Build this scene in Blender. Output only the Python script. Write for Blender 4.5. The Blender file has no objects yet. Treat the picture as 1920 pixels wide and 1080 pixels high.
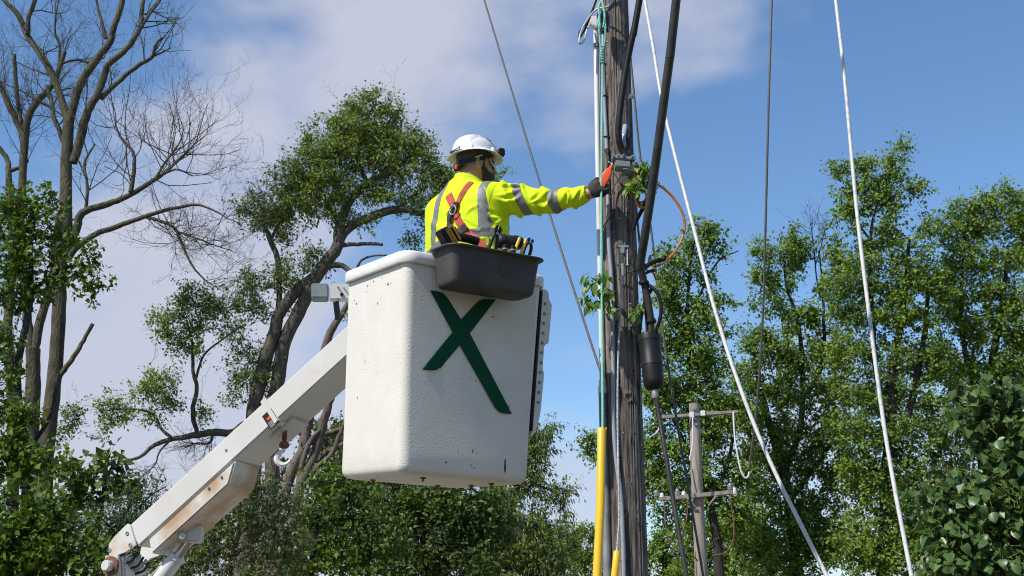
import bpy, bmesh, math, random
import numpy as np
from mathutils import Vector, Matrix
from mathutils.bvhtree import BVHTree

SC = bpy.context.scene
COL = SC.collection
random.seed(7)
RNG = np.random.default_rng(11)

# ------------------------------------------------------------------ camera, sky, sun, exposure
FPX = 2400.0                      # focal length in photo pixels (photo 1920 wide)
PITCH = math.atan(732 / 2400.0)
CP, SP = math.cos(PITCH), math.sin(PITCH)
CAM = np.array([0.0, 0.0, 1.6])
cam = bpy.data.cameras.new('camera')
cam.sensor_width = 36.0
cam.lens = FPX / 1920 * 36
cam.clip_end = 4000
cam.clip_start = 0.05
cam.dof.use_dof = True
cam.dof.focus_distance = 6.9
cam.dof.aperture_fstop = 13
camo = bpy.data.objects.new('camera', cam)
COL.objects.link(camo)
camo.location = CAM
camo.rotation_euler = (math.pi / 2 + PITCH, 0, 0)
SC.camera = camo

SUN_AZ = math.atan2(-0.779, -0.627)          # from +Y, clockwise
SUN_EL = math.radians(48)
SUN_DIR = Vector((math.sin(SUN_AZ) * math.cos(SUN_EL), math.cos(SUN_AZ) * math.cos(SUN_EL), math.sin(SUN_EL)))
sun = bpy.data.lights.new('sun', 'SUN')
sun.energy = 4.6
sun.angle = math.radians(0.5)
sun.color = (1.0, 0.95, 0.87)
suno = bpy.data.objects.new('sun', sun)
COL.objects.link(suno)
suno.rotation_euler = SUN_DIR.to_track_quat('Z', 'Y').to_euler()

SC.view_settings.view_transform = 'Standard'
SC.view_settings.look = 'None'
SC.view_settings.exposure = 0.18
SC.view_settings.gamma = 1.0
SC.cycles.max_bounces = 7
SC.cycles.diffuse_bounces = 3
SC.cycles.glossy_bounces = 3
SC.cycles.transmission_bounces = 5
SC.cycles.transparent_max_bounces = 8
SC.cycles.use_denoising = True
SC.cycles.filter_width = 1.05
SC.cycles.sample_clamp_indirect = 6


def raydir(px, py):
    u, v = (px - 960) / FPX, (540 - py) / FPX
    return np.array([u, CP - v * SP, SP + v * CP])


def W(px, py, Y):
    """world point seen at photo pixel (px, py), standing Y metres in front of the camera"""
    d = raydir(px, py)
    return CAM + d * (Y / d[1])


def DEP(p):
    return (p[1] - CAM[1]) * CP + (p[2] - CAM[2]) * SP


def RP(rpx, Y, py=540):
    """radius in metres of something rpx photo pixels thick (half width) at Y"""
    return rpx * DEP(W(960, py, Y)) / FPX


def make_world():
    w = bpy.data.worlds.new('World')
    SC.world = w
    w.use_nodes = True
    nt = w.node_tree
    N, L = nt.nodes, nt.links
    bg = N['Background']
    sky = N.new('ShaderNodeTexSky')
    sky.sky_type = 'NISHITA'
    sky.sun_disc = False
    sky.sun_elevation = SUN_EL
    sky.sun_rotation = SUN_AZ
    sky.altitude = 200
    sky.air_density = 1.0
    sky.dust_density = 0.1
    sky.ozone_density = 2.5
    tc = N.new('ShaderNodeTexCoord')
    # soft cloud sheet: broad noise over the whole sky plus the banks seen in the picture
    nrm = N.new('ShaderNodeVectorMath'); nrm.operation = 'NORMALIZE'
    L.new(tc.outputs['Generated'], nrm.inputs[0])
    mp = N.new('ShaderNodeMapping'); mp.inputs['Scale'].default_value = (1.0, 1.0, 1.6)
    mp.inputs['Location'].default_value = (0.35, 0.1, 0.7)
    L.new(nrm.outputs[0], mp.inputs['Vector'])
    nz = N.new('ShaderNodeTexNoise'); nz.inputs['Scale'].default_value = 4.2
    nz.inputs['Detail'].default_value = 6; nz.inputs['Roughness'].default_value = 0.5
    nz.inputs['Distortion'].default_value = 0.25
    L.new(mp.outputs[0], nz.inputs['Vector'])
    nz2 = N.new('ShaderNodeTexNoise'); nz2.inputs['Scale'].default_value = 13
    nz2.inputs['Detail'].default_value = 5; nz2.inputs['Roughness'].default_value = 0.45
    L.new(mp.outputs[0], nz2.inputs['Vector'])

    def mth(op, a, b=None, clamp=False):
        m = N.new('ShaderNodeMath'); m.operation = op; m.use_clamp = clamp
        for i, v in enumerate((a, b)):
            if v is None: continue
            if isinstance(v, (int, float)): m.inputs[i].default_value = v
            else: L.new(v, m.inputs[i])
        return m.outputs[0]

    acc = mth('ADD', mth('MULTIPLY', mth('SUBTRACT', nz.outputs['Fac'], 0.5), 2.1),
              mth('MULTIPLY', mth('SUBTRACT', nz2.outputs['Fac'], 0.5), 1.35))
    acc = mth('ADD', acc, -0.12)
    banks = [(640, 120, 330, .62), (300, 420, 320, .58), (1240, 40, 260, .60), (400, 760, 380, .62), (880, 60, 240, .45),
             (1080, 950, 190, .5), (60, 60, 240, -.55), (1000, 400, 170, -.22), (1640, 300, 420, -.6), (130, 330, 200, .1),
             (1650, 800, 330, .35), (1300, 330, 200, -.3), (950, 650, 200, -.1)]
    for (bx, by, br, amp) in banks:
        d = raydir(bx, by); d = d / np.linalg.norm(d)
        vm = N.new('ShaderNodeVectorMath'); vm.operation = 'DISTANCE'
        L.new(nrm.outputs[0], vm.inputs[0]); vm.inputs[1].default_value = tuple(d)
        mr = N.new('ShaderNodeMapRange'); mr.interpolation_type = 'SMOOTHERSTEP'
        mr.inputs['From Min'].default_value = br * 1.5 / FPX; mr.inputs['From Max'].default_value = 0
        mr.inputs['To Min'].default_value = 0; mr.inputs['To Max'].default_value = amp
        L.new(vm.outputs['Value'], mr.inputs['Value'])
        acc = mth('ADD', acc, mr.outputs['Result'])
    sx = N.new('ShaderNodeSeparateXYZ'); L.new(nrm.outputs[0], sx.inputs[0])
    hz = N.new('ShaderNodeMapRange'); hz.interpolation_type = 'SMOOTHSTEP'      # cloud thickens toward the horizon all round
    hz.inputs['From Min'].default_value = 0.36; hz.inputs['From Max'].default_value = 0.08
    hz.inputs['To Min'].default_value = 0; hz.inputs['To Max'].default_value = 0.55
    L.new(sx.outputs['Z'], hz.inputs['Value'])
    acc = mth('ADD', acc, hz.outputs['Result'])
    ms = N.new('ShaderNodeMapRange'); ms.interpolation_type = 'SMOOTHSTEP'
    ms.inputs['From Min'].default_value = -0.12; ms.inputs['From Max'].default_value = 0.85
    ms.inputs['To Min'].default_value = 0.0; ms.inputs['To Max'].default_value = 0.92
    L.new(acc, ms.inputs['Value'])
    # clear sky, a little deeper in tone like the photograph
    hs = N.new('ShaderNodeHueSaturation'); hs.inputs['Saturation'].default_value = SKY_SAT
    hs.inputs['Value'].default_value = SKY_VAL
    L.new(sky.outputs[0], hs.inputs['Color'])
    mix = N.new('ShaderNodeMix'); mix.data_type = 'RGBA'
    L.new(ms.outputs['Result'], mix.inputs['Factor'])
    L.new(hs.outputs[0], mix.inputs[6])
    mix.inputs[7].default_value = CLOUD_COL
    L.new(mix.outputs[2], bg.inputs['Color'])
    bg.inputs['Strength'].default_value = SKY_STR


SKY_STR = 0.15
SKY_SAT = 1.12
SKY_VAL = 1.0
CLOUD_COL = (3.5, 3.62, 4.3, 1)
make_world()


# ------------------------------------------------------------------ materials
def new_mat(name):
    m = bpy.data.materials.new(name)
    m.use_nodes = True
    nt = m.node_tree
    return m, nt, nt.nodes, nt.links, nt.nodes['Principled BSDF']


def mat(name, c1, c2=None, rough=0.5, metal=0.0, scale=8.0, stretch=(1, 1, 1), detail=5, bump=0.0, bscale=None, bdist=0.01,
        lo=0.35, hi=0.65, spec=0.5, stain=None, stain_scale=3.0, stain_lo=0.58, stain_hi=0.75, coat=0.0, rough2=None, bstretch=None):
    m, nt, N, L, b = new_mat(name)
    b.inputs['Roughness'].default_value = rough
    b.inputs['Metallic'].default_value = metal
    b.inputs['Specular IOR Level'].default_value = spec
    b.inputs['Coat Weight'].default_value = coat
    tc = N.new('ShaderNodeTexCoord')
    mp = N.new('ShaderNodeMapping'); mp.inputs['Scale'].default_value = stretch
    L.new(tc.outputs['Object'], mp.inputs['Vector'])
    nz = N.new('ShaderNodeTexNoise'); nz.inputs['Scale'].default_value = scale; nz.inputs['Detail'].default_value = detail
    L.new(mp.outputs[0], nz.inputs['Vector'])
    col = None
    c2 = c2 or tuple(x * 0.85 for x in c1)
    rp = N.new('ShaderNodeValToRGB')
    rp.color_ramp.elements[0].position = lo; rp.color_ramp.elements[0].color = (*c2, 1)
    rp.color_ramp.elements[1].position = hi; rp.color_ramp.elements[1].color = (*c1, 1)
    L.new(nz.outputs['Fac'], rp.inputs['Fac'])
    out = rp.outputs['Color']
    if stain:
        n2 = N.new('ShaderNodeTexNoise'); n2.inputs['Scale'].default_value = stain_scale; n2.inputs['Detail'].default_value = 8
        n2.inputs['Roughness'].default_value = 0.65
        L.new(tc.outputs['Object'], n2.inputs['Vector'])
        r2 = N.new('ShaderNodeMapRange'); r2.inputs['From Min'].default_value = stain_lo; r2.inputs['From Max'].default_value = stain_hi
        r2.inputs['To Max'].default_value = 0.8
        L.new(n2.outputs['Fac'], r2.inputs['Value'])
        mx = N.new('ShaderNodeMix'); mx.data_type = 'RGBA'
        L.new(r2.outputs['Result'], mx.inputs['Factor']); L.new(out, mx.inputs[6]); mx.inputs[7].default_value = (*stain, 1)
        out = mx.outputs[2]
    L.new(out, b.inputs['Base Color'])
    if rough2 is not None:
        r3 = N.new('ShaderNodeMapRange'); r3.inputs['To Min'].default_value = rough; r3.inputs['To Max'].default_value = rough2
        L.new(nz.outputs['Fac'], r3.inputs['Value']); L.new(r3.outputs['Result'], b.inputs['Roughness'])
    if bump:
        mp2 = N.new('ShaderNodeMapping'); mp2.inputs['Scale'].default_value = bstretch or stretch
        L.new(tc.outputs['Object'], mp2.inputs['Vector'])
        nb = N.new('ShaderNodeTexNoise'); nb.inputs['Scale'].default_value = bscale or scale * 2; nb.inputs['Detail'].default_value = 4
        L.new(mp2.outputs[0], nb.inputs['Vector'])
        bp = N.new('ShaderNodeBump'); bp.inputs['Strength'].default_value = bump; bp.inputs['Distance'].default_value = bdist
        L.new(nb.outputs['Fac'], bp.inputs['Height']); L.new(bp.outputs[0], b.inputs['Normal'])
    return m


def leaf_mat(name, cols, trans=0.35, rough=0.45):
    """leaves: hue varies leaf by leaf, light passes through the blade"""
    m, nt, N, L, b = new_mat(name)
    g = N.new('ShaderNodeNewGeometry')
    rp = N.new('ShaderNodeValToRGB')
    els = rp.color_ramp.elements
    while len(els) < len(cols): els.new(0.5)
    for i, c in enumerate(cols):
        els[i].position = i / (len(cols) - 1); els[i].color = (*c, 1)
    L.new(g.outputs['Random Per Island'], rp.inputs['Fac'])
    # sprays differ in hue across the crown: young yellow-green shoots, older deep green
    tc = N.new('ShaderNodeTexCoord'); nz = N.new('ShaderNodeTexNoise'); nz.inputs['Scale'].default_value = 1.1; nz.inputs['Detail'].default_value = 3
    L.new(tc.outputs['Object'], nz.inputs['Vector'])
    vr = N.new('ShaderNodeValToRGB'); vr.color_ramp.elements[0].position = 0.36; vr.color_ramp.elements[0].color = (0.62, 0.72, 0.85, 1)
    vr.color_ramp.elements[1].position = 0.64; vr.color_ramp.elements[1].color = (1.0, 1.0, 0.75, 1)
    e_ = vr.color_ramp.elements.new(0.5); e_.color = (0.88, 0.92, 0.9, 1)
    L.new(nz.outputs['Fac'], vr.inputs['Fac'])
    vm_ = N.new('ShaderNodeMix'); vm_.data_type = 'RGBA'; vm_.blend_type = 'MULTIPLY'; vm_.inputs['Factor'].default_value = 1
    L.new(rp.outputs[0], vm_.inputs[6]); L.new(vr.outputs[0], vm_.inputs[7])
    gain = N.new('ShaderNodeMix'); gain.data_type = 'RGBA'; gain.blend_type = 'MULTIPLY'; gain.inputs['Factor'].default_value = 1
    L.new(vm_.outputs[2], gain.inputs[6]); gain.inputs[7].default_value = (1.2, 1.17, 1.1, 1)
    leafcol = gain.outputs[2]
    L.new(leafcol, b.inputs['Base Color'])
    b.inputs['Roughness'].default_value = rough
    b.inputs['Specular IOR Level'].default_value = 0.35
    tr = N.new('ShaderNodeBsdfTranslucent')
    mul = N.new('ShaderNodeMix'); mul.data_type = 'RGBA'; mul.blend_type = 'MULTIPLY'; mul.inputs['Factor'].default_value = 1
    L.new(leafcol, mul.inputs[6]); mul.inputs[7].default_value = (1.5, 1.6, 0.6, 1)
    L.new(mul.outputs[2], tr.inputs['Color'])
    ms = N.new('ShaderNodeMixShader'); ms.inputs[0].default_value = trans
    L.new(b.outputs[0], ms.inputs[1]); L.new(tr.outputs[0], ms.inputs[2])
    L.new(ms.outputs[0], N['Material Output'].inputs['Surface'])
    return m


# ------------------------------------------------------------------ mesh helpers
def root_of(o):
    while o.parent: o = o.parent
    return o


def link_mesh(name, co, faces, material, parent=None, smooth=False, loc=None):
    me = bpy.data.meshes.new(name)
    co = np.asarray(co, dtype=float)
    base = np.array(root_of(parent).location) if parent else (np.array(loc) if loc is not None else np.zeros(3))
    me.from_pydata((co - base).tolist(), [], faces)
    me.update()
    if smooth: me.polygons.foreach_set('use_smooth', [True] * len(me.polygons))
    o = bpy.data.objects.new(name, me)
    COL.objects.link(o)
    if parent: o.parent = parent
    elif loc is not None: o.location = loc
    if isinstance(material, (list, tuple)):
        for m in material: me.materials.append(m)
    elif material: me.materials.append(material)
    return o


def link_np(name, co, tri, material, parent=None, smooth=False):
    """fast path for large arrays of triangles (n,3) or quads (n,4)"""
    me = bpy.data.meshes.new(name)
    base = np.array(root_of(parent).location) if parent else np.zeros(3)
    co = (np.asarray(co) - base).astype(np.float32)
    k = tri.shape[1]
    me.vertices.add(len(co)); me.vertices.foreach_set('co', co.ravel())
    me.loops.add(tri.size); me.loops.foreach_set('vertex_index', tri.astype(np.int32).ravel())
    me.polygons.add(len(tri)); me.polygons.foreach_set('loop_start', np.arange(0, tri.size, k, dtype=np.int32))
    me.polygons.foreach_set('use_smooth', np.full(len(tri), smooth))
    me.update(calc_edges=True); me.validate()
    o = bpy.data.objects.new(name, me)
    COL.objects.link(o)
    if parent: o.parent = parent
    if material: me.materials.append(material)
    return o


def tag(o, label=None, cat=None, group=None, kind=None):
    if label: o['label'] = label
    if cat: o['category'] = cat
    if group: o['group'] = group
    if kind: o['kind'] = kind
    return o


def thing(name, label, cat, loc, group=None):
    o = bpy.data.objects.new(name, None)
    COL.objects.link(o)
    o.location = tuple(float(v) for v in loc)
    o.empty_display_size = 0.1
    return tag(o, label, cat, group)


def inst(mesh, name, parent, M, material=None):
    """an object that shares mesh data, placed by a world matrix under a part"""
    o = bpy.data.objects.new(name, mesh)
    COL.objects.link(o)
    if parent:
        o.parent = parent
        M = Matrix.Translation(-Vector(root_of(parent).location)) @ M
    o.matrix_basis = M
    return o


def frame(p, z, x=None, s=1.0):
    """matrix at p whose Z axis follows z"""
    z = Vector(z).normalized()
    x = Vector(x) if x is not None else (Vector((1, 0, 0)) if abs(z.x) < 0.9 else Vector((0, 1, 0)))
    x = (x - z * x.dot(z)).normalized()
    y = z.cross(x)
    M = Matrix(((x.x, y.x, z.x, p[0]), (x.y, y.y, z.y, p[1]), (x.z, y.z, z.z, p[2]), (0, 0, 0, 1)))
    return M @ Matrix.Scale(s, 4)


def catmull(pts, n):
    pts = np.asarray(pts, float)
    if len(pts) == 2:
        t = np.linspace(0, 1, n + 1)[:, None]
        return pts[0] * (1 - t) + pts[1] * t
    P = np.vstack([2 * pts[0] - pts[1], pts, 2 * pts[-1] - pts[-2]])
    out = []
    for i in range(1, len(P) - 2):
        p0, p1, p2, p3 = P[i - 1:i + 3]
        t = np.linspace(0, 1, n, endpoint=False)[:, None]
        out.append(0.5 * ((2 * p1) + (-p0 + p2) * t + (2 * p0 - 5 * p1 + 4 * p2 - p3) * t ** 2 + (-p0 + 3 * p1 - 3 * p2 + p3) * t ** 3))
    out.append(pts[-1:])
    return np.vstack(out)


def tube_arrays(pts, rad, sides=8, cap=True, off=0, ref=None):
    pts = np.asarray(pts, float); n = len(pts)
    rad = np.broadcast_to(np.asarray(rad, float), (n,))
    T = np.gradient(pts, axis=0)
    T /= np.linalg.norm(T, axis=1, keepdims=True) + 1e-12
    u = np.array([0.3, 0.9, 0.2]) if ref is None else np.array(ref, float)
    U = np.zeros((n, 3))
    for i in range(n):
        u = u - T[i] * u.dot(T[i]); l = np.linalg.norm(u)
        if l < 1e-6:
            u = np.cross(T[i], [0.1, 0.2, 1]); l = np.linalg.norm(u)
        u = u / l; U[i] = u
    V = np.cross(T, U)
    a = np.linspace(0, 2 * np.pi, sides, endpoint=False)
    co = pts[:, None, :] + rad[:, None, None] * (np.cos(a)[None, :, None] * U[:, None, :] + np.sin(a)[None, :, None] * V[:, None, :])
    co = co.reshape(-1, 3)
    faces = []
    for i in range(n - 1):
        for j in range(sides):
            k = (j + 1) % sides
            faces.append((off + i * sides + j, off + i * sides + k, off + (i + 1) * sides + k, off + (i + 1) * sides + j))
    if cap:
        faces.append(tuple(off + j for j in reversed(range(sides))))
        faces.append(tuple(off + (n - 1) * sides + j for j in range(sides)))
    return co, faces


class MB:
    """collects shapes that become ONE mesh"""
    def __init__(s): s.co = []; s.f = []; s.n = 0

    def add(s, co, faces):
        s.co.append(np.asarray(co, float)); s.f += [tuple(i + s.n for i in f) for f in faces]; s.n += len(co); return s

    def tube(s, pts, rad, sides=8, n=0, cap=True):
        if n:
            pts2 = catmull(pts, n)
            if not np.isscalar(rad): rad = np.interp(np.linspace(0, 1, len(pts2)), np.linspace(0, 1, len(rad)), rad)
            pts = pts2
        co, f = tube_arrays(pts, rad, sides, cap); return s.add(co, f)

    def box(s, c, ax, ay, az):
        """box about centre c with half-axis vectors"""
        c, ax, ay, az = (np.asarray(v, float) for v in (c, ax, ay, az))
        co = [c + i * ax + j * ay + k * az for k in (-1, 1) for j in (-1, 1) for i in (-1, 1)]
        return s.add(co, [(0, 2, 3, 1), (4, 5, 7, 6), (0, 1, 5, 4), (2, 6, 7, 3), (0, 4, 6, 2), (1, 3, 7, 5)])

    def prism(s, poly, d):
        """polygon of 3-D points extruded by vector d"""
        p = np.asarray(poly, float); n = len(p)
        co = np.vstack([p, p + np.asarray(d, float)])
        return s.add(co, [tuple(reversed(range(n))), tuple(range(n, 2 * n))] + [(i, (i + 1) % n, n + (i + 1) % n, n + i) for i in range(n)])

    def lathe(s, prof, M, sides=24):
        """(r, z) profile turned about Z of matrix M"""
        a = np.linspace(0, 2 * np.pi, sides, endpoint=False)
        co = np.array([[r * math.cos(t), r * math.sin(t), z] for (r, z) in prof for t in a])
        R = np.array(M)
        co = co @ R[:3, :3].T + R[:3, 3]
        f = []
        for i in range(len(prof) - 1):
            for j in range(sides):
                k = (j + 1) % sides
                f.append((i * sides + j, i * sides + k, (i + 1) * sides + k, (i + 1) * sides + j))
        f.append(tuple(reversed(range(sides)))); f.append(tuple((len(prof) - 1) * sides + j for j in range(sides)))
        return s.add(co, f)

    def loft(s, loops, cap0=True, cap1=True):
        n = len(loops[0])
        co = np.vstack(loops); f = []
        for i in range(len(loops) - 1):
            for j in range(n):
                k = (j + 1) % n
                f.append((i * n + j, i * n + k, (i + 1) * n + k, (i + 1) * n + j))
        if cap0: f.append(tuple(reversed(range(n))))
        if cap1: f.append(tuple((len(loops) - 1) * n + j for j in range(n)))
        return s.add(co, f)

    def build(s, name, material, parent=None, smooth=False, bevel=0, seg=2, loc=None, angle=35):
        o = link_mesh(name, np.vstack(s.co), s.f, material, parent, smooth or bool(bevel), loc)
        bm = bmesh.new(); bm.from_mesh(o.data); bmesh.ops.recalc_face_normals(bm, faces=bm.faces)
        if bevel:
            es = [e for e in bm.edges if len(e.link_faces) == 2 and e.calc_face_angle(0) > math.radians(30)]
            bmesh.ops.bevel(bm, geom=es, offset=bevel, segments=seg, affect='EDGES', clamp_overlap=True)
        if smooth or bevel:
            for e in bm.edges:
                if len(e.link_faces) == 2 and e.calc_face_angle(0) > math.radians(angle): e.smooth = False
        bm.to_mesh(o.data); bm.free()
        return o


def rrect(a, b, r, n=6):
    """rounded rectangle loop, half sizes a, b"""
    r = min(r, a * 0.99, b * 0.99)
    out = []
    for (sx, sy, a0) in ((1, 1, 0), (-1, 1, 90), (-1, -1, 180), (1, -1, 270)):
        for i in range(n + 1):
            t = math.radians(a0 + 90 * i / n)
            out.append((sx * (a - r) + r * math.cos(t), sy * (b - r) + r * math.sin(t)))
    return np.array(out)


def unit(v):
    v = np.asarray(v, float); return v / np.linalg.norm(v)


# ------------------------------------------------------------------ ground
M_grass = mat('ground_grass', (0.11, 0.095, 0.045), (0.155, 0.118, 0.068), rough=0.9, scale=1.3, detail=8, bump=0.6, bscale=18, bdist=0.05)
M_asphalt = mat('asphalt', (0.085, 0.076, 0.064), (0.06, 0.054, 0.046), rough=0.9, scale=30, bump=0.4, bscale=160, bdist=0.01)
M_concrete = mat('kerb_concrete', (0.36, 0.35, 0.32), (0.27, 0.26, 0.24), rough=0.85, scale=9, bump=0.3, bscale=80)
g = link_mesh('ground', [(-1500, -300, 0), (1500, -300, 0), (1500, 2500, 0), (-1500, 2500, 0)], [(0, 1, 2, 3)], M_grass)
tag(g, 'mown grass ground under the poles and trees', kind='structure')
rd = MB().box((0, 3.2, 0.0), (60, 0, 0), (0, 2.7, 0), (0, 0, 0.004)).build('road', M_asphalt)
tag(rd, 'grey asphalt road beside the pole', kind='structure')
kb = MB().box((0, 6.02, 0.05), (60, 0, 0), (0, 0.09, 0), (0, 0, 0.07)).build('kerb', M_concrete, bevel=0.015)
tag(kb, 'pale concrete kerb along the road', kind='structure')

# ------------------------------------------------------------------ shared materials
M_fiber = mat('white_fibreglass', (0.77, 0.73, 0.65), (0.72, 0.675, 0.585), rough=0.42, scale=5, bump=0.42, bscale=105, bdist=0.005, bstretch=(1, 1, 1.5),
              stain=(0.52, 0.46, 0.37), stain_scale=9, stain_lo=0.66, stain_hi=0.86)
M_rimw = mat('white_gelcoat', (0.80, 0.79, 0.76), (0.73, 0.71, 0.66), rough=0.38, scale=14, bump=0.12, bscale=60, bdist=0.004,
             stain=(0.42, 0.33, 0.24), stain_scale=22, stain_lo=0.66, stain_hi=0.80)
M_paintw = mat('white_boom_paint', (0.66, 0.645, 0.61), (0.60, 0.58, 0.53), rough=0.3, scale=3, detail=7,
               stain=(0.60, 0.42, 0.26), stain_scale=2.6, stain_lo=0.58, stain_hi=0.92, bump=0.05, bscale=30)
M_paintrust = mat('rust_streaked_white_paint', (0.66, 0.63, 0.58), (0.46, 0.29, 0.16), rough=0.4, scale=4, detail=8, lo=0.36, hi=0.56,
                  bump=0.08, bscale=40, stretch=(1, 1, 1))
M_rust = mat('rusty_iron', (0.22, 0.10, 0.05), (0.10, 0.05, 0.03), rough=0.8, scale=40, bump=0.3)
M_green = mat('green_vinyl', (0.004, 0.075, 0.035), (0.004, 0.065, 0.03), rough=0.6, spec=0.12, stain=(0.42, 0.43, 0.40), stain_scale=55, stain_lo=0.69, stain_hi=0.73, scale=20, bump=0.3, bscale=46, bdist=0.005)
M_dark = mat('black_rubber', (0.018, 0.018, 0.018), (0.01, 0.01, 0.01), rough=0.55, scale=30)
M_darkhole = mat('dark_interior', (0.012, 0.012, 0.012), rough=0.9)
M_steel = mat('galvanised_steel', (0.42, 0.43, 0.43), (0.30, 0.31, 0.31), rough=0.45, metal=0.6, scale=22, bump=0.05)
M_chrome = mat('chromed_rod', (0.65, 0.65, 0.66), rough=0.12, metal=1.0)
M_tub = mat('grey_tub_plastic', (0.078, 0.073, 0.071), (0.058, 0.054, 0.053), rough=0.55, spec=0.35, scale=9, detail=8, bump=0.06, bscale=200,
            stain=(0.12, 0.11, 0.10), stain_scale=30, stain_lo=0.62, stain_hi=0.75)
M_pvcw = mat('white_pvc', (0.74, 0.74, 0.75), (0.66, 0.66, 0.66), rough=0.35, scale=6)
M_pvcg = mat('grey_pvc', (0.34, 0.36, 0.40), (0.28, 0.30, 0.33), rough=0.4, scale=9)
M_galv = mat('weathered_steel_conduit', (0.33, 0.34, 0.34), (0.22, 0.21, 0.19), rough=0.5, metal=0.4, scale=12)
M_yellow = mat('yellow_plastic', (0.85, 0.52, 0.01), (0.80, 0.47, 0.01), rough=0.3, scale=5)
M_teal = mat('teal_rope', (0.26, 0.62, 0.47), (0.15, 0.46, 0.36), rough=0.6, scale=120, bump=0.5, bscale=260, bdist=0.003)
M_strand = mat('steel_strand', (0.50, 0.51, 0.52), (0.25, 0.26, 0.27), rough=0.4, metal=0.5, scale=180, bump=0.4, bscale=300)
M_porc = mat('brown_glazed_porcelain', (0.035, 0.014, 0.014), (0.025, 0.01, 0.01), rough=0.12, coat=0.5)
M_cable = mat('black_cable_jacket', (0.014, 0.014, 0.012), (0.008, 0.008, 0.007), rough=0.5, spec=0.25, scale=14, bump=0.12, bscale=60)
M_cableg = mat('weathered_grey_cable_jacket', (0.045, 0.045, 0.036), (0.024, 0.024, 0.02), rough=0.45, spec=0.35, scale=14, bump=0.15, bscale=50)
M_wire = mat('weathered_wire', (0.10, 0.09, 0.07), (0.06, 0.055, 0.045), rough=0.5, scale=40)
M_wirew = mat('white_weathered_sleeve', (0.62, 0.61, 0.59), (0.40, 0.39, 0.37), rough=0.5, scale=26, lo=0.3, hi=0.5, detail=8, bump=0.2)
M_orange = mat('orange_cable', (0.48, 0.155, 0.03), (0.36, 0.11, 0.02), rough=0.4, scale=30)
M_orangered = mat('orange_red_tool_plastic', (0.80, 0.10, 0.015), (0.72, 0.08, 0.01), rough=0.35)
M_alu = mat('cast_grey_housing', (0.27, 0.31, 0.31), (0.20, 0.235, 0.235), rough=0.45, metal=0.2, scale=30, bump=0.1)
M_wood = mat('weathered_pole_wood', (0.30, 0.255, 0.215), (0.075, 0.061, 0.053), rough=0.85, scale=5, stretch=(9, 9, 0.7), detail=9,
             lo=0.32, hi=0.70, bump=1.0, bscale=9, bstretch=(9, 9, 0.55), bdist=0.02, stain=(0.035, 0.027, 0.024), stain_scale=11, stain_lo=0.60, stain_hi=0.68)
def fine_grain(m, sc=(70, 70, 3.2), dist=0.006):
    """fine vertical checks over the broad grain: colour and relief"""
    N, L = m.node_tree.nodes, m.node_tree.links; b = N['Principled BSDF']
    tc = N.new('ShaderNodeTexCoord'); mp = N.new('ShaderNodeMapping'); mp.inputs['Scale'].default_value = sc
    L.new(tc.outputs['Object'], mp.inputs['Vector'])
    nz = N.new('ShaderNodeTexNoise'); nz.inputs['Scale'].default_value = 1.6; nz.inputs['Detail'].default_value = 6; nz.inputs['Roughness'].default_value = 0.7
    L.new(mp.outputs[0], nz.inputs['Vector'])
    r = N.new('ShaderNodeMapRange'); r.inputs['From Min'].default_value = 0.36; r.inputs['From Max'].default_value = 0.58; r.inputs['To Min'].default_value = 0.42; r.inputs['To Max'].default_value = 1.12
    L.new(nz.outputs['Fac'], r.inputs['Value'])
    src = b.inputs['Base Color'].links[0].from_socket
    mx = N.new('ShaderNodeMix'); mx.data_type = 'RGBA'; mx.blend_type = 'MULTIPLY'; mx.inputs['Factor'].default_value = 1
    L.new(src, mx.inputs[6]); cb = N.new('ShaderNodeCombineColor')
    for i in range(3): L.new(r.outputs['Result'], cb.inputs[i])
    L.new(cb.outputs[0], mx.inputs[7]); L.new(mx.outputs[2], b.inputs['Base Color'])
    bp = N.new('ShaderNodeBump'); bp.inputs['Strength'].default_value = 0.8; bp.inputs['Distance'].default_value = dist
    old = b.inputs['Normal'].links[0].from_socket
    L.new(old, bp.inputs['Normal']); L.new(nz.outputs['Fac'], bp.inputs['Height']); L.new(bp.outputs[0], b.inputs['Normal'])
fine_grain(M_wood)
M_woodg = mat('grey_pole_wood', (0.36, 0.31, 0.26), (0.20, 0.17, 0.14), rough=0.85, scale=3, stretch=(8, 8, 0.6), detail=8, bump=0.6, bscale=6)
M_black = mat('black_plastic', (0.014, 0.014, 0.014), (0.009, 0.009, 0.009), rough=0.5, spec=0.3)
M_toolyel = mat('yellow_tool_plastic', (0.75, 0.36, 0.015), (0.68, 0.32, 0.01), rough=0.4)
M_white = mat('white_plastic', (0.8, 0.8, 0.8), rough=0.35)

# ------------------------------------------------------------------ bucket truck: boom, bucket, cylinder, hook
BO = np.array([-0.4014 - 0.006, 6.5581 + 0.0095, 2.5633])
def _rot():
    yaw, ax, ay = 0.5793, 0.0876, -0.0056
    R = Matrix.Rotation(yaw, 3, 'Z') @ Matrix.Rotation(ax, 3, 'X') @ Matrix.Rotation(ay, 3, 'Y')
    return np.array(R)
BM = _rot()
BW, BD, BH = 0.8668, 0.7270, 1.0941
def BK(p):
    return np.asarray(p, float) @ BM.T + BO
def BKv(v):
    return np.asarray(v, float) @ BM.T
LIP = 0.024
def half(z):
    t = z / BH
    k = 0.008 * math.exp(-(z / 0.19) ** 2)      # slight bell toward the foot
    return (BW - 0.1353) / 2 * (1 - t) + (BW / 2 - LIP) * t, (BD - 0.056) / 2 * (1 - t) + (BD / 2 - LIP) * t + k
def bloop(a, b, z, r): return BK(np.c_[rrect(a, b, r, 8), np.full(36, z)])

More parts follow.
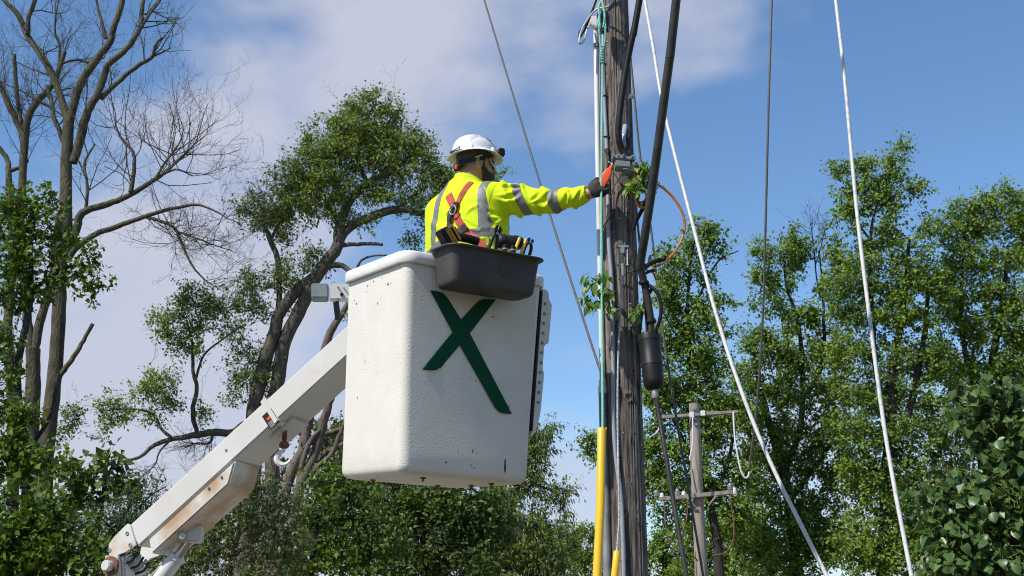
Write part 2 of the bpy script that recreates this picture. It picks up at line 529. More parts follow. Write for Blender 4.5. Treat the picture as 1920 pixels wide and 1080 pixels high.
truck = thing('bucket_truck', 'white bucket truck with boom raised and fibreglass bucket beside the pole', 'bucket truck', (-2.2, 7.9, 0))
loops = []
for (ins, z) in ((0.042, 0.0), (0.024, 0.004), (0.010, 0.013), (0.003, 0.027), (0, 0.045)):
    a, b = half(z); loops.append(bloop(a - ins, b - ins, z, 0.046))
for z in np.linspace(0.12, BH - 0.055, 16):
    a, b = half(z); loops.append(bloop(a, b, z, 0.046))
a, b = half(BH - 0.055); loops.append(bloop(a - 0.02, b - 0.02, BH - 0.05, 0.075))
for z in (BH - 0.06, 0.5, 0.06):
    a, b = half(z); loops.append(bloop(a - 0.022, b - 0.022, z, 0.07))
m = MB().loft(loops)
bucket = m.build('bucket', M_fiber, truck, smooth=True, angle=60)
bucket['label'] = 'rough white fibreglass bucket with green X'
loops = []
a, b = half(BH)
for (o, z) in ((0.004, BH - 0.062), (LIP - 0.004, BH - 0.060), (LIP, BH - 0.052), (LIP, BH - 0.012), (LIP - 0.006, BH - 0.003), (LIP - 0.014, BH), (-0.03, BH), (-0.036, BH - 0.006), (-0.036, BH - 0.045)):
    loops.append(bloop(a + o, b + o, z, 0.06 + o))
MB().loft(loops, False, False).build('rim', M_rimw, bucket, smooth=True, angle=50)
# step door on the side away from the camera, its edge and bolts in view
def sidep(prof, y0, y1):
    pts = []
    for (o, z) in prof: pts.append(BK((half(z)[0] + o, y0, z)))
    return MB().prism(pts, BKv((0, y1 - y0, 0)))
prof = [(0.03, 0.25), (0.05, 0.29), (0.066, 0.36), (0.070, 0.42), (0.074, 0.59), (0.062, 0.605), (0.062, 0.735), (0.088, 0.75), (0.092, 0.96), (0.07, 0.985), (0.066, 1.02), (0.05, 1.035), (0.02, 1.035), (0.02, 0.25)]
sidep(prof, -0.303, 0.22).build('step_door', M_rimw, bucket, bevel=0.008)
prof = [(-0.004, 0.28), (-0.004, 1.02), (0.023, 1.02), (0.023, 0.28)]
sidep(prof, -0.306, -0.15).build('hinge_strip', M_darkhole, bucket)
bolt = MB().lathe([(0.0001, 0.006), (0.006, 0.006), (0.0085, 0.003), (0.009, 0.0)], Matrix.Identity(4), 10)
bolt_me = bolt.build('bolt', M_steel, None, smooth=True).data
bpy.data.objects.remove(bpy.data.objects['bolt'])
for i in range(11):
    z = 0.43 + 0.0525 * i
    p = BK((half(z)[0] + 0.045, -0.3035, z))
    inst(bolt_me, 'bolt', bucket, frame(p, BKv((0, -1, 0))))
for i in range(34):
    z = 0.33 + 0.0205 * i
    MBk = MB().tube([BK((half(z)[0] + 0.011, -0.309, z - 0.008)), BK((half(z)[0] + 0.011, -0.309, z + 0.008))], 0.008, 8)
    MBk.build('hinge_knuckle', M_dark, bucket, smooth=True)
# rusty bolt stubs under the floor
for (lx, ly) in ((-0.25, 0.18), (-0.19, -0.24), (0.14, 0.19), (0.22, -0.02), (0.20, -0.25)):
    MB().lathe([(0.014, 0), (0.014, 0.008), (0.006, 0.009), (0.006, 0.018), (0.003, 0.022)], frame(BK((lx, ly, 0.001)), BKv((0, 0, -1))), 8).build('drain_bolt', M_rust, bucket)
# the X emblem, laid on the rough face
xz = [(533, 226), (556, 229), (580, 236), (600, 254), (657, 345), (718, 279), (733, 267), (748, 262), (797, 263), (692, 400), (862, 726), (830, 724), (812, 718), (797, 703),
      (652, 447), (588, 522), (584, 531), (578, 531), (575, 541), (567, 539), (560, 547), (547, 549), (530, 550), (523, 546), (515, 549), (500, 545), (507, 537), (513, 534), (517, 525), (622, 395)]
def face_hit(px, py):
    """where the pixel ray meets the bucket's front wall"""
    d = raydir(px, py)
    ly0, ly1 = -half(0)[1], -half(BH)[1]
    n = np.cross(BKv((1, 0, 0)), BK((0, ly1, BH)) - BK((0, ly0, 0))); n = unit(n)
    p0 = BK((0, ly0, 0))
    t = (p0 - CAM).dot(n) / d.dot(n)
    return CAM + d * t, n
pts = []
for (x, y) in xz:
    p, n = face_hit(560 + x / 2.16, 440 + y / 2.16); pts.append(p - n * (-0.0075 if n[1] < 0 else 0.0075))
nout = n if n[1] < 0 else -n
# subdivided so it can follow the wall
MB().prism([p - nout * 0.0075 for p in pts], nout * 0.0045).build('letter_x', M_green, bucket)
# chips and scrapes in the gel coat
for k in range(14):
    lx = random.uniform(-0.36, 0.36); lz = random.choice([random.uniform(0.05, 0.2), random.uniform(0.05, 1.0)])
    s_ = random.uniform(0.003, 0.008)
    c = BK((lx, -half(lz)[1] - 0.0004, lz))
    a2 = random.uniform(0, 3.14); q = []
    for i in range(6):
        t = i * math.pi / 3; rr = s_ * random.uniform(0.5, 1.2)
        x_, z_ = rr * 1.6 * math.cos(t), rr * 0.6 * math.sin(t)
        q.append(c + BKv((x_ * math.cos(a2) - z_ * math.sin(a2), 0, x_ * math.sin(a2) + z_ * math.cos(a2))))
    MB().prism(q, nout * 0.0012).build('chip', M_rust if k % 3 == 0 else M_galv, bucket)
nlft = unit(BKv((-1, 0, 0.06)))
for k in range(12):      # rust specks and nicks on the sunlit side
    ly = random.uniform(-0.26, 0.26); lz = random.choice([random.uniform(0.9, 1.0), random.uniform(0.05, 0.95)])
    s_ = random.uniform(0.002, 0.0055); c = BK((-half(lz)[0] - 0.0004, ly, lz)); q = []
    for i in range(6):
        t = i * math.pi / 3; rr = s_ * random.uniform(0.5, 1.2); q.append(c + BKv((0, rr * math.cos(t), rr * 1.5 * math.sin(t))))
    MB().prism(q, nlft * 0.0012).build('chip', M_rust if k % 2 == 0 else M_galv, bucket)
MB().prism([BK((0.215 + dx, -half(lz)[1] - 0.0005, lz)) for dx, lz in ((0, 0.05), (0.006, 0.055), (0.007, 0.085), (0.004, 0.12), (0.001, 0.12), (-0.003, 0.08))], nout * 0.0015).build('scrape', M_dark, bucket)

# boom
A0, B0 = W(646, 613, 6.80), W(242, 984, 7.32)
bd = unit(A0 - B0)
wv = unit(np.array([-bd[1], bd[0], 0])); wv = wv if wv[1] > 0 else -wv       # across, away from the camera
dn = np.cross(bd, wv); dn = dn if dn[2] < 0 else -dn
BHs, BWs = 0.150, 0.265
LB = np.linalg.norm(A0 - B0)
def BM_(s, d, w): return B0 + bd * s + dn * d + wv * w       # s along from the elbow, d down, w across
def bbox(s0, s1, d0, d1, w0, w1):
    return MB().box(BM_((s0 + s1) / 2, (d0 + d1) / 2, (w0 + w1) / 2), bd * (s1 - s0) / 2, dn * (d1 - d0) / 2, wv * (w1 - w0) / 2)
boom = bbox(-0.02, LB + 0.14, 0, BHs, 0, BWs).build('boom', M_paintw, truck, bevel=0.014, seg=3)
def spx(px, py):      # length along the boom of a pixel on its near side
    d = raydir(px, py); n = wv; t = (B0 - CAM).dot(n) / d.dot(n); q = CAM + d * t - B0
    return q.dot(bd), q.dot(dn)
s_end, _ = spx(439, 858); s_low, _ = spx(428, 909)
LBX = 0.088
pts = [BM_(0.06, BHs, 0.004), BM_(s_end, BHs, 0.004), BM_(s_low, BHs + LBX, 0.004), BM_(0.03, BHs + LBX, 0.004)]
MB().prism(pts, wv * (BWs - 0.012)).build('reinforcement', M_paintrust, boom, bevel=0.009)
sd, dd = spx(509, 787)
plate = bbox(sd - 0.035, sd + 0.035, dd - 0.055, dd + 0.045, -0.003, 0.0).build('warning_decal', M_black, boom)
bbox(sd - 0.02, sd + 0.02, dd - 0.025, dd - 0.008, -0.0045, -0.003).build('warning_band', M_orangered, plate)
for k in range(5):
    bbox(sd - 0.026, sd + 0.02, dd + 0.004 + k * 0.008, dd + 0.006 + k * 0.008, -0.0042, -0.003).build('text_line', M_white, plate)
for (px, py) in ((424, 844), (415, 894), (391, 915), (391, 915)):
    s_, d_ = spx(px, py)
    inst(bolt_me, 'bolt', boom, frame(BM_(s_, d_, -0.001), -wv, s=0.9))
# wear collar and hook under the outer boom
s0, _ = spx(520, 792)
bbox(s0 - 0.02, s0 + 0.018, -0.012, BHs + 0.012, -0.008, BWs + 0.008).build('collar', M_paintw, boom, bevel=0.006)
bbox(s0 - 0.10, s0 + 0.06, BHs + 0.001, BHs + 0.02, 0.07, BWs - 0.02).build('hook_plate', M_paintw, boom, bevel=0.004)
hk = BM_(s0 - 0.04, BHs + 0.02, 0.12)
hook = MB().tube([hk + np.array([0, 0, 0.01]), hk - np.array([0, 0, 0.045])], 0.014, 10).lathe([(0.006, 0), (0.024, 0.008), (0.03, 0.022), (0.024, 0.038), (0.010, 0.046)], frame(hk - np.array([0, 0, 0.095]), (0, 0, 1)), 14).build('swivel', M_rust, truck, smooth=True)
c = hk - np.array([0, 0, 0.145])
arc = []
for k in range(15):
    t = math.radians(95 + 255 * k / 14)
    arc.append(c + np.array([0.038 * math.cos(t), 0, 0.038 * math.sin(t)]) + np.array([0, 0, 0.0]))
hp = [hk - np.array([0, 0, 0.09]), hk - np.array([0.0, 0, 0.10])] + arc
MB().tube(hp, [0.010] * 3 + [0.012, 0.014, 0.016, 0.017, 0.018, 0.018, 0.017, 0.016, 0.015, 0.013, 0.012, 0.010, 0.008, 0.005], 10).build('hook', M_rimw, truck, smooth=True)
# elbow cheek plate
pl = []
for (x, y) in ((371, 492), (400, 505), (468, 735), (360, 815), (280, 840), (205, 896), (165, 840), (152, 790), (165, 715), (215, 645), (290, 570)):
    s_, d_ = spx(180 + x / 6, 900 + y / 6); pl.append(BM_(s_, d_, -0.014))
cheek = MB().prism(pl, wv * 0.013).build('elbow_plate', M_paintrust, truck, bevel=0.003)
MB().prism([p + wv * (BWs + 0.015) for p in pl], wv * 0.013).build('elbow_plate', M_paintw, truck, bevel=0.003)
for (x, y) in ((370, 603), (405, 733), (172, 790)):
    s_, d_ = spx(180 + x / 6, 900 + y / 6)
    MB().lathe([(0.012, 0), (0.012, 0.004), (0.0085, 0.0045), (0.0085, 0.001), (0.0001, 0.001)], frame(BM_(s_, d_, -0.014), -wv), 14).build('pivot_hole', M_steel, cheek, smooth=True)
E0 = BM_(*spx(212, 1062), 0.1)
MB().tube([E0 - wv * 0.17, E0 + wv * 0.17], 0.03, 16).build('elbow_pin', M_paintw, truck, bevel=0.004)
MB().tube([E0 - wv * 0.13, E0 - wv * 0.115], 0.055, 20).build('elbow_washer', M_rust, truck, bevel=0.003)
TR = np.array([-2.15, 7.75, 1.05])
lbd = unit(TR - E0)
lw = wv; lup = np.cross(lbd, lw)
LL = np.linalg.norm(TR - E0)
MB().box(E0 + lbd * LL / 2, lbd * (LL / 2 + 0.06), lw * 0.085, lup * 0.07).build('lower_boom', M_paintw, truck, bevel=0.012)
MB().box(E0 - lw * 0.1 + lbd * 0.02 , lbd * 0.08, lw * 0.01, lup * 0.05).build('elbow_lug', M_paintw, truck, bevel=0.004)
# hoses in the elbow
for k in range(5):
    o = np.array([0.012 * k, 0.02 * k, -0.012 * k])
    MB().tube([W(258, 1035, 7.36) + o, W(247, 1052, 7.35) + o, W(232, 1058, 7.36) + o, W(225, 1075, 7.38) + o, W(228, 1110, 7.42) + o], 0.008, 8, n=6).build('hydraulic_hose', M_steel if k % 2 else M_dark, truck, smooth=True)
# cylinder
s1, d1 = spx(340, 985); s2, d2 = spx(378, 985)
cb = BM_((s1 + s2) / 2 - 0.005, BHs + LBX + 0.035, 0.1)
bx = np.array([1, 0, 0]); by = np.array([0, 1.0, 0])
MB().box(W(359, 1001, 7.33), bx * 0.062, by * 0.05, np.array([0, 0, 0.05])).build('cylinder_bracket', M_paintw, truck, bevel=0.01)
MB().tube([W(342, 1005, 7.27), W(342, 1005, 7.22)], 0.02, 14).build('bracket_pin', M_paintw, truck, bevel=0.003)
r0, r1, r2 = W(354, 1013, 7.33), W(331, 1046, 7.33), W(268, 1130, 7.36)
MB().tube([r0, r1], 0.026, 16).build('piston_rod', M_chrome, truck, smooth=True)
cd = unit(r2 - r1)
MB().tube([r1 - cd * 0.012, r1 + cd * 0.01, r1 + cd * 0.01, r1 + cd * 0.02, r2], [0.05, 0.052, 0.046, 0.046, 0.046], 24).build('hydraulic_cylinder', M_paintw, truck, smooth=True)
MB().tube([r1 + cd * 0.05 - bx * 0.065, r1 + cd * 0.02 - bx * 0.05, r1 + cd * 0.2 - bx * 0.075, r2 - bx * 0.07], 0.008, 8, n=6).build('cylinder_pipe', M_galv, truck, smooth=True)
# bracket boxes behind the bucket's top left
cA = W(598, 549, 6.95)
ba = unit(np.array([1, 0.12, 0.03])); bb = unit(np.array([-0.12, 1, 0])); bc = np.cross(ba, bb)
MB().box(W(600, 549, 6.93), ba * 0.048, bb * 0.05, bc * 0.042).build('control_box', M_alu, truck, bevel=0.006)
cp = MB().box(W(638, 549, 6.93), ba * 0.06, bb * 0.03, bc * 0.045).build('mount_plate', M_paintw, truck, bevel=0.004)
for (x, y, r) in ((641, 552, .010), (634, 539, .004), (634, 561, .004), (645, 540, .004)):
    MB().tube([W(x, y, 6.90), W(x, y, 6.88)], r, 10).build('hole', M_darkhole, cp)
MB().tube([W(630, 566, 6.95), W(634, 600, 6.98)], 0.018, 8).build('mount_post', M_dark, truck)
mb = BM_(LB + 0.08, 0.02, 0.12)
MB().box(mb + np.array([0.02, 0.02, 0.12]), np.array([0.03, 0, 0]), np.array([0, 0.06, 0]), np.array([0, 0, 0.17])).build('bucket_mount', M_paintw, truck, bevel=0.008)
# chassis below the picture: pedestal, deck, cab, wheels, beacon
MB().tube([(-2.15, 7.75, 1.0), (-2.15, 7.75, 0.9)], 0.3, 24).tube([(-2.15, 7.75, 1.12), (-2.15, 7.75, 0.98)], 0.18, 24).build('turret', M_paintw, truck, bevel=0.01)
MB().box((-2.6, 8.3, 0.82), (2.2, 0, 0), (0, 0.95, 0), (0, 0, 0.1)).build('deck', M_paintw, truck, bevel=0.02)
cbp = [(-4.9, 7.4, 0.6), (-6.5, 7.4, 0.6), (-6.5, 7.4, 1.25), (-5.75, 7.4, 1.4), (-5.35, 7.4, 2.02), (-4.9, 7.4, 2.05)]
MB().prism(cbp, (0, 1.9, 0)).build('cab', M_paintw, truck, bevel=0.06, seg=3)
tire = MB().lathe([(0.2, -0.13), (0.42, -0.13), (0.46, -0.09), (0.46, 0.09), (0.42, 0.13), (0.2, 0.13)], Matrix.Identity(4), 28).build('wheel', M_dark, None, smooth=True)
tme = tire.data; bpy.data.objects.remove(tire)
for (x, y) in ((-5.7, 7.5), (-5.7, 9.2), (-1.4, 7.5), (-1.4, 9.2)):
    inst(tme, 'wheel', truck, frame((x, y, 0.46), (0, 1, 0)))
bp = W(158, 1083, 8.6)
MB().tube([(bp[0], bp[1], 0.9), (bp[0], bp[1], bp[2] - 0.11)], 0.02, 8).build('beacon_post', M_paintw, truck)
M_amber = mat('amber_lens', (0.75, 0.22, 0.02), rough=0.2)
MB().lathe([(0.07, -0.11), (0.07, -0.02), (0.055, 0.0), (0.02, 0.008)], frame(bp, (0, 0, 1)), 18).build('beacon', M_amber, truck, smooth=True)

# ------------------------------------------------------------------ grey tool tub hung on the bucket rim
def TK(x, y, z):
    cx, cy, yw, tl = -0.0174, -0.4597, -0.0238, 0.0085
    return BK((cx + x * math.cos(yw) - y * math.sin(yw), cy + x * math.sin(yw) + y * math.cos(yw), 0.9148 + z + tl * x))
def tloop(a, b, z, r): return np.array([TK(x, y, z) for (x, y) in rrect(a, b, r, 7)])
tub = thing('tool_tub', 'dark grey moulded plastic tool tub hung on the front of the white bucket', 'tool tub', TK(0, 0, 0))
TL, TD = 0.24, 0.0972
lp = []
for (ins, z) in ((0.026, 0.0), (0.012, 0.004), (0.004, 0.014), (0, 0.03), (-0.006, 0.1), (-0.012, 0.165), (-0.016, 0.178)):
    lp.append(tloop(TL - ins, TD - ins, z, 0.04))
for (o, z) in ((0.026, 0.186), (0.040, 0.186), (0.044, 0.190), (0.042, 0.195), (0.03, 0.197), (0.01, 0.192)):
    lp.append(tloop(TL + o, TD + o, z, 0.04 + o))
for (o, z) in ((0.002, 0.17), (-0.006, 0.05), (-0.03, 0.012)):
    lp.append(tloop(TL + o, TD + o, z, 0.05))
MB().loft(lp).build('tub_body', M_tub, tub, smooth=True, angle=70)
for k in range(7):
    zz = 0.075 + 0.013 * k
    w_ = [.03, .045, .03, .045, .04, .045, .035][k]
    MB().box(TK(0.05, -TD - 0.004 - 0.05 * (zz - 0.04), zz), BKv((w_, 0, 0)), BKv((0, 0.0018, 0)), BKv((0, 0, 0.0022))).build('moulded_line', M_tub, tub)
for sx in (-0.12, 0.12):
    MB().box(TK(sx, TD + 0.02, 0.188), BKv((0.02, 0, 0)), BKv((0, 0.05, 0)), BKv((0, 0, 0.003))).build('hanger_strap', M_steel, tub)

# tools lying in the tub
def tubpt(px, py, y=0.0):
    """point in the tub's length plane at local depth y on a pixel ray"""
    n = BKv((0, 1, 0)); p0 = TK(0, y, 0); d = raydir(px, py); t = (p0 - CAM).dot(n) / d.dot(n); return CAM + d * t
tx, ty, tz = BKv((1, 0, 0)), BKv((0, 1, 0)), BKv((0, 0, 1))
c = tubpt(837, 447, 0.02)
drill = thing('cordless_drill', 'yellow and black cordless drill battery end standing in tub, left of the pliers', 'drill', c - tz * 0.08)
e1 = unit(tx * 0.78 + tz * 0.62); e2 = unit(np.cross(ty, e1)) * -1
e2 = e2 if e2[2] > 0 else -e2
bb_ = MB().box(c, e1 * 0.026, ty * 0.035, e2 * 0.052).build('battery', M_black, drill, bevel=0.006)
MB().box(c + e1 * 0.012 - ty * 0.033, e1 * 0.016, ty * 0.0045, e2 * 0.046).build('battery_cover', M_toolyel, drill, bevel=0.003)
MB().box(c + e1 * 0.048 - e2 * 0.004, e1 * 0.018, ty * 0.03, e2 * 0.04).build('drill_foot', M_black, drill, bevel=0.008)
MB().box(c + e1 * 0.05 - e2 * 0.004 - ty * 0.029, e1 * 0.006, ty * 0.004, e2 * 0.036).build('foot_stripe', M_toolyel, drill, bevel=0.002)
MB().tube([c + e1 * 0.06 - e2 * 0.02, c + e1 * 0.12 - e2 * 0.07, c + e1 * 0.15 - e2 * 0.1], 0.022, 12, n=5).build('handle', M_black, drill, smooth=True)
def text_mesh(txt, size, M, material, parent, name='lettering', extr=0.0006):
    cu = bpy.data.curves.new(name, 'FONT'); cu.body = txt; cu.size = size; cu.extrude = extr; cu.align_x = 'CENTER'; cu.align_y = 'CENTER'
    o = bpy.data.objects.new('tmp', cu); COL.objects.link(o)
    me = bpy.data.meshes.new_from_object(o); bpy.data.objects.remove(o); me.materials.clear(); me.materials.append(material)
    return inst(me, name, parent, M)
Mt = Matrix(((e2[0], -e1[0], -ty[0], 0), (e2[1], -e1[1], -ty[1], 0), (e2[2], -e1[2], -ty[2], 0), (0, 0, 0, 1)))
Mt.translation = Vector(c + e1 * 0.012 - ty * 0.0382)
text_mesh('DEWALT', 0.022, Mt, M_black, drill)

def pliers(px0, py0, px1, py1, y, label, grip, sc=1.0, name='pliers'):
    a, b = tubpt(px0, py0, y), tubpt(px1, py1, y)     # handle end low, jaw tip high
    d = unit(b - a); s_ = unit(np.cross(d, ty)); Lg = np.linalg.norm(b - a)
    t = thing(name, label, 'pliers', a)
    for sg in (-1, 1):
        MB().tube([a - d * 0.06 + s_ * sg * 0.018, a + s_ * sg * 0.019, a + d * Lg * 0.45 + s_ * sg * 0.010, a + d * Lg * 0.6], [0.008, 0.009, 0.008, 0.006], 10, n=5).build('handle', grip, t, smooth=True)
        jaw = [a + d * Lg * 0.55 + s_ * sg * 0.001, a + d * Lg * 0.62 + s_ * sg * 0.016, a + d * Lg * 0.85 + s_ * sg * 0.019, a + d * Lg + s_ * sg * 0.011, a + d * Lg * 0.97 + s_ * sg * 0.005, a + d * Lg * 0.74 + s_ * sg * 0.004]
        MB().prism([p - ty * 0.006 for p in jaw], ty * 0.012).build('jaw', M_black, t, bevel=0.002)
    MB().tube([a + d * Lg * 0.58 - ty * 0.011, a + d * Lg * 0.58 + ty * 0.011], 0.007, 12).build('pivot', M_steel, t, bevel=0.001)
    return t
pliers(925, 460, 936, 423, -0.02, 'large black tongue and groove pliers standing jaws up in the tub', M_black)
pliers(990, 466, 996, 447, -0.01, 'smaller black cutters with dark jaws at right end of the tub', M_black)
c0, c1 = tubpt(934, 452, 0.05), tubpt(976, 456, 0.05)
rl = thing('tool_roll', 'rolled black fabric pouch lying across the tub behind the pliers', 'tool pouch', (c0 + c1) / 2 - tz * 0.04)
dd_ = unit(c1 - c0)
MB().tube([c0 - dd_ * 0.008, c0, c0 + dd_ * 0.01, (c0 + c1) / 2, c1 - dd_ * 0.01, c1, c1 + dd_ * 0.006], [0.024, 0.034, 0.037, 0.036, 0.036, 0.033, 0.024], 20).build('roll', M_dark, rl, smooth=True)
for cc in (c0 + dd_ * 0.03, c1 - dd_ * 0.03):
    MB().tube([cc - dd_ * 0.008, cc + dd_ * 0.008], 0.0385, 20).build('tie_strap', M_black, rl, smooth=True)
MB().tube([c1 + dd_ * (0.004 + 0.013 * math.cos(t)) + tz * (0.012 + 0.017 * math.sin(t)) for t in np.linspace(0, 6.28, 17)], 0.0022, 6).build('ring', M_steel, rl, smooth=True)
for (px, py, lab) in ((972, 453, 'yellow handled screwdriver in tub, nearer the black roll'), (984, 456, 'yellow handled screwdriver in tub, beside the cutters')):
    p = tubpt(px, py, -0.03); q = unit(tz + tx * 0.35)
    t = thing('screwdriver', lab, 'screwdriver', p - q * 0.09, 'yellow screwdrivers in the tub')
    MB().tube([p - q * 0.07, p - q * 0.03, p, p + q * 0.022, p + q * 0.027], [0.007, 0.0085, 0.0085, 0.0075, 0.003], 10).build('grip', M_yellow, t, smooth=True)
    MB().tube([p - q * 0.07, p - q * 0.13], 0.003, 8).build('shaft', M_steel, t)
for (px, py, lab) in ((947, 462, 'low black knob poking above the tub rim, left one'), (962, 464, 'dark blue black knob above the tub rim, right one')):
    p = tubpt(px, py, -0.03)
    t = thing('driver_handle', lab, 'screwdriver', p - tz * 0.1, 'dark driver handles in the tub')
    MB().lathe([(0.010, -0.1), (0.012, -0.03), (0.0145, -0.015), (0.0145, 0.003), (0.010, 0.009), (0.003, 0.011)], frame(p, tz), 14).build('grip', M_black, t, smooth=True)
    MB().lathe([(0.0147, -0.018), (0.015, -0.014), (0.0147, -0.010)], frame(p, tz), 14).build('ring', M_steel, t, smooth=True)
cc = tubpt(914, 452, -0.02)
t = thing('carabiner', 'small steel carabiner hooked by the red harness strap at the tub', 'carabiner', cc)
MB().tube([cc + tx * 0.012 * math.cos(a_) + tz * 0.026 * math.sin(a_) for a_ in np.linspace(-1.2, 4.2, 20)], 0.0026, 7).build('hook', M_steel, t, smooth=True)
MB().tube([cc + tx * 0.012 * math.cos(a_) + tz * 0.026 * math.sin(a_) for a_ in (-1.2, -2.08)], 0.002, 7).build('gate', M_steel, t, smooth=True)


# ------------------------------------------------------------------ main utility pole
PDY = 0.42
PY = 6.95 - PDY
def WP(px, py, Y): return W(px, py, Y - PDY)
PX = float(W(1178, 1080, PY)[0])
def pole_r(z): return 0.0985 - 0.005 * (z - 2.089)
pole = thing('utility_pole', 'weathered dark brown wooden utility pole in front of the bucket', 'utility pole', (PX, PY, 0))
def make_pole():
    ns, nz = 168, 420
    zs = np.concatenate([np.linspace(0, 1.9, 20, endpoint=False), np.linspace(1.9, 5.9, nz), np.linspace(5.95, 8.2, 14)])
    th = np.linspace(0, 2 * np.pi, ns, endpoint=False)
    Z, T = np.meshgrid(zs, th, indexing='ij')
    R = pole_r(Z)
    rng = np.random.default_rng(5)
    for k in range(26):      # broad grain ridges that wander a little
        f = rng.integers(5, 44); ph = rng.uniform(0, 6.28); w1 = rng.uniform(0.2, 0.9)
        R = R + 0.0006 * np.sin(f * T + ph + w1 * np.sin(Z * rng.uniform(0.5, 2) + ph)) * (0.5 + 0.5 * np.sin(Z * rng.uniform(0.6, 3) + ph * 2))
    for k in range(75):      # drying cracks
        a = rng.uniform(0, 6.28); z0 = rng.uniform(1.7, 5.9); ln = rng.uniform(0.15, 1.1); wd = rng.uniform(0.014, 0.034); dp = rng.uniform(0.002, 0.008)
        da = (T - a - 0.04 * np.sin((Z - z0) * 3) + np.pi) % (2 * np.pi) - np.pi
        R = R - dp * np.exp(-(da / wd) ** 2) * np.clip(1 - ((Z - z0) / ln) ** 2, 0, 1)
    for k in range(230):     # spur holes and gouges from climbers' irons
        a = rng.uniform(3.0, 6.6); z0 = rng.uniform(1.9, 5.8); ln = rng.uniform(0.006, 0.026); wd = rng.uniform(0.02, 0.05); dp = rng.uniform(0.003, 0.009)
        da = (T - a + np.pi) % (2 * np.pi) - np.pi
        R = R - dp * np.exp(-(da / wd) ** 2 - ((Z - z0) / ln) ** 2)
    for (a, z0) in ((4.9, 2.98), (5.2, 5.0), (4.2, 4.3)):
        da = (T - a + np.pi) % (2 * np.pi) - np.pi
        q = np.sqrt((da * 0.1) ** 2 + (Z - z0) ** 2)
        R = R + 0.006 * np.exp(-((q - 0.022) / 0.008) ** 2) - 0.004 * np.exp(-(q / 0.012) ** 2)
    co = np.stack([PX + R * np.cos(T), PY + R * np.sin(T), Z], -1).reshape(-1, 3)
    n = len(zs)
    i = np.arange(n - 1)[:, None] * ns; j = np.arange(ns)[None, :]; j2 = (j + 1) % ns
    q = np.stack([i + j, i + j2, i + ns + j2, i + ns + j], -1).reshape(-1, 4)
    o = link_np('shaft', co, q, M_wood, pole, True)
    return o
make_pole()
rs = np.random.default_rng(15); cs_, cf_ = [], []       # dark climbing-iron holes and checks
sc_ = MB()
for k in range(150):
    a_ = rs.uniform(3.3, 6.3); z = rs.uniform(2.0, 5.6); rr = pole_r(z) - 0.0004
    u_ = np.array([-math.sin(a_), math.cos(a_), 0]); n_ = np.array([math.cos(a_), math.sin(a_), 0]); c_ = np.array([PX, PY, z]) + n_ * rr
    w_ = rs.uniform(0.0018, 0.0045); h_ = w_ * rs.choice([1.2, 1.6, 2.5, 6.0], p=[.35, .35, .2, .1])
    sc_.add([c_ + u_ * w_ * math.cos(t) * rs.uniform(.7, 1.2) + np.array([0, 0, h_ * math.sin(t)]) + n_ * 0.001 for t in np.linspace(0, 6.28, 7)[:-1]] + [c_ - n_ * 0.004], [(i, (i + 1) % 6, 6) for i in range(6)])
so = sc_.build('climbing_scars', M_darkhole, pole); so['kind'] = 'stuff'
MB().lathe([(0.075, 0), (0.074, 0.004), (0.0001, 0.03)], frame((PX, PY, 8.195), (0, 0, 1)), 32).build('cap', M_woodg, pole)
PF = PY - 0.1        # depth of the pole's near face


def cable(name, label, cat, pts, r, material, n=10, sides=10, ext0=0, ext1=0, ground=False, group=None, fn=None):
    P = np.array([(fn or WP)(*p) for p in pts])
    if ext0: P = np.vstack([P[0] + (P[0] - P[1]) / np.linalg.norm(P[0] - P[1]) * ext0, P])
    if ext1: P = np.vstack([P, P[-1] + (P[-1] - P[-2]) / np.linalg.norm(P[-1] - P[-2]) * ext1])
    if ground:
        d = P[-1] - P[-2]; P = np.vstack([P, P[-1] + d * (P[-1][2] / max(-d[2], 1e-3))])
    o = MB().tube(P, r, sides, n=n).build(name, material, None, smooth=True, loc=P[0])
    return tag(o, label, cat, group)


# white conduit with coupling and steel lower length
cd_ = thing('riser_conduit', 'white riser conduit with grey steel lower length along the left edge of the pole', 'conduit', WP(1138, 1080, 6.90) * np.array([1, 1, 0]))
ctop = [WP(1117, 40, 6.99), WP(1119.5, 200, 6.97), WP(1123, 400, 6.95), WP(1128, 620, 6.93), WP(1129.5, 716, 6.92)]
MB().tube(ctop, 0.0148, 14, n=8).build('pvc_pipe', M_pvcw, cd_, smooth=True)
k0, k1 = WP(1129.5, 712, 6.92), WP(1130, 738, 6.92)
kd = unit(k1 - k0)
MB().tube([k0, k0 + kd * 0.002, k0 + kd * 0.03, k0 + kd * 0.031, k0 + kd * 0.045, k0 + kd * 0.046, k1 - kd * 0.002, k1], [0.016, 0.019, 0.019, 0.022, 0.022, 0.024, 0.024, 0.019], 18).build('coupling', M_pvcw, cd_, smooth=True)
b1 = WP(1139, 1080, 6.90)
MB().tube([k1, b1, np.array([b1[0], b1[1], 0.0])], 0.0215, 14).build('steel_pipe', M_galv, cd_, smooth=True)
for y in (85, 520):
    p = WP(1118 + (y > 400) * 4, y, 6.97 if y < 400 else 6.935)
    MB().tube([p - np.array([0, 0, 0.01]), p + np.array([0, 0, 0.01])], 0.0165, 14).build('strap', M_galv, cd_, smooth=True)
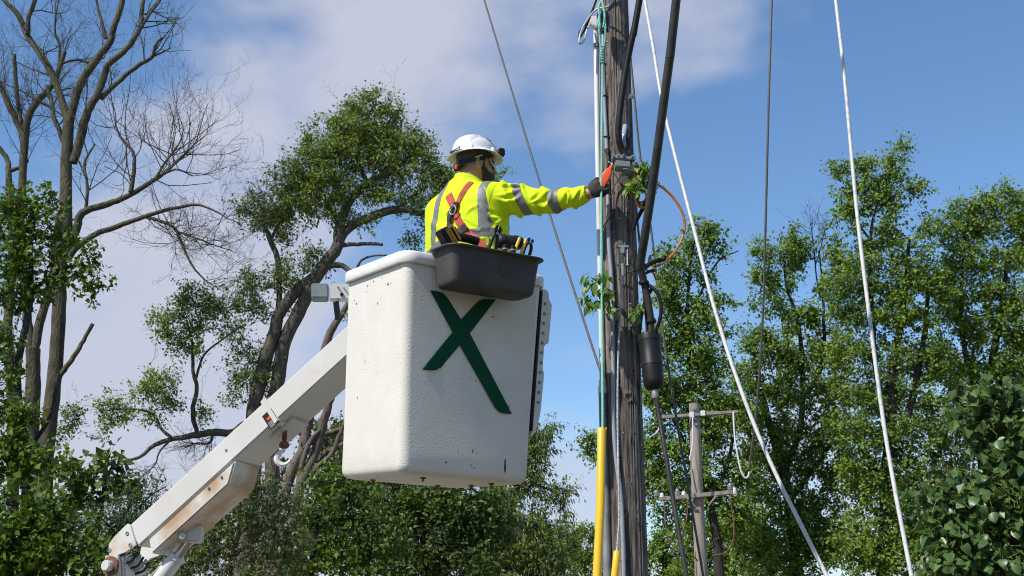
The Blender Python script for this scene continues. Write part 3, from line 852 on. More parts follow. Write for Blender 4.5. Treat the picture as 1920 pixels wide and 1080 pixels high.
# weatherhead box
p = WP(1112, 42, 6.97)
MB().prism([p + np.array(v) for v in ((-0.03, -0.02, 0.03), (0.035, -0.02, 0.035), (0.035, -0.02, -0.03), (0.02, -0.02, -0.045), (-0.01, -0.02, -0.02), (-0.028, -0.02, 0.005))], (0, 0.05, 0)).build('weatherhead', M_pvcw, cd_, bevel=0.005)
cable('drip_loop', 'grey white wire looping out of the conduit head at the pole top', 'wire', [(1148, 0, 6.82), (1140, 12, 6.8), (1118, 18, 6.83), (1103, 35, 6.86), (1090, 58, 6.88), (1086, 80, 6.88), (1094, 78, 6.9), (1101, 55, 6.92), (1106, 45, 6.95)], 0.005, M_wirew, ext0=0.1)
cable('black_drip_loop', 'thin black wire loop hanging left of the pole top', 'wire', [(1118, 0, 6.84), (1110, 22, 6.86), (1102, 42, 6.9), (1094, 60, 6.93), (1087, 70, 6.94), (1087, 60, 6.95), (1096, 48, 6.96), (1106, 47, 6.97)], 0.006, M_cable, ext0=0.15)

# grey duct down the pole with straps
dpts = [(1131, 60, 6.90), (1131, 116, 6.89), (1132.5, 169, 6.885), (1135, 225, 6.88), (1138, 283, 6.875)]
duct = thing('grey_duct', 'slim grey duct strapped down the front left of the pole', 'conduit', WP(1170, 1080, 6.82) * np.array([1, 1, 0]))
MB().tube([WP(*q) for q in dpts], 0.0105, 12, n=8, ).build('upper_duct', M_pvcg, duct, smooth=True)
d2 = [(1138, 330, 6.87), (1140, 374, 6.868), (1141.5, 453, 6.86), (1147, 530, 6.852), (1148, 615, 6.848), (1150, 698, 6.846), (1150, 781, 6.845), (1155, 858, 6.842), (1162, 911, 6.84), (1166, 960, 6.838), (1169, 1052, 6.835), (1170, 1080, 6.835)]
P2 = [WP(*q) for q in d2]; P2.append(np.array([P2[-1][0], P2[-1][1], 0]))
MB().tube(P2, 0.0112, 12, n=8).build('lower_duct', M_pvcg, duct, smooth=True)
MB().tube([WP(1138, 281, 6.875), WP(1139, 286, 6.87), WP(1139.5, 292, 6.865), WP(1141, 303, 6.86), WP(1139, 318, 6.862), WP(1138, 332, 6.868)], [0.016, 0.013, 0.008, 0.010, 0.005, 0.006], 10, n=4).build('duct_end_ties', M_dark, duct, smooth=True)
for (y) in (120, 180, 257, 363, 428, 600, 700, 782, 820, 858, 958, 1050):
    arr = dpts if y < 300 else d2
    ys = [q[1] for q in arr]
    x = np.interp(y, ys, [q[0] for q in arr]); Yd = np.interp(y, ys, [q[2] for q in arr])
    p = WP(x, y, Yd)
    a0 = math.atan2(p[1] - PY, p[0] - PX)
    rr = pole_r(p[2]) + 0.002
    band = [np.array([PX + (rr + (0.0235 if abs(t) < 0.10 else 0.0)) * math.cos(a0 + t), PY + (rr + (0.0235 if abs(t) < 0.10 else 0)) * math.sin(a0 + t), p[2] - 0.01 * abs(t)]) for t in np.linspace(-0.2, 0.2, 7)]
    MB().tube(band, 0.0032, 6).build('strap', M_dark, duct, smooth=True)

# guy with brown strain insulator, teal strand and yellow guard
guy = thing('guy_wire', 'teal plastic coated guy line with brown insulator and long yellow guard', 'guy wire', WP(1120, 1080, 6.45) * np.array([1, 1, 0]))
gtop = [(1130, 118, 6.76), (1128.5, 250, 6.75), (1127.5, 400, 6.73), (1128.5, 600, 6.66), (1130, 760, 6.56), (1129, 830, 6.52), (1121, 1080, 6.42)]
gp = [WP(*q) for q in gtop]
gp.append(gp[-1] + (gp[-1] - gp[-2]) * 2.2)
MB().tube(gp, 0.0062, 8, n=10).build('strand', M_teal, guy, smooth=True)
ic = WP(1130, 42, 6.78)
ins = []
for t in np.linspace(0, 2 * np.pi, 36, endpoint=False):
    ins.append(0.036 + 0.005 * math.cos(3 * t + 0.6))
loops = []
for (k_, z) in ((0.55, -0.062), (0.8, -0.058), (0.95, -0.045), (1, -0.03), (1, 0.03), (0.95, 0.045), (0.8, 0.058), (0.55, 0.062)):
    loops.append(np.array([[ic[0] + r * k_ * math.cos(t), ic[1] + r * k_ * math.sin(t), ic[2] + z] for r, t in zip(ins, np.linspace(0, 2 * np.pi, 36, endpoint=False))]))
io = MB().loft(loops).build('insulator', M_porc, guy, smooth=True)
MB().tube([ic + np.array([0.035 * math.cos(t) * 0.5, -0.034, -0.045 + 0.018 * math.sin(t)]) for t in np.linspace(0, 6.28, 15)], 0.004, 6).build('eye', M_strand, io, smooth=True)
for sg in (-1, 1):
    MB().tube([WP(1130, 120, 6.76), WP(1129 + sg * 2, 95, 6.758), WP(1130 + sg * 5, 72, 6.745), WP(1129 + sg * 6, 52, 6.735), WP(1128 + sg * 6, 36, 6.738), WP(1130 + sg * 2, 22, 6.75)], 0.0055, 8, n=8).build('lower_grip', M_teal, guy, smooth=True)
    MB().tube([WP(1128 + sg * 3, 52, 6.735), WP(1129 + sg * 5, 30, 6.728), WP(1127 + sg * 4, 12, 6.73), WP(1128, -10, 6.75), WP(1129, -80, 6.8)], 0.0055, 8, n=8).build('upper_grip', M_teal, guy, smooth=True)
tw = []
for t in np.linspace(0, 1, 60):
    c = WP(1129.5, 84 + 34 * t, 6.757); tw.append(c + np.array([0.007 * math.cos(t * 44), 0.007 * math.sin(t * 44), 0]))
MB().tube(tw, 0.0042, 6).build('grip_wrap', M_teal, guy, smooth=True)
g0, g1 = WP(1128, 804, 6.54), WP(1119, 1090, 6.41)
gd = unit(g1 - g0)
gl = [g0, g0 + gd * 0.004, g0 + (g1 - g0) * 0.5 + np.array([0.006, 0, 0]), g1, g1 + gd * 1.0]
MB().tube(gl, [0.019, 0.0205, 0.0205, 0.0205, 0.0205], 18).build('guard', M_yellow, guy, smooth=True)
MB().box((g0 + g1) / 2 + np.array([0.021, 0.006, 0]), gd * 0.38, np.array([0.0025, 0, 0]), np.array([0, 0.006, 0])).build('guard_seam', M_yellow, guy)

# second guy: clevis, steel strand, yellow guard
guy2 = thing('short_guy_wire', 'silver steel guy strand with forked clevis and short yellow guard at its foot', 'guy wire', WP(1152, 1080, 6.55) * np.array([1, 1, 0]))
sp_ = [(1166, 505, 6.80), (1163, 580, 6.79), (1159, 680, 6.77), (1158, 780, 6.74), (1160, 900, 6.70), (1161, 970, 6.68), (1157, 1034, 6.66), (1153, 1080, 6.645)]
sp3 = [WP(*q) for q in sp_]; sp3.append(sp3[-1] + (sp3[-1] - sp3[-2]) * 6)
MB().tube(sp3, 0.0055, 8, n=10).build('strand', M_strand, guy2, smooth=True)
y0 = WP(1157, 1034, 6.655); y1 = WP(1152, 1085, 6.64); yd = unit(y1 - y0)
MB().tube([y0, y0 + yd * 0.003, y1, y1 + yd * 0.8], [0.0165, 0.0178, 0.0178, 0.0178], 16).build('guard', M_yellow, guy2, smooth=True)
ct = WP(1167, 463, 6.80)
MB().box(ct, np.array([0.036, 0, 0]), np.array([0, 0.010, 0]), np.array([0, 0, 0.008])).build('clevis_head', M_alu, guy2, bevel=0.004)
MB().prism([ct + np.array(v) for v in ((-0.014, -0.012, 0.0), (0.014, -0.012, 0), (0.011, -0.012, -0.035), (0.0, -0.012, -0.045), (-0.011, -0.012, -0.035))], (0, 0.02, 0)).build('clevis_wedge', M_alu, guy2, bevel=0.004)
for sg in (-1, 1):
    MB().tube([ct + np.array([sg * 0.026, 0, 0]), ct + np.array([sg * 0.024, -0.002, -0.1])], 0.004, 8).build('clevis_rod', M_wirew, guy2, smooth=True)
MB().tube([ct + np.array([-0.03, -0.002, -0.102]), ct + np.array([0.03, -0.002, -0.102])], 0.006, 8).build('clevis_bar', M_alu, guy2, smooth=True)
MB().tube([ct + np.array([0, -0.002, -0.095]), ct + np.array([0, 0, -0.16]), WP(1166, 512, 6.80)], [0.014, 0.009, 0.006], 12).build('socket', M_alu, guy2, smooth=True)
MB().tube([ct + np.array([0, 0.005, 0.0]), ct + np.array([0, 0.11, 0.006])], 0.007, 8).build('through_bolt', M_steel, guy2)

# gang clamp on the pole
clampo = thing('cable_clamp', 'cast grey cable clamp housing with bolts at the worker\'s hand', 'clamp', WP(1175, 330, 6.75))
k = WP(1167, 312, 6.72)
MB().box(k, np.array([0.040, 0.004, -0.002]), np.array([0, 0.04, 0]), np.array([0, 0, 0.018])).build('lower_block', M_alu, clampo, bevel=0.004)
MB().box(WP(1167, 299, 6.72), np.array([0.058, 0.006, -0.003]), np.array([0, 0.03, 0]), np.array([0, 0, 0.011])).build('flange', M_alu, clampo, bevel=0.004)
MB().box(WP(1184, 321, 6.74), np.array([0.046, 0.01, -0.006]), np.array([0, 0.04, 0]), np.array([0, 0, 0.017])).build('rear_block', M_alu, clampo, bevel=0.004)
MB().box(WP(1196, 311, 6.73), np.array([0.034, 0.004, -0.004]), np.array([0, 0.03, 0]), np.array([0, 0, 0.012])).build('rear_flange', M_alu, clampo, bevel=0.004)
for (x, y) in ((1150, 297), (1159, 296), (1169, 295), (1185, 297), (1191, 309), (1202, 312)):
    p = WP(x, y, 6.69)
    MB().lathe([(0.0115, 0.0), (0.0115, 0.012), (0.009, 0.016), (0.006, 0.016), (0.006, 0.026), (0.004, 0.028)], frame(p + np.array([0, 0.01, 0]), (0.0, -0.8, 0.35)), 6).build('bolt', M_alu, clampo)
for (x, y) in ((1150, 297), (1188, 296)):
    MB().tube([WP(x, y - 4, 6.72), WP(x, y + 5, 6.72)], 0.011, 10).build('boss', M_alu, clampo, bevel=0.002)
MB().box(WP(1172, 316, 6.678), np.array([0.012, 0, 0]), np.array([0, 0.001, 0]), np.array([0, 0, 0.003])).build('name_plate', M_galv, clampo)
MB().tube([WP(1170, 305, 6.80), WP(1172, 306, 6.90)], 0.014, 10).build('stud', M_alu, clampo)

# cables
cable('main_cable', 'thick black cable bending down the pole into the clamp', 'cable',
      [(1199, 0, 6.62), (1191, 46, 6.64), (1181, 91, 6.66), (1172, 141, 6.68), (1165, 190, 6.69), (1160, 232, 6.70), (1160.5, 262, 6.71), (1166, 280, 6.72), (1175, 292, 6.72), (1180, 300, 6.72)], 0.0180, M_cable, ext0=2.2, sides=16)
cable('looped_cable', 'short dark cable rising behind the clamp on the pole', 'cable', [(1177, 300, 6.73), (1178, 285, 6.74), (1179, 268, 6.76), (1175, 250, 6.79), (1172, 240, 6.81)], 0.0135, M_cableg, sides=12)
sl = cable('clear_sleeve', 'shiny clear plastic sleeve against the pole above the clamp', 'sleeve', [(1172, 236, 6.80), (1170, 250, 6.765), (1169, 268, 6.755), (1170, 282, 6.76)], 0.013, mat('clear_vinyl', (0.35, 0.42, 0.52), rough=0.1, coat=0.6), sides=12)
cable('large_cable', 'thickest grey black cable crossing in front from top right to the splice', 'cable',
      [(1268, 0, 6.15), (1258, 90, 6.22), (1243.5, 200, 6.32), (1226, 330, 6.44), (1211, 430, 6.54), (1201, 493, 6.62), (1203, 510, 6.64), (1210, 540, 6.66), (1217, 575, 6.67), (1221, 610, 6.68), (1217, 650, 6.69)], [0.0225] * 6 + [0.021, 0.019, 0.018, 0.017, 0.017], M_cableg, ext0=3, sides=18)
for (x, y) in ((1202, 498), (1207, 530), (1221, 603)):
    p = WP(x, y, 6.635 + (y - 498) * 0.0004)
    o = MB().tube([p - np.array([0.0, 0, 0.008]), p + np.array([0.0, 0, 0.008])], 0.027, 14).build('cable_tie', M_black, None, bevel=0.002, loc=p)
    tag(o, {498: 'black tie at the bend of the thick cable', 530: 'black tie just under the cable bend', 603: 'black tie above the splice closure'}[y], 'cable tie', 'ties on the thick cable')
cable('branch_cable', 'black jumper arching right of the cable bundle above the splice', 'cable', [(1208, 530, 6.65), (1221, 538, 6.64), (1234, 552, 6.63), (1240, 575, 6.63), (1237, 600, 6.64), (1228, 625, 6.66), (1221, 652, 6.69)], 0.0095, M_cable)
cable('branch_cable', 'black jumper between pole and cable bundle above the splice', 'cable', [(1222, 542, 6.66), (1212, 560, 6.68), (1203, 590, 6.72), (1199, 630, 6.76), (1198, 690, 6.80), (1197, 760, 6.82)], 0.0095, M_cable)
cable('branch_cable', 'thin black cord inside the bundle running into the splice', 'cable', [(1203, 500, 6.66), (1208, 560, 6.69), (1212, 600, 6.70), (1214, 650, 6.70)], 0.007, M_cable)
cable('bracket_stub', 'short black stub reaching right off the cable bend', 'cable', [(1206, 505, 6.66), (1218, 495, 6.68), (1232, 489, 6.70), (1244, 486, 6.70), (1246, 480, 6.70)], 0.012, M_cable)
cable('bracket_stub', 'lower grey stub tied to the cable bundle under the bend', 'cable', [(1208, 514, 6.66), (1220, 508, 6.66), (1229, 507, 6.66)], 0.008, M_cableg)
cable('standoff_strap', 'slanting black strap behind the orange coil at the pole', 'strap', [(1186, 432, 6.86), (1194, 412, 6.84), (1206, 390, 6.80), (1219, 368, 6.76)], 0.011, M_cable)
# splice closure
s0, s1 = WP(1217, 632, 6.70), WP(1227, 728, 6.66)
sdv = unit(s1 - s0); sl_ = np.linalg.norm(s1 - s0)
spl = thing('splice_closure', 'black cylindrical cable splice closure hanging right of the pole', 'splice closure', s1)
MB().lathe([(0.046, 0.004), (0.046, -0.004), (0.057, -0.006), (0.0585, 0.002), (0.0585, 0.028), (0.056, 0.03), (0.055, 0.05), (0.0545, sl_ * 0.55), (0.0555, sl_ * 0.555), (0.0555, sl_ * 0.575), (0.054, sl_ * 0.58), (0.053, sl_ * 0.86), (0.048, sl_ * 0.95), (0.034, sl_ * 1.0), (0.02, sl_ * 1.02)],
           frame(s0, sdv), 32).build('body', M_black, spl, smooth=True, angle=40)
MB().lathe([(0.0001, 0.012), (0.047, 0.012), (0.047, 0.016), (0.0001, 0.016)], frame(s0, sdv), 24).build('end_plug', M_darkhole, spl)
for a_ in (0.3, 1.6, 2.9, 4.2, 5.4):
    q = Vector(frame(s0, sdv) @ Vector((0.033 * math.cos(a_), 0.033 * math.sin(a_), 0.0)))
    MB().tube([np.array(q), np.array(q) + sdv * 0.014], 0.009, 8).build('port', M_dark, spl)
nz_ = s1 + sdv * 0.01
MB().tube([nz_, nz_ + sdv * 0.03, nz_ + sdv * 0.045], [0.016, 0.018, 0.014], 12).build('nozzle', M_galv, spl, smooth=True)
cable('tail_cable', 'olive black cable running from the splice down out of frame', 'cable', [(1229, 738, 6.655), (1236, 780, 6.64), (1246, 840, 6.6), (1261, 930, 6.56), (1287, 1080, 6.48)], 0.0115, M_cableg, ext1=2.5, sides=12)
# thin wires and lines
cable('messenger_wire', 'thin dark wire slanting down from top centre behind the worker\'s arm', 'wire', [(908, 0, 10.2), (958, 165, 9.6), (1010, 335, 9.0), (1062, 500, 8.5), (1122, 685, 7.9), (1160, 790, 7.6)], 0.0078, M_wire, ext0=6, fn=W)
cable('drop_wire', 'thin brown wire just right of the pole passing behind the thick cable', 'wire', [(1181, 95, 7.5), (1200, 290, 7.45), (1222, 440, 7.4), (1240, 600, 7.35), (1266, 770, 7.3), (1305, 1000, 7.2)], 0.0066, M_wire, ext0=3, ext1=2)
cable('drop_wire', 'short thin tan wire between pole edge and thick cable', 'wire', [(1190, 330, 7.2), (1194, 400, 7.1), (1203, 490, 6.9), (1213, 560, 6.85)], 0.006, M_wire)
cable('guy_line', 'white sleeved line slanting from pole top down to lower right', 'guy line', [(1209, 0, 8.6), (1225, 90, 8.45), (1246, 210, 8.3), (1300, 425, 8.0), (1346, 600, 7.8), (1400, 760, 7.6), (1460, 900, 7.45), (1550, 1080, 7.25)], 0.012, M_wirew, ext0=2, ext1=4, sides=12, fn=W)
cable('guy_line', 'steep white weathered line crossing in front of the right hand trees', 'guy line', [(1567, 0, 6.9), (1584, 150, 6.8), (1605, 380, 6.7), (1626, 560, 6.6), (1655, 780, 6.5), (1680, 930, 6.4), (1709, 1080, 6.3)], 0.0105, M_wirew, ext0=2, ext1=4, sides=12, fn=W)
cable('span_wire', 'near vertical dark wire between the two white lines', 'wire', [(1447, 0, 10.5), (1441, 200, 10.5), (1436, 400, 10.6), (1430, 600, 10.8), (1419, 760, 11), (1405, 880, 11.2)], 0.0105, M_wire, ext0=4, fn=W)
# orange cable: coil and arc
oc = []
for t in np.linspace(0, 3 * 2 * math.pi, 90):
    oc.append(WP(1203 + 15 * math.cos(t) + 1.2 * math.sin(t * 0.35), 358 + 33 * math.sin(t) - 0.8 * t, 6.74 + 0.02 * math.cos(t * 0.5 + 1)))
o = MB().tube([WP(1193, 322, 6.74), WP(1199, 338, 6.72)] + oc, 0.0062, 8).build('orange_coil', M_orange, None, smooth=True, loc=oc[0])
tag(o, 'coil of orange cable tied below the clamp on the pole', 'cable coil')
MB().tube([WP(1207, 384, 6.73), WP(1216, 378, 6.73)], 0.012, 10).build('coil_tie', M_black, o, smooth=True)
cable('orange_arc', 'single orange cable arching out right of the thick cable', 'cable', [(1212, 342, 6.75), (1226, 345, 6.77), (1240, 350, 6.79), (1262, 370, 6.8), (1279, 398, 6.8), (1284, 425, 6.8), (1277, 452, 6.79), (1262, 476, 6.77), (1243, 493, 6.74), (1228, 500, 6.7)], 0.0068, M_orange)
cable('teal_tail', 'short teal tie wire at the clamp left end', 'wire', [(1141, 303, 6.8), (1146, 306, 6.77), (1151, 305, 6.74)], 0.003, M_teal, n=5)

# vines and leafy sprigs caught on the pole
M_vine = mat('vine_bark', (0.12, 0.085, 0.055), (0.06, 0.045, 0.03), rough=0.8, scale=30)
M_leafp = leaf_mat('vine_leaf', [(0.07, 0.14, 0.025), (0.11, 0.20, 0.04), (0.16, 0.26, 0.06)], 0.4)
M_leafp2 = leaf_mat('pale_vine_leaf', [(0.24, 0.34, 0.09), (0.32, 0.40, 0.14)], 0.4)
def leaf_mesh(name, material, L=1.0, w=0.19, serr=True):
    """pointed blade folded on the midrib, curling down at the tip"""
    prof = [(0, 0.0), (0.12, 0.5), (0.3, 0.95), (0.45, 1.0), (0.62, 0.82), (0.8, 0.45), (1.0, 0.0)]
    co, f = [], []
    for (t, k_) in prof:
        z = -0.22 * t * t
        co += [(t * L, -k_ * w, z + 0.10 * k_ * w * 2), (t * L, 0, z), (t * L, k_ * w, z + 0.10 * k_ * w * 2)]
    for i in range(len(prof) - 1):
        a = i * 3
        f += [(a, a + 1, a + 4, a + 3), (a + 1, a + 2, a + 5, a + 4)]
    co += [(-0.25 * L, -0.012, 0.02), (-0.25 * L, 0.012, 0.02), (0.03, 0.012, 0), (0.03, -0.012, 0)]
    n_ = len(co); f.append((n_ - 4, n_ - 3, n_ - 2, n_ - 1))
    me = bpy.data.meshes.new(name); me.from_pydata(co, [], f); me.update(); me.materials.append(material)
    me.polygons.foreach_set('use_smooth', [True] * len(me.polygons))
    return me
LM = [leaf_mesh('leaf', M_leafp), leaf_mesh('leaf', M_leafp, w=0.23), leaf_mesh('leaf', M_leafp2, w=0.21)]
def sprig(label, stems, leaves, Y, size):
    """stems: pixel polylines; leaves: blobs (px, py, spread px, count)"""
    p0 = WP(*stems[0][0], Y)
    t = thing('vine_sprig', label, 'vine', p0, 'leafy vine sprigs on the pole')
    for st in stems:
        MB().tube([WP(x, y, Y + 0.02 * math.sin(i * 1.7)) for i, (x, y) in enumerate(st)], [0.0045] * (len(st) - 1) + [0.002], 6, n=5).build('stem', M_vine, t, smooth=True)
    for (lx, ly, sp, cnt) in leaves:
        for k in range(cnt):
            p = WP(lx + random.gauss(0, sp * 0.55), ly + random.gauss(0, sp * 0.55), Y + random.gauss(0, 0.035))
            d = Vector((random.gauss(0, 0.7), random.gauss(-0.1, 0.6), random.gauss(-0.8, 0.45))).normalized()
            up = Vector((random.gauss(-0.2, 0.4), random.gauss(-0.3, 0.4), 1)).normalized()
            y_ = up.cross(d).normalized(); z_ = d.cross(y_)
            s_ = size * random.uniform(0.7, 1.2)
            M = Matrix(((d.x, y_.x, z_.x, p[0]), (d.y, y_.y, z_.y, p[1]), (d.z, y_.z, z_.z, p[2]), (0, 0, 0, 1))) @ Matrix.Scale(s_, 4)
            inst(random.choice(LM), 'leaf', t, M)
sprig('leafy vine sprig sticking out left of the pole at mid height', [[(1152, 548), (1135, 540), (1120, 528), (1108, 520)], [(1140, 545), (1128, 562), (1118, 580)], [(1135, 543), (1140, 560), (1146, 580)]],
      [(1100, 526, 14, 13), (1120, 540, 20, 18), (1112, 565, 14, 13), (1140, 555, 14, 14), (1148, 578, 10, 8), (1128, 515, 10, 8), (1098, 560, 8, 5)], 6.72, 0.064)
sprig('vine leaves bunched behind the clamp at the pole right side', [[(1178, 330), (1190, 335), (1205, 330), (1215, 320)], [(1190, 335), (1192, 352), (1186, 362)], [(1205, 330), (1222, 332), (1238, 345)]],
      [(1208, 312, 12, 18), (1218, 325, 10, 13), (1190, 345, 13, 20), (1200, 336, 12, 15), (1180, 352, 8, 9), (1238, 348, 4, 2), (1212, 345, 8, 8), (1200, 308, 6, 5)], 6.72, 0.068)
sprig('pale green vine sprig hanging below the cable bend', [[(1210, 505), (1225, 512), (1238, 520)], [(1225, 512), (1232, 530), (1236, 545)], [(1222, 480), (1232, 470), (1240, 465)]],
      [(1240, 512, 12, 10), (1232, 530, 11, 9), (1240, 545, 8, 6), (1236, 472, 12, 7), (1222, 478, 9, 5)], 6.74, 0.05)
sprig('small vine sprig against the pole left of the splice closure', [[(1220, 560), (1205, 572), (1192, 582)], [(1200, 575), (1196, 592), (1190, 605)]],
      [(1196, 576, 9, 8), (1190, 592, 8, 8), (1206, 572, 9, 6), (1184, 580, 5, 3)], 6.72, 0.05)
for (lab, pts_) in (('bare brown vine running down the pole below the clamp', [(1172, 316), (1164, 330), (1152, 348), (1147, 362), (1145, 380), (1146, 394), (1149, 398), (1140, 412), (1130, 426)]),
                    ('thin dry twig crossing the pole under the clamp', [(1150, 322), (1158, 336), (1165, 345), (1172, 352), (1169, 362)]),
                    ('dry vine stem crossing the pole near the clevis', [(1196, 508), (1180, 510), (1170, 516), (1160, 524)])):
    cable('dry_vine', lab, 'vine', [(x, y, 6.84) for x, y in pts_], 0.0035, M_vine, n=4, sides=6)
# shadow-casting hardware: small studs and nails
for i in range(14):
    z = random.uniform(2.3, 5.5); a_ = random.uniform(3.6, 6.0); rr = pole_r(z)
    p = np.array([PX + rr * math.cos(a_), PY + rr * math.sin(a_), z])
    inst(bolt_me, 'nail', pole, frame(p, (math.cos(a_), math.sin(a_), 0), s=0.6))
p = WP(1178, 186, 6.87)
MB().tube([p, p + np.array([0.02, -0.05, 0])], 0.008, 8).lathe([(0.016, 0), (0.016, 0.01)], frame(p + np.array([0.014, -0.035, 0]), (0.3, -1, 0)), 6).build('step_bolt', M_steel, pole)

# ------------------------------------------------------------------ second pole further back
Y2 = 27.0
q0 = W(1304.5, 757, Y2); q1 = W(1311, 1080, Y2)
pole2 = thing('utility_pole', 'grey distant utility pole with two crossarms in front of the right hand trees', 'utility pole', (q1[0], Y2, 0))
x2 = (q0[0] + q1[0]) / 2
hgt = q0[2]
zz = np.linspace(0, hgt, 26); rr = 0.155 - (0.155 - 0.112) * zz / hgt
pp = np.array([[x2 + 0.006 * math.sin(z * 2), Y2, z] for z in zz])
MB().tube(pp, rr, 22).build('shaft', M_woodg, pole2, smooth=True, angle=50)
def arm(pa, pb, th, Y):
    a, b = W(*pa, Y), W(*pb, Y)
    ax = (b - a) / 2; up = np.array([0, 0, th]); dy = np.array([0, th * 1.2, 0])
    return (a, b, MB().box((a + b) / 2, ax, dy, up).build('crossarm', M_woodg, pole2, bevel=0.01))
a1, b1_, _ = arm((1234, 783), (1384, 772), 0.035, Y2 - 0.16)
a2, b2_, _ = arm((1237, 936), (1373, 923), 0.045, Y2 - 0.17)
for (x, y) in ((1297, 778), (1318, 775)):
    MB().box(W(x, y, Y2 - 0.2), np.array([0.05, 0, 0]), np.array([0, 0.03, 0]), np.array([0, 0, 0.06])).build('arm_gain', M_pvcw, pole2, bevel=0.01)
for (pa, pb) in (((1289, 935), (1305, 952)), ((1343, 930), (1329, 948))):
    MB().tube([W(*pa, Y2 - 0.24), W(*pb, Y2 - 0.16)], 0.025, 6).build('brace', M_woodg, pole2)
for (x, y, mm) in ((1231, 927, M_galv), (1241, 932, M_pvcw), (1270, 924, M_galv), (1282, 929, M_pvcw), (1369, 914, M_galv), (1377, 922, M_pvcw)):
    p = W(x, y, Y2 - 0.17)
    MB().lathe([(0.03, -0.09), (0.03, -0.05), (0.055, -0.045), (0.055, -0.02), (0.04, -0.015), (0.055, -0.01), (0.055, 0.02), (0.04, 0.025), (0.045, 0.05), (0.03, 0.08), (0.01, 0.09)], frame(p, (0, 0, 1)), 14).build('pin_insulator', mm, pole2, smooth=True, angle=60)
for (x, y) in ((1302, 766), (1303, 785), (1305, 795), (1311, 925), (1313, 932)):
    inst(bolt_me, 'bolt', pole2, frame(W(x, y, Y2 - 0.13), (0, -1, 0), s=5))
def jumper(label, pts, r, m_):
    cable('jumper_wire', label, 'wire', pts, r, m_, n=8, sides=7)
jumper('white jumper hanging from right end of the distant upper crossarm', [(1375, 772, Y2 - .2), (1376, 795, Y2 - .2), (1379, 830, Y2 - .2), (1388, 878, Y2 - .2), (1396, 895, Y2 - .2), (1402, 894, Y2 - .2), (1405, 885, Y2 - .2)], 0.018, M_pvcw)
jumper('white jumper curling left off the distant upper crossarm', [(1240, 785, Y2 - .2), (1237, 800, Y2 - .3), (1230, 812, Y2 - .5), (1218, 820, Y2 - .8)], 0.015, M_pvcw)
jumper('white jumper falling along the distant pole', [(1299, 782, Y2 - .2), (1299, 810, Y2 - .2), (1298, 835, Y2 - .2), (1293, 862, Y2 - .2)], 0.015, M_pvcw)
jumper('dark jumper drooping from left of the lower distant crossarm', [(1245, 940, Y2 - .2), (1248, 985, Y2 - .2), (1254, 1015, Y2 - .2), (1275, 1032, Y2 - .2), (1300, 1043, Y2 - .2), (1308, 1052, Y2 - .15)], 0.014, M_rust)
jumper('dark jumper drooping from right of the lower distant crossarm', [(1369, 935, Y2 - .2), (1376, 980, Y2 - .2), (1374, 1015, Y2 - .2), (1360, 1036, Y2 - .2), (1335, 1042, Y2 - .2)], 0.014, M_rust)
jumper('dark jumper between the lower distant crossarm and the pole', [(1289, 942, Y2 - .2), (1288, 970, Y2 - .2), (1280, 1000, Y2 - .2), (1279, 1020, Y2 - .2)], 0.012, M_rust)


# ------------------------------------------------------------------ worker: surfaces grown from distance fields
def surface_nets(F, org, h):
    s = F < 0
    nx, ny, nz = F.shape
    cnt = np.zeros((nx - 1, ny - 1, nz - 1), np.float32); acc = np.zeros((nx - 1, ny - 1, nz - 1, 3), np.float32)
    cs = [(i, j, k) for i in (0, 1) for j in (0, 1) for k in (0, 1)]
    sl = lambda c: tuple(slice(c[d], F.shape[d] - 1 + c[d]) for d in range(3))
    for c in cs:
        for ax in range(3):
            if c[ax]: continue
            c2 = list(c); c2[ax] = 1
            f0, f1 = F[sl(c)], F[sl(c2)]
            m = (f0 < 0) != (f1 < 0)
            t = np.where(m, f0 / np.where(m, f0 - f1, 1), 0)
            cnt += m
            for d in range(3):
                acc[..., d] += np.where(m, c[d] + (t if d == ax else 0), 0)
    act = cnt > 0
    idx = -np.ones(act.shape, np.int64); idx[act] = np.arange(act.sum())
    base = np.argwhere(act)
    V = (base + acc[act] / cnt[act][:, None]) * h + org
    Q = []
    for ax in range(3):
        a, b = (ax + 1) % 3, (ax + 2) % 3
        n0 = [slice(None)] * 3; n1 = [slice(None)] * 3
        n0[ax] = slice(0, F.shape[ax] - 1); n1[ax] = slice(1, F.shape[ax])
        for d in (a, b):
            n0[d] = slice(1, F.shape[d] - 1); n1[d] = slice(1, F.shape[d] - 1)
        s0, s1 = s[tuple(n0)], s[tuple(n1)]
        for fl in (False, True):
            e = np.argwhere((s0 != s1) & (s0 == (not fl)))
            if not len(e): continue
            e[:, a] += 1; e[:, b] += 1
            def cell(da, db):
                q = e.copy(); q[:, a] -= da; q[:, b] -= db; return idx[q[:, 0], q[:, 1], q[:, 2]]
            q = np.stack([cell(1, 1), cell(0, 1), cell(0, 0), cell(1, 0)], 1)
            Q.append(q[:, ::-1] if fl else q)
    return V, np.vstack(Q)


def cap_sd(P, a, b, ra, rb):
    a, b = np.asarray(a, np.float32), np.asarray(b, np.float32)
    ab = b - a
    t = np.clip(((P - a) @ ab) / ab.dot(ab), 0, 1)
    return np.linalg.norm(P - a - t[..., None] * ab, axis=-1) - (ra + (rb - ra) * t)


def ell_sd(P, c, R, r):
    """ellipsoid with axes = rows of R and radii r"""
    q = ((P - np.asarray(c, np.float32)) @ np.asarray(R, np.float32).T) / np.asarray(r, np.float32)
    k0 = np.linalg.norm(q, axis=-1); k1 = np.linalg.norm(q / np.asarray(r, np.float32), axis=-1) + 1e-9
    return k0 * (k0 - 1) / k1


def smin(a, b, k):
    h = np.clip(0.5 + 0.5 * (b - a) / k, 0, 1)
    return b * (1 - h) + a * h - k * h * (1 - h)


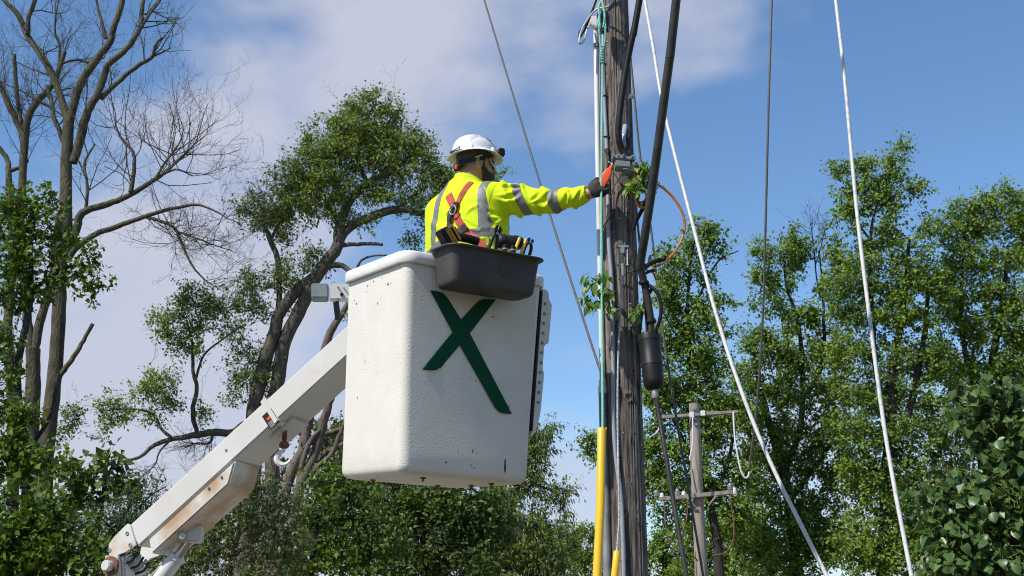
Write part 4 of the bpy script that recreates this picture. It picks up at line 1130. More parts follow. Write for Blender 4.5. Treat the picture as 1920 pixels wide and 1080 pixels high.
def field(fn, lo, hi, h):
    lo, hi = np.asarray(lo, float), np.asarray(hi, float)
    n = np.ceil((hi - lo) / h).astype(int) + 1
    # coarse pass first; the fine grid is evaluated only near the surface
    k = 5; nc = -(-n // k) + 1
    gc = np.stack(np.meshgrid(*[np.arange(nc[d], dtype=np.float32) * np.float32(h * k) + np.float32(lo[d]) for d in range(3)], indexing='ij'), -1)
    Fc = fn(gc.reshape(-1, 3)).reshape(nc).astype(np.float32)
    ix = [np.minimum((np.arange(n[d]) + k // 2) // k, nc[d] - 1) for d in range(3)]
    Ff = Fc[np.ix_(*ix)]
    m = np.argwhere(np.abs(Ff) < h * k * 1.5 + 0.012)
    Ff[m[:, 0], m[:, 1], m[:, 2]] = fn((m * h + lo).astype(np.float32)).astype(np.float32)
    return surface_nets(Ff, lo, h)


def waves(P, freqs, seed, n=5):
    r = np.random.default_rng(seed); out = 0
    for k in range(n):
        d = unit(r.normal(size=3)) * r.uniform(*freqs); out = out + np.sin(P @ d.astype(np.float32) + r.uniform(0, 6.28))
    return out / n


hd = math.radians(38)
FW = np.array([math.sin(hd), math.cos(hd), 0]); RT = np.array([math.cos(hd), -math.sin(hd), 0]); UP = np.array([0, 0, 1.0])
CB = np.array([-0.225, 6.68, 3.80]); CT = np.array([-0.252, 6.685, 4.14])
def ctr(z): return CB + (CT - CB) * ((z - 3.80) / 0.34)
FLOOR = 2.66
SR = ctr(4.115) + RT * 0.185; SL = ctr(4.115) - RT * 0.185
ARM = [SR, W(978, 376, 6.53), W(1030, 378, 6.46), W(1084, 368, 6.375), W(1098, 364, 6.355)]
WRIST = W(1106, 362.5, 6.345)
LE = SL - np.array([0.03, 0.0, 0.27]) + FW * 0.03; LH = LE + FW * 0.23 + RT * 0.05 - UP * 0.03
hh = math.radians(63)
HF = np.array([math.sin(hh), math.cos(hh), 0]); HR = np.array([math.cos(hh), -math.sin(hh), 0])
tl = math.radians(2)
HFt = HF * math.cos(tl) + UP * math.sin(tl); HU = np.cross(HR, HFt)
HF = HFt
HC = W(892, 309, 6.68)
HR3 = np.stack([HF, HR, HU])
def H(f, r, u): return HC + HF * f + HR * r + HU * u
hipR, hipL = ctr(3.6) + RT * 0.09 - UP * 0, ctr(3.6) - RT * 0.09
hipR[2] = hipL[2] = 3.58
knR, knL = hipR + FW * 0.04 + RT * 0.02 - UP * 0.44, hipL + FW * 0.05 - RT * 0.02 - UP * 0.44
anR, anL = knR - FW * 0.04 - UP * 0.40, knL - FW * 0.03 - UP * 0.40
anR[2] = anL[2] = FLOOR + 0.08

M_skin = mat('skin', (0.42, 0.235, 0.155), (0.36, 0.19, 0.12), rough=0.5, scale=30, bump=0.1, bscale=150, bdist=0.002)
M_hiviz = mat('high_visibility_yellow_fabric', (0.66, 0.81, 0.016), (0.62, 0.77, 0.013), rough=0.7, scale=16, bump=0.12, bscale=14, bdist=0.02, spec=0.2)
M_refl = mat('grey_reflective_tape', (0.20, 0.205, 0.20), (0.165, 0.17, 0.165), rough=0.5, scale=20, bump=0.3, bscale=17, bdist=0.02)
def creased(m, scale, dist, strength=0.6):
    """sharp-ridged cloth creases in place of the soft bump"""
    N, L = m.node_tree.nodes, m.node_tree.links
    tc = N.new('ShaderNodeTexCoord'); mp = N.new('ShaderNodeMapping'); mp.inputs['Scale'].default_value = (1.0, 1.0, 0.55)
    mp.inputs['Rotation'].default_value = (0.2, 0.75, 0.3)
    L.new(tc.outputs['Object'], mp.inputs['Vector'])
    nz = N.new('ShaderNodeTexNoise'); nz.noise_type = 'RIDGED_MULTIFRACTAL'; nz.inputs['Scale'].default_value = scale; nz.inputs['Detail'].default_value = 2.5
    nz.inputs['Roughness'].default_value = 0.4
    if 'Distortion' in nz.inputs: nz.inputs['Distortion'].default_value = 0.4
    L.new(mp.outputs[0], nz.inputs['Vector'])
    bp = N.new('ShaderNodeBump'); bp.inputs['Strength'].default_value = strength; bp.inputs['Distance'].default_value = dist
    L.new(nz.outputs['Fac'], bp.inputs['Height']); L.new(bp.outputs[0], N['Principled BSDF'].inputs['Normal'])
creased(M_hiviz, 9, 0.010); creased(M_refl, 11, 0.010)
M_jean = mat('dark_work_trousers', (0.04, 0.045, 0.06), (0.03, 0.034, 0.045), rough=0.85, scale=30, bump=0.2)
M_boot = mat('brown_boot_leather', (0.10, 0.06, 0.035), rough=0.6)
M_glove = mat('dark_grey_glove_knit', (0.055, 0.048, 0.047), (0.038, 0.034, 0.034), rough=0.8, scale=60, bump=0.3, bscale=220, bdist=0.004)
M_hair = mat('dark_brown_hair', (0.030, 0.019, 0.013), (0.012, 0.008, 0.006), rough=0.65, scale=160, stretch=(1, 1, 0.3), bump=0.9, bscale=240, bdist=0.006)
M_hairs = mat('short_cropped_hair', (0.10, 0.06, 0.042), (0.05, 0.032, 0.024), rough=0.7, scale=200, bump=0.5, bscale=300, bdist=0.003)
M_hat = mat('white_helmet_shell', (0.82, 0.82, 0.84), (0.80, 0.80, 0.82), rough=0.28, scale=5, coat=0.2)
M_strapred = mat('red_harness_webbing', (0.52, 0.075, 0.045), (0.42, 0.06, 0.035), rough=0.7, scale=60, bump=0.4, bscale=300, bdist=0.002)
M_strapdk = mat('dark_harness_webbing', (0.05, 0.04, 0.04), (0.035, 0.028, 0.028), rough=0.75, scale=60, bump=0.4, bscale=300, bdist=0.002)
M_lens = mat('blue_mirror_lens', (0.08, 0.03, 0.55), (0.02, 0.05, 0.35), rough=0.06, metal=0.85, scale=12)
M_lime = mat('lime_plastic', (0.35, 0.80, 0.04), rough=0.35)
M_navy = mat('navy_strap', (0.02, 0.05, 0.12), rough=0.6)

worker = thing('person', 'worker in white hard hat and yellow high visibility jacket reaching to the pole', 'person', (ctr(3.6)[0], ctr(3.6)[1], FLOOR))


def head_sd(P):
    q = (P - HC.astype(np.float32)) @ HR3.astype(np.float32).T
    I = np.eye(3)
    d = ell_sd(q, (-0.012, 0, 0.032), I, (0.100, 0.077, 0.092))
    d = smin(d, ell_sd(q, (0.032, 0, -0.05), I, (0.066, 0.056, 0.072)), 0.045)
    d = smin(d, ell_sd(q, (0.062, 0, -0.098), I, (0.03, 0.03, 0.022)), 0.025)
    d = smin(d, cap_sd(q, (0.092, 0, 0.012), (0.116, 0, -0.028), 0.009, 0.0145), 0.012)
    d = smin(d, ell_sd(q, (0.096, 0, -0.066), I, (0.012, 0.024, 0.010)), 0.012)
    d = smin(d, cap_sd(q, (0.082, -0.045, 0.03), (0.082, 0.045, 0.03), 0.014, 0.014), 0.02)
    for sg in (-1, 1):
        d = np.maximum(d, -ell_sd(q, (0.098, sg * 0.033, 0.006), I, (0.018, 0.02, 0.012)))
        d = smin(d, ell_sd(q, (0.086, sg * 0.032, 0.005), I, (0.013, 0.013, 0.012)), 0.006)
        e = ell_sd(q, (-0.016, sg * 0.080, -0.012), I, (0.025, 0.012, 0.036))
        e = np.maximum(e, -ell_sd(q, (-0.009, sg * 0.092, -0.008), I, (0.014, 0.010, 0.022)))
        d = smin(d, e, 0.008)
    return d


def body_sd(P):
    d = head_sd(P)
    d = smin(d, cap_sd(P, H(-0.03, 0, -0.05), ctr(4.17), 0.058, 0.066), 0.035)
    d = smin(d, cap_sd(P, ctr(4.05), ctr(3.65), 0.11, 0.11), 0.06)
    d = smin(d, cap_sd(P, SL, SR, 0.055, 0.055), 0.05)
    for a, b, ra, rb in ((ARM[0], ARM[2], .05, .042), (ARM[2], WRIST, .042, .026), (SL, LE, .05, .042), (LE, LH, .042, .028)):
        d = smin(d, cap_sd(P, a, b, ra, rb), 0.03)
    for hp, kn, an in ((hipR, knR, anR), (hipL, knL, anL)):
        d = smin(d, cap_sd(P, hp, kn, .085, .058), 0.05); d = smin(d, cap_sd(P, kn, an, .055, .04), 0.03)
        d = smin(d, cap_sd(P, an - UP * 0.03, an - UP * 0.045 + FW * 0.15, .036, .03), 0.03)
    d = smin(d, cap_sd(P, WRIST, W(1126, 350, 6.335), .027, .022), 0.02)
    d = smin(d, cap_sd(P, LH, LH + FW * 0.08, .03, .022), 0.02)
    return d
V, Q = field(body_sd, (-0.62, 6.22, FLOOR + 0.0), (0.55, 7.06, 4.50), 0.0062)
body = link_np('body', V, Q, M_skin, worker, True)

AXa = unit(ARM[2] - ARM[0])
def arm_u(P):
    """length along the right arm, from the shoulder"""
    return (P - SR.astype(np.float32)) @ AXa.astype(np.float32)
def jacket_base(P):
    z = P[..., 2]
    c = CB + (CT - CB) * ((z[..., None] - 3.80) / 0.34)
    zs = [3.40, 3.62, 3.72, 3.84, 3.98, 4.08, 4.14, 4.19, 4.23, 4.27]
    a = np.interp(z, zs, [.19, .205, .228, .236, .232, .222, .205, .165, .118, .085]).astype(np.float32)
    b = np.interp(z, zs, [.13, .145, .158, .160, .158, .150, .138, .115, .095, .078]).astype(np.float32)
    q1 = (P - c) @ RT.astype(np.float32) / a; q2 = (P - c) @ FW.astype(np.float32) / b
    d = (np.power(np.abs(q1) ** 2.5 + np.abs(q2) ** 2.5 + 1e-9, 1 / 2.5) - 1) * np.minimum(a, b)
    d = np.maximum(d, 3.60 - z); d = np.maximum(d, z - 4.262)
    fold = 0.006 * np.sin(34 * (z + 0.5 * ((P - c) @ RT)) + 2 * waves(P, (6, 14), 3)) * np.clip((4.02 - z) / 0.2, 0, 1)
    fold = fold + 0.004 * waves(P, (9, 24), 8, 7)
    fold = fold - 0.015 * np.clip(np.sin(26 * z + 13 * ((P - c) @ RT) + 2.2 * waves(P, (5, 11), 17)), 0, 1) ** 3 * np.clip((4.06 - z) / 0.15, 0, 1)
    d = d + fold.astype(np.float32)
    s = arm_u(P)
    rad = [(ARM[0], ARM[1], .100, .082), (ARM[1], ARM[2], .082, .066), (ARM[2], ARM[3], .066, .052), (ARM[3], ARM[4], .050, .040)]
    e = None
    for (p, q, r0, r1) in rad:
        f = cap_sd(P, p, q, r0, r1); e = f if e is None else smin(e, f, 0.03)
    # folds that run round the sleeve
    side = (P - SR) @ np.cross(AXa, UP)
    ph = 58 * s + 34 * z + 2.6 * waves(P, (6, 14), 12)
    amp = 0.0075 * (0.35 + np.exp(-((s - 0.17) / 0.10) ** 2) + 0.7 * np.exp(-((s - 0.36) / 0.06) ** 2) + 0.9 * np.exp(-((s - 0.5) / 0.035) ** 2))
    amp = 0.0185 * (0.25 + np.exp(-((s - 0.10) / 0.09) ** 2) + 0.75 * np.exp(-((s - 0.30) / 0.06) ** 2) + 0.8 * np.exp(-((s - 0.47) / 0.035) ** 2))
    e = e + (amp * (0.35 - np.clip(np.sin(ph), -0.35, 1) ** 2 * np.sign(np.sin(ph) + 0.35))).astype(np.float32) + (0.002 * waves(P, (14, 34), 21, 6)).astype(np.float32)
    cut = unit(ARM[4] - ARM[3])
    e = np.maximum(e, (P - W(1101.5, 363.5, 6.35).astype(np.float32)) @ cut.astype(np.float32))
    d = smin(d, e, 0.045)
    # loose underarm cloth
    d = smin(d, cap_sd(P, SR - UP * 0.05, ctr(3.95) + RT * 0.19, .07, .05), 0.04)
    l = smin(cap_sd(P, SL, LE, .098, .078), cap_sd(P, LE, LH, .076, .05), 0.03) + (0.005 * waves(P, (25, 55), 31, 6)).astype(np.float32)
    d = smin(d, l, 0.05)
    d = np.maximum(d, 3.60 - z)
    # standing collar
    n0, n1 = ctr(4.16) - FW * 0.004, H(-0.03, 0, -0.055)
    col = np.abs(cap_sd(P, n0, n1, .088, .079) - (0.004 * waves(P, (20, 40), 41))) - 0.0075
    ax = unit(n1 - n0); tt = (P - n0) @ ax.astype(np.float32)
    col = np.maximum(col, tt - 0.103 - 0.02 * ((P - n0) @ (-FW).astype(np.float32)) / 0.08); col = np.maximum(col, -tt)
    d = smin(d, col.astype(np.float32), 0.018)
    return d
# folds traced on the cloth: pixel polylines are dropped onto a first, coarse jacket
Vb, Qb = field(jacket_base, (-0.66, 6.22, 3.57), (0.52, 7.18, 4.36), 0.010)
bvb = BVHTree.FromPolygons([tuple(v) for v in Vb], [tuple(int(i) for i in q) for q in Qb])
def drop(pix, sink):
    out = []
    for (x, y) in catmull(np.array(pix, float), 3):
        loc, nrm_, i_, d_ = bvb.ray_cast(Vector(CAM), Vector(raydir(x, y)).normalized())
        if loc is None: continue
        n_ = np.array(nrm_); n_ = -n_ if n_.dot(raydir(x, y)) > 0 else n_
        out.append(np.array(loc) - n_ * sink)
    return out
za = lambda L_: [(900 + x / 8.727, 330 + y / 8.727) for x, y in L_]
zb = lambda L_: [(800 + x / 7.2, 325 + y / 7.2) for x, y in L_]
RIDGES = [(za([(250, 320), (420, 300), (560, 250), (690, 180)]), .013), (za([(250, 370), (420, 412), (560, 400), (660, 330)]), .013), (za([(330, 130), (450, 140), (600, 140), (690, 165)]), .012),
          (za([(820, 430), (960, 372), (1060, 280), (1090, 220)]), .012), (za([(820, 370), (900, 290), (965, 230)]), .010), (za([(990, 492), (1060, 505), (1120, 440), (1150, 330), (1180, 235)]), .011),
          (za([(1370, 340), (1400, 270), (1440, 230)]), .009), (za([(1500, 400), (1560, 350), (1605, 260), (1620, 210)]), .010), (za([(1430, 470), (1450, 400), (1460, 300)]), .009),
          (zb([(390, 300), (440, 250), (510, 160)]), .010), (zb([(430, 330), (480, 260), (560, 150)]), .008), (zb([(880, 690), (950, 670), (1010, 640)]), .012), (zb([(850, 560), (910, 600), (960, 560)]), .010),
          (zb([(480, 660), (600, 740), (700, 770)]), .011), (zb([(230, 700), (290, 690), (330, 660)]), .010), (zb([(240, 560), (300, 500), (345, 480)]), .010), (zb([(90, 620), (70, 740), (60, 880)]), .010),
          (zb([(520, 560), (600, 470), (680, 440)]), .009), (zb([(530, 870), (640, 890), (760, 880)]), .009)]
VALLEYS = [(za([(400, 355), (560, 335), (650, 260)]), .011), (za([(360, 185), (520, 195), (650, 195)]), .010), (za([(1000, 440), (1070, 410), (1100, 300)]), .010), (za([(850, 400), (920, 350), (1000, 270)]), .008),
           (za([(1360, 480), (1400, 400), (1415, 320)]), .009), (za([(1540, 430), (1600, 340), (1640, 260)]), .009), (zb([(400, 270), (450, 200), (500, 130)]), .009), (zb([(820, 500), (890, 540), (960, 570)]), .012),
           (zb([(840, 620), (880, 660), (950, 720)]), .012), (zb([(500, 640), (600, 710), (700, 745)]), .009), (zb([(300, 560), (320, 640), (310, 740)]), .009), (zb([(200, 560), (190, 680), (200, 800)]), .009)]
RCH = [(drop(p, r * 0.30), r) for p, r in RIDGES]; VCH = [(drop(p, -r * 0.20), r) for p, r in VALLEYS]
def chain_sd(P, pts, r):
    e = None; n_ = len(pts)
    for i in range(n_ - 1):
        t0 = math.sin(math.pi * (i + 0.35) / (n_ + 0.1)) ** 0.5; t1 = math.sin(math.pi * (i + 1.35) / (n_ + 0.4)) ** 0.5
        f = cap_sd(P, pts[i], pts[i + 1], r * t0, r * t1); e = f if e is None else np.minimum(e, f)
    return e
def jacket_sd(P):
    d = jacket_base(P)
    for sgn, ch, k in ((1, RCH, 0.010), (-1, VCH, 0.010)):
        for pts, r in ch:
            if len(pts) < 2: continue
            A_ = np.array(pts); lo_, hi_ = A_.min(0) - 0.05, A_.max(0) + 0.05
            m_ = np.all((P > lo_) & (P < hi_), axis=-1)
            if not m_.any(): continue
            e = chain_sd(P[m_], pts, r)
            d[m_] = smin(d[m_], e, k) if sgn > 0 else -smin(-d[m_], e, k)
    return d
V, Q = field(jacket_sd, (-0.66, 6.22, 3.57), (0.52, 7.18, 4.36), 0.0052)
jacket = link_np('jacket', V, Q, M_hiviz, worker, True)
JW = Vector(worker.location)
def smooth_mesh(o, it=2):
    bm = bmesh.new(); bm.from_mesh(o.data)
    for _ in range(it): bmesh.ops.smooth_vert(bm, verts=bm.verts, factor=0.5, use_axis_x=True, use_axis_y=True, use_axis_z=True)
    bm.to_mesh(o.data); bm.free()
smooth_mesh(jacket, 1)
bmj = bmesh.new(); bmj.from_mesh(jacket.data); bmj.transform(Matrix.Translation(JW)); bmesh.ops.recalc_face_normals(bmj, faces=bmj.faces)
bvh = BVHTree.FromBMesh(bmj)

def band(planes, keep=None, off=0.0018, name='reflective_tape', material=None):
    """a strip of the jacket cut out between planes (point, outward normal) and laid just proud of it"""
    bm = bmj.copy()
    for (p, n) in planes:
        g = bm.verts[:] + bm.edges[:] + bm.faces[:]
        bmesh.ops.bisect_plane(bm, geom=g, plane_co=Vector(p), plane_no=Vector(n), clear_outer=True)
    if keep:
        bad = [v for v in bm.verts if not keep(v.co)]
        bmesh.ops.delete(bm, geom=bad, context='VERTS')
    bm.normal_update()
    for v in bm.verts: v.co += v.normal * off
    bm.transform(Matrix.Translation(-JW))
    me = bpy.data.meshes.new(name); bm.to_mesh(me); bm.free()
    me.polygons.foreach_set('use_smooth', [True] * len(me.polygons)); me.materials.append(material or M_refl)
    o = bpy.data.objects.new(name, me); COL.objects.link(o); o.parent = jacket
    return o
def slab(p, n, w): p, n = np.asarray(p), unit(n); return [(p + n * w / 2, n), (p - n * w / 2, -n)]
isarm = lambda co: (np.array(co) - SR).dot(AXa) > 0.03
ua = unit(ARM[2] - ARM[1])
pa = W(983, 374, 6.52); na = unit(ua + UP * 0.50)
band(slab(pa, na, 0.050), isarm)
pb = W(1046, 374, 6.435)
band(slab(pb, unit(ARM[3] - ARM[2]) + UP * 0.05, 0.050), isarm)
nz3 = UP * 0.10 + RT
for off_ in (0.192, -0.125):
    band(slab(ctr(4.0) + RT * off_, RT + UP * (0.06 if off_ > 0 else -0.12), 0.048) + [((0, 0, 3.885), (0, 0, -1)), (ctr(4.0) + FW * 0.1, FW)], lambda co: (np.array(co) - SR).dot(AXa) < 0.11 and (np.array(co) - ctr(co[2])).dot(FW) < 0.05)
band(slab(ctr(3.872), UP - RT * 0.10, 0.048), lambda co: (np.array(co) - SR).dot(AXa) < 0.1)
# sleeve seam: a thin raised line round the shoulder
band(slab(SR + RT * 0.045, RT + np.array([0.15, 0, -0.15]), 0.006), lambda co: co[2] > 3.99, 0.0022, 'sleeve_seam', M_hiviz)

def cast(px, py):
    d = Vector(raydir(px, py)).normalized()
    loc, nrm, idx, dist = bvh.ray_cast(Vector(CAM), d)
    return (np.array(loc), np.array(nrm)) if loc is not None else (None, None)
def ribbon(pix, w, material, name, parent, off=0.004, th=0.002, n=6):
    P_, N_ = [], []
    for (x, y) in catmull(np.array(pix, float), n):
        p, nn = cast(x, y)
        if p is None: continue
        if nn.dot(raydir(960, 400)) > 0: nn = -nn
        P_.append(p); N_.append(nn)
    P_ = np.array(P_); N_ = np.array(N_)
    for _ in range(2):
        P_[1:-1] = (P_[:-2] + 2 * P_[1:-1] + P_[2:]) / 4; N_[1:-1] = (N_[:-2] + 2 * N_[1:-1] + N_[2:]) / 4
    T = np.gradient(P_, axis=0); m = MB(); loops = []
    for p, nn, t in zip(P_, N_, T):
        t = unit(t); nn = unit(nn - t * nn.dot(t)); s_ = np.cross(t, nn)
        b = p + nn * off
        loops.append(np.array([b - s_ * w / 2 - nn * 0.004, b + s_ * w / 2 - nn * 0.004, b + s_ * w / 2 + nn * th, b - s_ * w / 2 + nn * th]))
    return m.loft(loops).build(name, material, parent, smooth=True, angle=30)
h1 = ribbon([(884, 342), (876, 350), (867, 364), (860, 378), (854, 392), (852, 400)], 0.028, M_strapred, 'harness_strap', worker)
ribbon([(842, 366), (846, 376), (851, 386), (856, 394)], 0.044, M_strapred, 'harness_strap', worker, off=0.006)
ribbon([(853, 398), (859, 412), (868, 426), (880, 439), (893, 450), (903, 459), (908, 466)], 0.043, M_strapred, 'harness_strap', worker, off=0.005)
ribbon([(849, 398), (847, 412), (847, 426), (848, 440)], 0.034, M_strapdk, 'lanyard_webbing', worker, off=0.016, th=0.006)
ribbon([(850, 442), (860, 436), (870, 429), (876, 424)], 0.040, M_strapdk, 'keeper_webbing', worker, off=0.011)
ribbon([(858, 381), (856, 390), (853, 398)], 0.03, M_black, 'back_pad', worker, off=0.013, th=0.006)
p, nn = cast(855, 397)
nn = -nn if nn.dot(raydir(960, 400)) > 0 else nn
dr = [p + nn * 0.03 + RT * 0.022 * math.cos(t) + UP * 0.026 * math.sin(t) for t in np.linspace(0, 6.28, 20)]
MB().tube(dr, 0.004, 8).build('d_ring', M_steel, worker, smooth=True)
p, nn = cast(872, 424)
nn = -nn if nn.dot(raydir(960, 400)) > 0 else nn
# waist belt pouch on the far right side of the waist
MB().tube([W(947, 410, 6.72), W(950, 425, 6.72), W(948, 450, 6.72)], [0.012, 0.016, 0.016], 10, n=4).build('belt_pouch', M_dark, worker, smooth=True)

# trousers and boots (inside the bucket)
def trou_sd(P):
    d = ell_sd(P, ctr(3.58) * np.array([1, 1, 0]) + UP * 3.60, np.stack([RT, FW, UP]), (.18, .125, .13))
    for hp, kn, an in ((hipR, knR, anR), (hipL, knL, anL)):
        d = smin(d, cap_sd(P, hp, kn, .103, .078), 0.03); d = smin(d, cap_sd(P, kn, an + UP * 0.04, .078, .07), 0.03)
    return np.maximum(d + 0.004 * waves(P, (20, 50), 4), P[..., 2] - 3.72)
V, Q = field(trou_sd, (-0.62, 6.42, FLOOR + 0.03), (0.1, 7.1, 3.76), 0.012)
link_np('trousers', V, Q, M_jean, worker, True)
for an in (anR, anL):
    def boot(P, an=an):
        d = cap_sd(P, an - UP * 0.02 - FW * 0.03, an - UP * 0.035 + FW * 0.16, .052, .044)
        d = smin(d, cap_sd(P, an - UP * 0.01, an + UP * 0.1, .052, .055), 0.02)
        return np.maximum(d, FLOOR - P[..., 2])
    V, Q = field(boot, an - np.array([.25, .25, .14]), an + np.array([.25, .25, .2]), 0.01)
    link_np('boot', V, Q, M_boot, worker, True)

# gloved right hand closed on the tool, thumb along its side
HA = unit(W(1132, 346, 6.335) - WRIST)                     # along the hand
tool0, tool1 = W(1122, 356, 6.32), W(1147, 308, 6.31)
TA = unit(tool1 - tool0)
HN = unit(np.cross(HA, TA)); HN = HN if HN[1] < 0 else -HN   # back of hand, toward the camera
HB = unit(np.cross(HN, HA)); HB = HB if HB[2] > 0 else -HB   # thumb side
def G(a, b, n): return WRIST + HA * a + HB * b + HN * n
def glove_sd(P, fingers=True):
    d = cap_sd(P, G(0.012, 0, 0), G(0.03, 0.002, 0.006), 0.0295, 0.032)
    d = np.maximum(d, 0.0 - (P - WRIST.astype(np.float32)) @ HA.astype(np.float32))
    d = smin(d, cap_sd(P, G(0.035, 0.026, 0.010), G(0.055, 0.020, 0.012), 0.022, 0.019), 0.02)
    d = smin(d, cap_sd(P, G(0.030, -0.024, 0.008), G(0.055, -0.022, 0.008), 0.023, 0.018), 0.02)
    for i in range(4):
        b = 0.030 - 0.0205 * i; ln = (0.036, 0.040, 0.038, 0.031)[i]; r = (0.0108, 0.0112, 0.0108, 0.0098)[i]
        k0, k1 = G(0.060, b, 0.012), G(0.060 + ln, b - 0.002, -0.002)
        k2, k3 = G(0.056 + ln, b - 0.004, -0.032), G(0.034 + ln * 0.5, b - 0.005, -0.044)
        f = cap_sd(P, k0, k1, r + 0.001, r); f = smin(f, cap_sd(P, k1, k2, r, r - 0.001), 0.004); f = smin(f, cap_sd(P, k2, k3, r - 0.001, r - 0.002), 0.004)
        d = smin(d, f, 0.0055)
    t = cap_sd(P, G(0.016, 0.022, -0.008), G(0.046, 0.047, -0.012), 0.017, 0.0125); t = smin(t, cap_sd(P, G(0.046, 0.047, -0.012), G(0.078, 0.052, -0.012), 0.0125, 0.0105), 0.006)
    d = smin(d, t, 0.008)
    return d + 0.0012 * waves(P, (60, 150), 77, 6)
c = G(0.045, 0, -0.01)
V, Q = field(glove_sd, c - 0.115, c + 0.115, 0.0026)
gl = link_np('glove', V, Q, M_glove, worker, True)
MB().tube([G(-0.004, 0, 0), G(0.0, 0, 0), G(0.010, 0, 0)], [0.029, 0.0318, 0.031], 24).build('cuff', M_glove, gl, smooth=True)
# left glove resting out of sight
def glove2(P):
    d = cap_sd(P, LH, LH + FW * 0.05, 0.036, 0.034)
    for i in range(4):
        b = RT * (0.027 - 0.018 * i); f0 = LH + FW * 0.06 + b
        d = smin(d, cap_sd(P, f0, f0 + FW * 0.04 - UP * 0.01, .0105, .010), 0.006); d = smin(d, cap_sd(P, f0 + FW * 0.04 - UP * 0.01, f0 + FW * 0.055 - UP * 0.045, .010, .009), 0.005)
    return smin(d, cap_sd(P, LH + FW * 0.01 + RT * 0.03, LH + FW * 0.06 + RT * 0.055, .014, .010), 0.01)
V, Q = field(glove2, LH - 0.16, LH + 0.16, 0.0045)
link_np('glove', V, Q, M_glove, worker, True)
# the orange tool in the hand
tool = thing('hand_tool', 'orange handled wrench tool held in the grey gloved hand', 'hand tool', tool0)
sx_ = unit(np.cross(TA, HN)); LT = np.linalg.norm(tool1 - tool0)
lp = []
for (t, w_, d_) in ((-0.12, .016, .009), (0.0, .020, .011), (0.45, .024, .011), (0.62, .024, .011), (0.80, .016, .009), (0.86, .009, .007), (0.98, .008, .006), (1.0, .005, .004)):
    cc = tool0 + TA * LT * t - HN * 0.012
    lp.append(np.array([cc + sx_ * x * 1.0 + HN * y for (x, y) in rrect(w_, d_, min(w_, d_) * 0.6, 4)]))
MB().loft(lp).build('grip', M_orangered, tool, smooth=True, angle=40)
MB().tube([tool1 - HN * 0.012 - TA * 0.01, tool1 - HN * 0.012 + TA * 0.014], 0.006, 10).build('socket', M_alu, tool, smooth=True)

# hair, beard
def beard_sd(P):
    q = (P - HC.astype(np.float32)) @ HR3.astype(np.float32).T
    d = head_sd(P) - 0.0065 + 0.0018 * waves(P, (180, 420), 5, 8)
    line = np.maximum(q[..., 2] + 0.018 + 0.9 * np.clip(q[..., 0] - 0.012, 0, 0.04), 0.004 - q[..., 0] + 0.25 * np.clip(-q[..., 2] - 0.05, 0, 0.05))
    d = np.maximum(d, line)
    lips = ell_sd(q, (0.105, 0, -0.066), np.eye(3), (0.02, 0.022, 0.007))
    nose = cap_sd(q, (0.092, 0, 0.012), (0.118, 0, -0.028), 0.018, 0.022)
    return np.maximum(np.maximum(d, -lips), -nose)
V, Q = field(beard_sd, HC - 0.17, HC + 0.17, 0.0042)
link_np('beard', V, Q, M_hair, worker, True)
def hair_sd(P):
    q = (P - HC.astype(np.float32)) @ HR3.astype(np.float32).T
    I = np.eye(3)
    d = ell_sd(q, (-0.012, 0, 0.032), I, (0.1025, 0.0795, 0.0945))
    line = np.maximum(0.012 - q[..., 2] - 0.75 * np.clip(-q[..., 0] - 0.01, 0, 0.10), q[..., 0] - 0.035 - 0.7 * np.clip(q[..., 2] - 0.02, 0, 0.1))
    return np.maximum(d, line)
V, Q = field(hair_sd, HC - 0.17, HC + 0.17, 0.0045)
link_np('hair', V, Q, M_hairs, worker, True)
def side_burn(P):
    q = (P - HC.astype(np.float32)) @ HR3.astype(np.float32).T
    d = head_sd(P) - 0.003
    return np.maximum(d, np.maximum(np.abs(q[..., 0] - 0.014) - 0.011, np.maximum(q[..., 2] - 0.03, -0.03 - q[..., 2])))
V, Q = field(side_burn, HC - 0.13, HC + 0.13, 0.0042)
link_np('sideburn', V, Q, M_hairs, worker, True)

# hard hat
def hat_loops(prof, n=64):
    """(length half, width half, height, front shift)"""
    out = []
    for (a, b, z, f) in prof:
        out.append(np.array([H(f + a * math.cos(t), b * math.sin(t), z - 0.010 * (math.cos(t) ** 2 if z < 0.075 else 0)) for t in np.linspace(0, 2 * np.pi, n, endpoint=False)]))
    return out
Z0 = 0.052
prof = [(.100, .082, Z0 + .02, -.004), (.112, .094, Z0 + 0.004, -.004), (.140, .122, Z0 - .006, -.004), (.155, .135, Z0 - .012, -.004), (.160, .139, Z0 - .0135, -.004), (.161, .140, Z0 - .0115, -.004), (.158, .137, Z0 - .008, -.004),
        (.147, .127, Z0 - .002, -.004), (.136, .116, Z0 + .005, -.004), (.1335, .1135, Z0 + .012, -.004), (.1325, .1125, Z0 + .020, -.004), (.1300, .1105, Z0 + .036, -.005), (.122, .104, Z0 + .058, -.006), (.111, .094, Z0 + .076, -.007), (.094, .079, Z0 + .092, -.008), (.071, .059, Z0 + .105, -.009), (.042, .035, Z0 + .113, -.010), (.014, .012, Z0 + .116, -.010)]
hat = MB().loft(hat_loops(prof), True, True).build('hard_hat', M_hat, worker, smooth=True, angle=50)
hat['label'] = 'white full brim hard hat'
# height of the shell at a point
def dome(f, r):
    best = None
    for (a, b, z, sh) in prof[9:]:
        k_ = ((f - sh) / a) ** 2 + (r / b) ** 2
        if k_ <= 1.0: best = z
    zs = [(p_[2], ((f - p_[3]) / p_[0]) ** 2 + (r / p_[1]) ** 2) for p_ in prof[9:]]
    for (z0, k0), (z1, k1) in zip(zs, zs[1:]):
        if k0 <= 1 <= k1: return z0 + (z1 - z0) * (1 - k0) / max(k1 - k0, 1e-6)
    return zs[-1][0]
